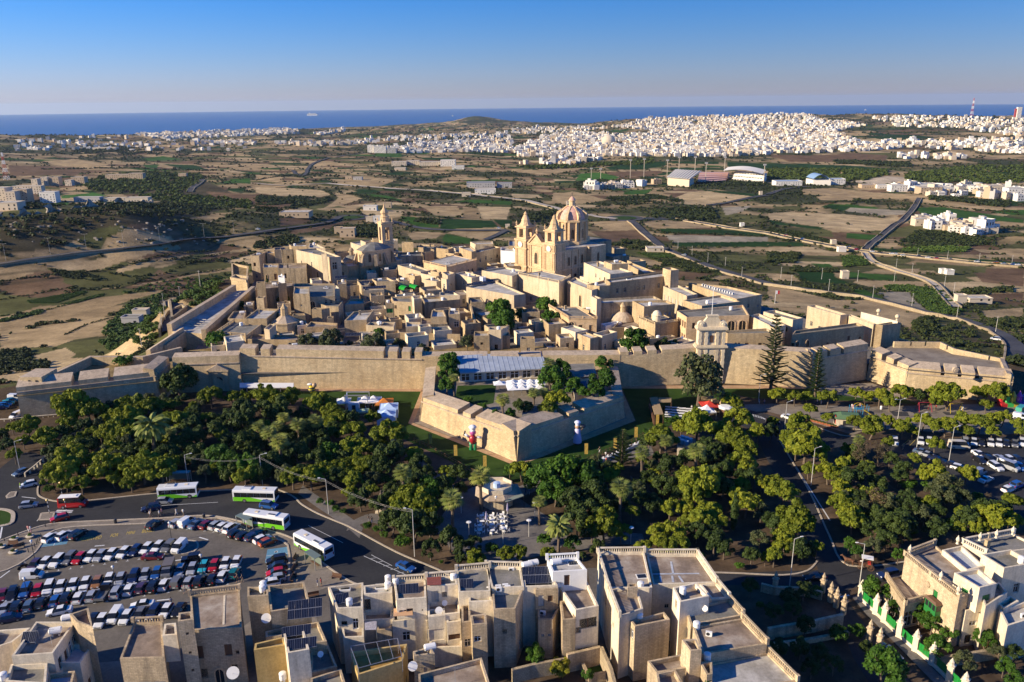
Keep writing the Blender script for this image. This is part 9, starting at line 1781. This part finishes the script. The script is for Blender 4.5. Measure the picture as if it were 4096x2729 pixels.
FOLK="""d0 1380 60 walk white black|person in white top leading the walkers on the bus road pavement
d0 1392 45 walk khaki black|person in khaki just behind the leading walker
d0 1466 50 walk white khaki|person in white among the middle walkers
d0 1490 40 walk pink black|person in pink among the middle walkers
d0 1622 38 walk white white|person all in white walking past the kerb row
d0 1686 40 walk white khaki|person with pale shorts walking last past the kerb row
d0 266 198 stand pink white|person in pink on the paved corner
d0 288 200 stand white pink|person in white beside the one in pink on the corner
d0 664 790 stand lime black|person in a lime safety vest between the parked cars
d0 1703 750 walk grey navy|person in dark clothes crossing below the long row
d0 1578 865 walk navy black|person in navy beside the white saloon
d0 2185 650 walk black black|person in black beside the teal car
d0 2228 652 walk black khaki|person in shorts next to the teal car
d1 568 695 stand navy white|person in navy at the side street mouth
d1 601 690 stand red khaki|person in a red top at the side street mouth
c0 193 1275 stand lime navy|person in a yellow green jacket by the white hatchback
d1 1038 100 walk black grey|person in black on the garden path
d1 1065 115 walk black navy|person behind the one in black on the garden path
d1 1133 140 walk blue white|person in blue by the garden path lawn
c1 1065 560 stand red black|person in red among the event tents
c1 1040 545 stand black navy|person in black among the event tents
c1 1010 560 stand white black|person in white among the event tents
c1 1135 595 stand blue grey|person in blue near the walled tents
c1 830 545 stand white khaki|person in white by the small pyramid tent
c1 850 530 stand pink white|person in pink by the small pyramid tent
c2 865 1050 stand red navy|person in red shopping at the first stall
c2 975 935 walk red black|person in red walking behind the stalls
c2 803 950 walk black white|person alone on the ditch walk
c2 1258 790 walk lime black|person in lime on the stall path
c2 860 990 stand white black|person in white at the stalls
c2 1005 915 stand white navy|person in white beside the yellow banner
c2 1140 860 stand black black|person in black at the end stalls
c2 1700 580 stand red black|person in red at the picnic tables
c2 1720 575 stand white navy|person in white at the picnic tables
c2 1775 610 stand black grey|person in black under the entrance tents
c2 1650 545 sit white black|person sitting at the picnic tables
c3 768 545 walk white pink|person in white on the playground strip
c3 780 550 walk pink white|person in pink on the playground strip
c3 842 540 stand pink navy|person in pink near the climbing frame
c3 1540 555 walk red black|person in red walking between the swings
c3 1238 915 walk khaki khaki|person in khaki crossing the lower car park
c3 450 500 stand white navy|person in white by the tall norfolk pine
c3 485 505 stand blue white|person in blue by the tall norfolk pine
c2 2270 500 stand blue white|person in blue at the zebra crossing
c2 2315 505 stand pink navy|person in pink at the zebra crossing
c2 125 1330 stand navy black|person in navy on the plaza
c2 160 1335 stand blue white|person in pale blue on the plaza"""
for i,ln in EN(FOLK.splitlines()):
 a_,lab=ln.split('|');reg,X,Y,po,top,leg=a_.split();c=g(reg,float(X),float(Y),0)+(0,0,.03);rd=random.Random(i);t=tg('person',lab,'person',c,rd.choice([0,3.1,.4,-2.7,1.2]),'people in the streets and gardens');t.scale=(rd.uniform(.94,1.05),)*3;o=link('body',BODY[po][0],t);link('hair',BODY[po][1],t)
 for k_,m_ in((1,CL[top]),(2,CL[leg])):o.material_slots[k_].link='OBJECT';o.material_slots[k_].material=m_
c=g('d3',735,490,0)+(0,0,.02);an=2.75;t=tg('horse','brown horse harnessed to the carriage at the crossing','horse',c,an)
V=[(-.75,0,1.15),(-.1,0,1.12),(.55,0,1.2),(.95,0,1.6),(1.15,0,1.85),(1.5,0,1.62),(-.95,0,1.1),(-1.1,0,.6)];E=[(0,1),(1,2),(2,3),(3,4),(4,5),(0,6),(6,7)];R=[.27,.28,.27,.15,.12,.08,.06,.05]
for x_,b_,kx,fx_ in((-.75,0,-.62,-.85),(.55,2,.6,.58)):
 for sd in(-1,1):k_=len(V);V+=[(x_,sd*.17,.95),(kx,sd*.18,.62),(fx_,sd*.18,.32),(fx_+.08,sd*.18,.05)];E+=[(b_,k_),(k_,k_+1),(k_+1,k_+2),(k_+2,k_+3)];R+=[.14,.08,.055,.06]
hm=skn('body',V,E,R,root=1);hm.materials.append(pl('bay_coat',(.15,.065,.03),.6));link('body',hm,t);MB().bar((.9,0,1.72),(.55,0,1.45),.06,.2).bd('mane',M_HAIR,t)
for sd in(-1,1):MB().ball((1.12,sd*.07,2.),(.04,.03,.1),6,4).bd('ear',M_HAIR,t)
c2=c+V3([cos(an)*-2.9,sin(an)*-2.9,0]);t=tg('horse_carriage','open white canopied horse carriage with brown wheels','carriage',c2,an)
for x_,r_ in((-.9,.55),(.9,.42)):
 for sd in(-1,1):
  mb=MB();[mb.bar((x_+r_*cos(a),sd*.75,r_+r_*sin(a)),(x_+r_*cos(a+.524),sd*.75,r_+r_*sin(a+.524)),.07)for a in np.arange(12)*.5236];[mb.bar((x_,sd*.75,r_),(x_+r_*cos(a),sd*.75,r_+r_*sin(a)),.04)for a in np.arange(8)*.785];mb.bd('wheel',MB_,t)
MB().box((0,0,.6),(2.3,1.2,.5)).bd('body',MB_,t);MB().box((-.2,0,2.2),(2.,1.4,.08)).bd('canopy',MW,t)
for x_ in(-1,.7):
 for sd in(-1,1):MB().bar((x_,sd*.6,1.1),(x_,sd*.6,2.2),.05).bd('canopy_post',MB_,t)
MB().box((-.6,0,1.1),(.5,1.1,.15)).bd('seat',M_REDC,t);mb=MB();[mb.bar((1.,sd*.35,.8),(3.3,sd*.35,1.),.05)for sd in(-1,1)];mb.bd('shaft',MB_,t)
t=tg('person','coachman in white sitting on the horse carriage','person',c2+(cos(an)*.5,sin(an)*.5,.75),an);o=link('body',BODY['sit'][0],t);link('hair',BODY['sit'][1],t)
# far places: villages, farms, stadium, hilltop blocks, ship
FW_=pl('far_white_walls',(.72,.67,.58),.9);FC_=pl('far_cream_walls',(.58,.48,.35),.9);FY_=pl('far_stone_walls',(.45,.34,.22),.9);FG_=pl('far_grey_walls',(.42,.40,.37),.9)
M_SHED=pl('shed_roof_sheet',(.17,.18,.20),.7);M_BLUE=pl('blue_roof_sheet',(.22,.34,.50),.5);M_PINKT=pl('terrace_seats',(.55,.33,.27),.9)
def fblk(lab,reg,x0,x1,yb,h,dep,mats=None,cat='house',name='farmhouse',group=None,win=True,roof=None,rot=.0,par=.6):

 a,b_=tp(reg,x0,yb),tp(reg,x1,yb);b_=V3([b_[0],a[1]+(b_[0]-a[0])*rot,a[2]]);z0=min(a[2],b_[2])-2;d=(b_-a)[:2];L=NO(d);d/=L;nn=NA([-d[1],d[0]]);t=tg(name,lab,cat,(*a[:2],z0),group=group);z1=a[2]+h;P4=[a[:2],b_[:2],b_[:2]+nn*dep,a[:2]+nn*dep];mb=MB(t.location).pz(P4,z0,z1-par,0,1)
 for i in range(4):
  mb.bar((*P4[i],z1-par/2),(*P4[(i+1)%4],z1-par/2),.5,par)
 mb.bd('wall',[mats or FW_,roof or RP_],t)
 if win:
  nc,nr=max(1,int(L/4.5)),max(1,int(h/3.6));mb=MB(t.location)
  for i in range(nc):
   for j in range(nr):
    if(i*7+j*3)%5==0:continue
    q=a[:2]+d*L*(i+.5)/nc-nn*.04;w_=MB(t.location);w_.box((*q,a[2]+1+j*3.5),(1.3,.1,1.7),atan2(d[1],d[0]));w_.bd('window',MG,t)
 return t
HT="buildings of the hilltop settlement"
for lab,x0,x1,yb,h,dep,mt in(("nearest stepped block of the hilltop settlement",-60,60,950,24,22,'c'),("middle balconied block of the hilltop settlement",62,150,960,20,18,'c'),("dark windowed end block of the hilltop settlement",152,262,950,22,16,'y'),("long back range of the hilltop settlement",120,340,870,15,12,'c'),("white block with diagonal stairs on the hilltop",372,520,945,17,14,'w'),("first golden terrace of flats from the mast",292,380,785,13,14,'c'),("second golden terrace of flats from the mast",382,465,782,16,14,'c'),("third golden terrace of flats from the mast",468,560,785,17,14,'y'),("fourth golden terrace of flats from the mast",600,655,790,12,12,'c'),("fifth golden terrace of flats beside the wood",660,775,780,16,16,'y'),("old barrack palace above the wood, left half",970,1180,735,12,14,'y'),("old barrack palace above the wood, right half",1185,1310,738,15,16,'y'),("low stone house at the end of the wood",1640,1720,710,9,10,'y'),("low flat house on the cliff edge",950,1110,935,6,12,'c'),("blank store house on the cliff edge",1150,1335,938,7,14,'c'),("dark old house beside the pitch",680,930,935,7,14,'g'),("lowest pale house at the frame edge on the hill",-40,130,1020,8,14,'c')):
 fblk(lab,'a0',x0,x1,yb,h,dep,{'c':FC_,'y':FY_,'w':FW_,'g':FG_}[mt],'block of flats' if 'flats' in lab or 'block' in lab else 'building','hilltop_building',HT)
q=[tp('a0',x_,y_)for x_,y_ in pts('a0',"-50,1100 150,1085 400,1040 600,1020 900,975 1150,960 1350,955 1560,945")];rg=np.random.default_rng(2)
V,Q=[],[];n=120;tt=np.linspace(0,len(q)-1.001,n)
for j in range(6):
 for t_ in tt:
  i=int(t_);c=q[i]+(q[i+1]-q[i])*(t_-i);k_=j/5;V.append(c+(rg.normal()*1.5,-6+k_*9+rg.normal()*1.6,-9+15*k_*(.75+.4*sin(t_*9)*sin(t_*3.7))+rg.normal()*.6))
Q=[[j*n+i,j*n+i+1,(j+1)*n+i+1,(j+1)*n+i]for j in range(5)for i in range(n-1)]
M_ROCK=stone('cliff_rock',(.30,.25,.19),(.44,.38,.30),(.12,.10,.075),course=0,stain=.6,bump=.9,sc=.5)
link('cliff',npmesh('cliff',V,Q,M_ROCK),kind='structure')
V,Q,k_=[],[],0
bx=[(-1,-1,-1),(1,-1,-1),(1,1,-1),(-1,1,-1),(-1,-1,1),(1,-1,1),(1,1,1),(-1,1,1)];bf=[(0,1,5,4),(1,2,6,5),(2,3,7,6),(3,0,4,7),(4,5,6,7),(3,2,1,0)]
for _ in range(70):
 c=tp('a0',rg.uniform(0,2000),rg.uniform(1090,1330));s_=rg.uniform(.4,1.5);V+=[c+NA(v)*s_*rg.uniform(.6,1.2,3)for v in bx];Q+=[[i+k_ for i in f]for f in bf];k_+=8
link('boulders',npmesh('boulders',V,Q,M_ROCK),kind='stuff')
def mast(lab,base,h,w,cols,cat='mast'):
 t=tg('lattice_mast',lab,cat,base);n_=7
 for i in range(n_):
  z0,z1=h*i/n_,h*(i+1)/n_;w0,w1=w*(1-.8*i/n_),w*(1-.8*(i+1)/n_);mb=MB(base);c4=[(-1,-1),(1,-1),(1,1),(-1,1)]
  for j in range(4):
   a,b_=c4[j],c4[(j+1)%4];A0=base+(a[0]*w0,a[1]*w0,z0);A1=base+(a[0]*w1,a[1]*w1,z1);B0=base+(b_[0]*w0,b_[1]*w0,z0);B1=base+(b_[0]*w1,b_[1]*w1,z1);r_=w*.09;mb.bar(A0,A1,r_);mb.bar(A0,B1,r_*.6);mb.bar(B0,A1,r_*.6);mb.bar(A1,B1,r_*.6)
  mb.bd('mast_section',cols[i%len(cols)],t)
 return t
M_REDP=pl('red_mast_paint',(.40,.05,.03),.6)
mast('red and white lattice mast on the hilltop',tp('a0',62,735),58,4.5,(MW,M_REDP));mast('dark lattice mast on the ridge town',tp('a2',1745,138),95,7,(MD,));mast('red and white mast on the far ridge',tp('a3',1868,155),110,7,(M_REDP,MW))
FARMS="""twin white farmhouse block past the roundabout|a1|1010,1075 1120|6|c
white cube villa by the roundabout|a1|1080,1165 1140|9|w
long low ruin of arches by the roundabout|a1|215,590 1072|5|y
pale barn on the tan field|a1|820,885 730|7|y
second pale barn on the tan field|a1|893,980 735|6|g
long grey roofed barn above the works road|a1|1935,2195 805|9|S
shorter grey roofed barn above the works road|a1|2212,2351 808|9|S
white works building by the pale road|a1|2010,2200 868|8|w
cream works house by the pale road|a1|1890,1970 890|7|c
low white house at the field corner|a1|985,1115 1015|6|w
stone hut row behind the low white house|a1|1178,1250 990|7|y
ruined stone farm below the roundabout|a1|770,910 1262|9|y
roofless farm court below the roundabout|a1|720,800 1230|7|y
small field hut in the vines|a1|2290,2330 1178|4|c
white field house at the road side|a2|2098,2135 1168|5|w
lit stone works tower behind the dome|a2|500,560 1022|14|c
pale field house beside the hedged plot|a2|2273,2300 872|6|c
walled pump house by the valley road|a2|1240,1390 1395|4|c
cube house in the vineyard corner|b3|680,735 495|6|c
pale store by the farm lane wall|b3|1735,1800 725|6|c
long pale cistern roof in the brown field|b3|1850,2010 712|3|c
roadside white store below the main road|b3|645,715 250|5|w
roadside cube near the main road hedge|b3|583,628 190|6|c
first white roofed shed on the small farm|b3|1590,1640 450|4|w
second white roofed shed on the small farm|b3|1640,1700 458|4|w
hut beside the stony goat yard|b0|1220,1340 855|5|c
flat roofed hut in the prickly pears|b0|1120,1262 925|5|g
long shed with a pale sheet roof|a3|72,330 790|9|B
white hall joined to the arched hangar|a3|560,722 782|12|B
white factory office with dark windows|a3|1130,1290 845|12|w
long white factory roof|a3|1330,1580 825|10|w
stone factory hall beside the lane head|a3|1400,1540 865|11|y
square white factory house|a3|1540,1632 868|13|w
white factory block right of the yard|a3|1775,1900 835|11|w
cream factory with a pitched yard roof|a3|2015,2180 860|14|c
large white factory at the frame edge|a3|2200,2400 900|16|w
low factory row before the trees|a3|1000,1120 815|7|w
low brown roofed row before the pale field|a3|860,1000 812|7|y
farmyard hall of the stony hamlet|a3|1350,1500 1160|9|c
second hall of the stony hamlet|a3|1490,1620 1180|8|c
tall house of the stony hamlet|a3|1690,1790 1195|10|c
white house of the stony hamlet|a3|1830,1930 1180|8|w
lowest house of the stony hamlet|a3|1620,1690 1205|7|y
grey shed of the stony hamlet|a3|1830,1900 1222|7|g
end house of the stony hamlet|a3|1990,2120 1230|7|c
cream terrace at the estate end|a1|1245,1380 610|12|c
second cream terrace of the estate|a1|1380,1500 600|12|c
long cream terrace of the estate|a1|1500,1690 608|11|c
tall white flats of the estate|a1|1695,1830 612|17|w
low estate row beside the trees|a1|1270,1370 650|7|c
white estate houses over the works|a1|1800,1910 640|9|w
white flats at the town corner|a1|1025,1080 487|26|w
grey glazed flats at the town corner|a1|1085,1200 488|22|w
shaded flats at the town corner|a1|1205,1290 490|16|g
warehouse on the coast plain|a1|170,280 395|10|w
honey hotel in the trees|a1|780,880 415|16|c
tower hotel on the skyline|a3|2280,2320 178|70|w
red crane wrapped tower on the skyline|a3|2258,2278 176|60|R
white convent at the hill foot|a0|205,330 390|14|w
long quarry wall of the left plain|a0|255,390 455|8|c
walled farm on the left plain|a0|850,970 460|10|c"""
for ln in FARMS.splitlines():
 lab,reg,xs,h,mt=ln.split('|');a,yb=xs.split();x0,x1=map(float,a.split(','));L=abs(tp(reg,x1,float(yb))[0]-tp(reg,x0,float(yb))[0]);fblk(lab,reg,x0,x1,float(yb),float(h),max(5,min(L*.6,26)),{'w':FW_,'c':FC_,'y':FY_,'g':FG_,'S':FG_,'B':FW_,'R':M_REDP}[mt],'building' if float(h)>9 else 'house','country_house','farms and houses of the plain',win=L<60,roof={'S':M_SHED,'B':M_BLUE,'g':RG_}.get(mt))
a,b_=tp('a3',412,785),tp('a3',575,785);t=tg('arched_hangar','white hangar with a curved pale blue roof among dark trees','hangar',a);L=b_[0]-a[0];k_=10;MB(a).pz([a,b_,b_+(0,40,0),a+(0,40,0)],a[2]-3,a[2]+10).bd('wall',FW_,t)
mb=MB(a);vs=[(a[0]+L*i/k_,a[1]+y_,a[2]+10+11*sin(pi*(.08+.84*i/k_)))for y_ in(-.5,41)for i in range(k_+1)];mb.add(vs,[(i,i+1,k_+2+i,k_+1+i)for i in range(k_)]);mb.bd('roof',M_BLUE,t)
t=tg('stadium','football stadium with two white roofed stands and pinkish terraces','stadium',tp('a2',1700,780));base=t.location
a,b_=tp('a2',1425,785),tp('a2',1625,800);b_[2]=a[2];nn=V3([30,55,0])
MB(base).pz([a,b_,b_+nn*.5,a+nn*.5],a[2]-3,a[2]+15).bd('back_wall',FC_,t)
MB(base).add([a+(-2,-2,17),b_+(2,-2,17),b_+nn+(6,0,27),a+nn+(-4,0,27),a+(-2,-2,16.4),b_+(2,-2,16.4),b_+nn+(6,0,26),a+nn+(-4,0,26)],[(0,1,2,3),(7,6,5,4),(0,4,5,1),(1,5,6,2),(2,6,7,3)]).bd('roof',FG_,t)
for k_ in range(9):mb=MB(base);q=a+(b_-a)*k_/8;mb.bar(q+(0,-2,17.3),q+nn+(2,0,27.4),.9);mb.bd('roof_rib',FW_,t)
q0=[tp('a2',x_,y_)for x_,y_ in pts('a2',"1700,768 1960,748 1990,712 1720,705")]
for k_ in range(5):
 f=k_/5;mb=MB(base);A,B=q0[0]*(1-f)+q0[3]*f,q0[1]*(1-f)+q0[2]*f;C,D2=q0[0]*(.8-f)+q0[3]*(f+.2),q0[1]*(.8-f)+q0[2]*(f+.2);mb.pz([A[:2],B[:2],D2[:2],C[:2]],base[2]-4,base[2]+2+k_*2.);mb.bd('terrace',M_PINKT,t)
a,b_=tp('a2',2020,735),tp('a2',2300,765);b_[2]=a[2];nn=V3([20,40,0])
for j in range(3):
 MB(base).pz([a+nn*.2*j,b_+nn*.2*j,b_+nn,a+nn],a[2]-3+j*6,a[2]+3.5+j*6).bd('main_stand',FW_,t)
 for i in range(11):mb=MB(base);q=a+(b_-a)*(i+.5)/11+nn*.2*j;mb.box(q+(0,-.1,1+j*6),(9,.6,1.5),.1);mb.bd('window',MG,t)
mb=MB(base);n_=10
for i in range(n_):
 f0,f1=i/n_,(i+1)/n_;z0,z1=18+5*sin(pi*f0),18+5*sin(pi*f1);A,B=a+(b_-a)*(f0*1.3-.35),a+(b_-a)*(f1*1.3-.35);mb.quad(A+(0,-6,z0),B+(0,-6,z1),B+nn*1.2+(0,0,z1+3),A+nn*1.2+(0,0,z0+3))
mb.bd('roof',FW_,t)
for i,(X,Y)in EN(((1085,720),(1210,710),(1422,725),(1530,690),(1677,690),(1775,760),(1948,690),(2308,780),(727,720),(813,725))):
 q=tp('a2',X,Y);t=tg('floodlight','tall floodlight mast, number %s from the bare pitch towards the main stand'%NTH[i],'floodlight',q,group='stadium floodlights');mb=MB(q);H_=38 if i<8 else 20;mb.bar(q,q+(0,0,H_),1.1);mb.bd('mast',FC_,t);MB(q).box(q+(0,0,H_),(6,1.5,3)).bd('lamp_panel',FG_,t)
c=tp('a2',885,425);t=tg('rotunda','great domed rotunda rising from the far white town','church',c);MB(c).lathe(c-(0,0,4),[(28,0),(28,20),(26,21)],28).bd('drum',FC_,t);MB(c).lathe(c+(0,0,17),[(27,0),(26,7),(22,15),(15,21),(6,24.5),(3.5,25)],28).bd('dome',FC_,t);MB(c).lathe(c+(0,0,41),[(3.2,0),(3,5),(1,8)],10).bd('lantern',FC_,t)
MB(c).box(c+(38,-4,-4),(24,14,22)).bd('portico',FY_,t)
for x_ in(31,46):MB(c).box(c+(x_,-8,-4),(6,6,36)).bd('bell_tower',FY_,t)
TOWNS=[('a2',"900,250 1300,170 1600,145 1900,135 2351,132 2351,505 2000,520 1500,520 1000,515 500,528 60,520 0,465 300,350 260,335 600,292 900,320 1230,312 1300,282",5200),('a3',"0,135 300,132 520,180 900,235 700,270 600,305 720,345 880,400 1200,402 1230,445 900,470 400,490 0,490",1900),('a1',"1030,445 1350,440 1500,392 2000,372 2351,368 2351,490 1900,478 1500,488 1100,486",800),('a0',"1240,322 1500,303 1800,307 1850,292 2351,266 2351,322 1900,350 1550,360",800),('a1',"0,262 200,262 400,292 400,312 0,325",300),('a1',"530,312 690,292 820,268 820,290 600,325",120),('a3',"900,150 2351,170 2351,340 1700,260 1200,250",420),('a3',"1000,380 2351,360 2351,500 1500,450 1230,430",260),('a0',"100,370 1200,330 2300,390 2300,470 100,470",150),('a1',"0,400 900,370 1500,330 2300,300 2351,360 1300,380 600,430",260),('a2',"0,270 400,250 900,260 600,290 200,320 0,300",160),('a0',"1850,385 2351,395 2351,415 1850,400",90),('a3',"1200,500 1800,520 1800,550 1200,540",40),('a2',"0,590 700,545 900,545 500,600",60),('a3',"1340,1110 2150,1200 2000,1260 1500,1190",40),('a2',"640,800 1350,770 1350,790 700,830",30),('a3',"1000,790 2351,820 2351,930 2200,930 1450,880",70)]
H=[]
rg=np.random.default_rng(12)
for reg,s,n in TOWNS:
 P_=pts(reg,s);xs,ys=[p[0]for p in P_],[p[1]for p in P_];k_=0;tries=0;X,Y=rg.uniform(min(xs),max(xs),n*5),rg.uniform(min(ys),max(ys),n*5);ok=np.where(inp(X,Y,P_))[0][:n]
 for i in ok:
  if n>500 and vn_(X[i:i+1]*1.,Y[i:i+1]*2.6,55,4)[0]<.2 and rg.random()<.85:continue
  c=tp(reg,X[i],Y[i])
  if c[2]<-180:continue
  dd=hypot(c[0],c[1]);w=rg.uniform(8,20)*(1 if dd<6000 else 1.25);H.append((c,w,rg.uniform(8,16),rg.uniform(6,11)*(1+.7*(rg.random()<.15))*(1 if dd<5500 else 1.3),.15+rg.normal()*.25,int(rg.choice(4,p=[.5,.3,.12,.08]))))
dd=NA([hypot(h_[0][0],h_[0][1])for h_ in H]);order=np.argsort(dd/NA([h_[1]for h_ in H]))
FM=[FW_,FC_,FY_,FG_]
HP=[]
for k_ in range(4):
 mb=MB().box((0,0,-.3),(1,1,1.2),m=0,top=1).box((-.2+.1*k_,.1,.9),(.3,.35,.22),m=0,top=1)
 for x_ in(-.3,.02,.3):
  for z_ in(.12,.55):mb.box((x_,-.5,z_),(.12,.01,.2),m=2)
 for x_ in(-1,1):mb.box((x_*.49,0,.9),(.02,1,.06),m=0)
 mb.box((0,-.49,.9),(.96,.02,.06),m=0);mb.box((0,.49,.9),(.96,.02,.06),m=0);o=mb.bd('house',[FM[k_],RP_,MG]);HP.append(o.data);RM(o)
for i in order[:260]:
 c,w,l_,h_,rz,k_=H[i];o=link('town_house',HP[k_]);o.location=tuple(c);o.scale=(w,l_,h_);o.rotation_euler=(0,0,rz);tag(o,'small flat roofed %s house among the roofs of the far towns'%('white','cream','honey coloured','grey')[k_],'house','flat roofed houses of the far towns, '+('white','cream','honey','grey')[k_],'thing')
V,Q,MI,kk=[],[],[],0
for i in order[260:]:
 c,w,l_,h_,rz,k_=H[i];ca,sa=cos(rz),sin(rz)
 for(ox,oy,ww,ll,z0,z1)in((0,0,w,l_,-4,h_),)+(((w*.2,l_*.1,w*.35,l_*.4,h_,h_+2.6),)if i%3==0 else()):
  b8=[(ox+x_*ww/2,oy+y_*ll/2,z_)for z_ in(z0,z1)for x_,y_ in((-1,-1),(1,-1),(1,1),(-1,1))];V+=[(c[0]+ca*x_-sa*y_,c[1]+sa*x_+ca*y_,c[2]+z_)for x_,y_,z_ in b8];Q+=[[kk+0,kk+1,kk+5,kk+4],[kk+1,kk+2,kk+6,kk+5],[kk+2,kk+3,kk+7,kk+6],[kk+3,kk+0,kk+4,kk+7],[kk+4,kk+5,kk+6,kk+7]];MI+=[k_]*5;kk+=8
o=link('far_town',npmesh('far_town',V,Q,FM,midx=MI),kind='stuff')
def at_sea(reg,X,Y):
 d=ray(reg,X,Y);d=d/hypot(d[0],d[1]);r_=np.linspace(4000,50000,4000);f=CAM_H+d[2]*r_-(-185-r_**2/(2*6.9e6));k_=int(np.argmax(f<0));return V3([d[0]*r_[k_],d[1]*r_[k_],-185-r_[k_]**2/(2*6.9e6)])
c=at_sea('a1',523,144);t=tg('cruise_ship','white cruise ship far out on the blue sea','ship',c);L=25.5/1830*NO(c[:2]);bb=L/9
mb=MB(c);hull=[(-.5,-1),(.36,-1),(.5,0),(.36,1),(-.5,1)];mb.pz([c[:2]+(x_*L,y_*bb/2)for x_,y_ in hull],c[2],c[2]+L*.075);mb.bd('hull',FW_,t)
for j in range(4):MB(c).box(c+(-L*.03-j*L*.012,0,L*(.075+j*.026)),(L*(.84-j*.07),bb*.9,L*.024)).bd('deck',FW_,t)
for j in range(3):MB(c).box(c+(-L*.04,-bb*.47,L*(.088+j*.026)),(L*.7,bb*.04,L*.008)).bd('window_band',MG,t)
MB(c).box(c+(-L*.28,0,L*.18),(L*.09,bb*.4,L*.06)).bd('funnel',FW_,t)
MB(c).box(c+(L*.22,0,L*.18),(L*.05,bb*.2,L*.03)).bd('bridge',FG_,t)
for lab,reg,X,Y in(("tiny white boat off the cape",'a1',1806,150),("tiny white boat near the skyline",'a2',2018,40),("tiny white boat off the far ridge",'a3',895,95)):
 c=at_sea(reg,X,Y);t=tg('boat',lab,'boat',c);s_=NO(c[:2])*.0022;MB(c).pz([c[:2]+(x_*s_,y_*s_*.14)for x_,y_ in hull],c[2],c[2]+s_*.22).bd('hull',FW_,t);MB(c).box(c+(0,0,s_*.22),(s_*.4,s_*.2,s_*.25)).bd('cabin',FW_,t)
for i,(X,Y)in EN(((55,328),(463,272),(795,232),(1137,192),(1470,156),(1877,116),(2150,82))):lamp(tp('b0',X,Y),NTH[i]+' tall lamp along the valley bypass from the left frame edge',13,2.4,two=True)
for i,(reg,X,Y)in EN((('b3',210,570),('b3',555,612),('b3',960,680),('b3',1318,757),('b3',1730,868),('b3',2088,990),('b3',117,490),('b3',492,500),('b3',820,520),('b3',1157,522),('b3',1175,405),('b3',1320,450),('b3',1618,572),('b3',1702,640),('b3',1370,300),('b3',1645,322),('b3',1935,345),('b3',2237,365),('b2',1522,232),('b2',1652,280),('b2',1797,345),('b2',1957,388),('b2',2108,490),('b0',1505,755),('b0',1522,905),('b0',1655,680),('b0',1495,985),('b0',1305,1140),('b0',1843,590))):
 q=tp(reg,X,Y);t=tg('utility_pole','slim pole, %s in the chain of poles around the valley roads'%NTH[i],'pole',q,group='poles of the valley roads');MB(q).tube(q,q+(0,0,9),.14,.09,6).bd('pole',MJ,t);MB(q).bar(q+(-.7,0,8.6),q+(.7,0,8.6),.1).bd('crossarm',MJ,t)
for i,(kd,colr,reg,X,Y,an)in EN((('h','red','b3',165,108,2.8),('h','blue','b3',315,140,2.8),('h','navy','b3',740,218,2.8),('h','red','b3',805,236,2.9),('h','white','b3',955,258,2.9),('h','white','b3',1133,278,2.9),('h','white','b3',1168,280,2.9),('h','white','b3',1236,292,2.9),('h','black','b3',1380,302,2.9),('h','white','b3',1465,314,2.9),('h','red','b3',1542,321,2.9),('h','black','b3',1670,333,2.9),('h','white','b3',1915,350,2.9),('e','orange','b3',2090,363,2.9),('h','silver','b3',2160,372,2.9),('h','blue','b3',2248,376,2.9),('h','white','b3',2290,380,2.9),('h','white','b3',2085,1070,2.6),('h','white','a1',2230,1190,0),('h','white','a1',20,1500-300,0),('h','silver','b2',1580,290,2.5))):
 q=tp(reg,X,Y);pcar(KD[kd],colr,q+(0,0,.5+.0006*hypot(q[0],q[1])),an,'%s car on the country road, %s in line from the roundabout side'%(colr,NTH[i]),'traffic on the country roads',1.15)
 # the air
hz=bpy.data.materials.new('haze_air');hz.use_nodes=True;hn=hz.node_tree.nodes;hl=hz.node_tree.links;hn.clear()
vp=hn.new('ShaderNodeVolumePrincipled');vp.inputs['Density'].default_value=HAZE;vp.inputs['Color'].default_value=(.66,.82,1,1);vp.inputs['Anisotropy'].default_value=.2
ho=hn.new('ShaderNodeOutputMaterial');hl.new(vp.outputs[0],ho.inputs['Volume'])
MB().box((0,28000,-760),(150000,70000,960)).bd('haze',hz,kind='stuff')
def _rm(o):
 for c in list(o.children):_rm(c)
 RM(o)
for kd in list(TPL):_rm(TPL[kd])
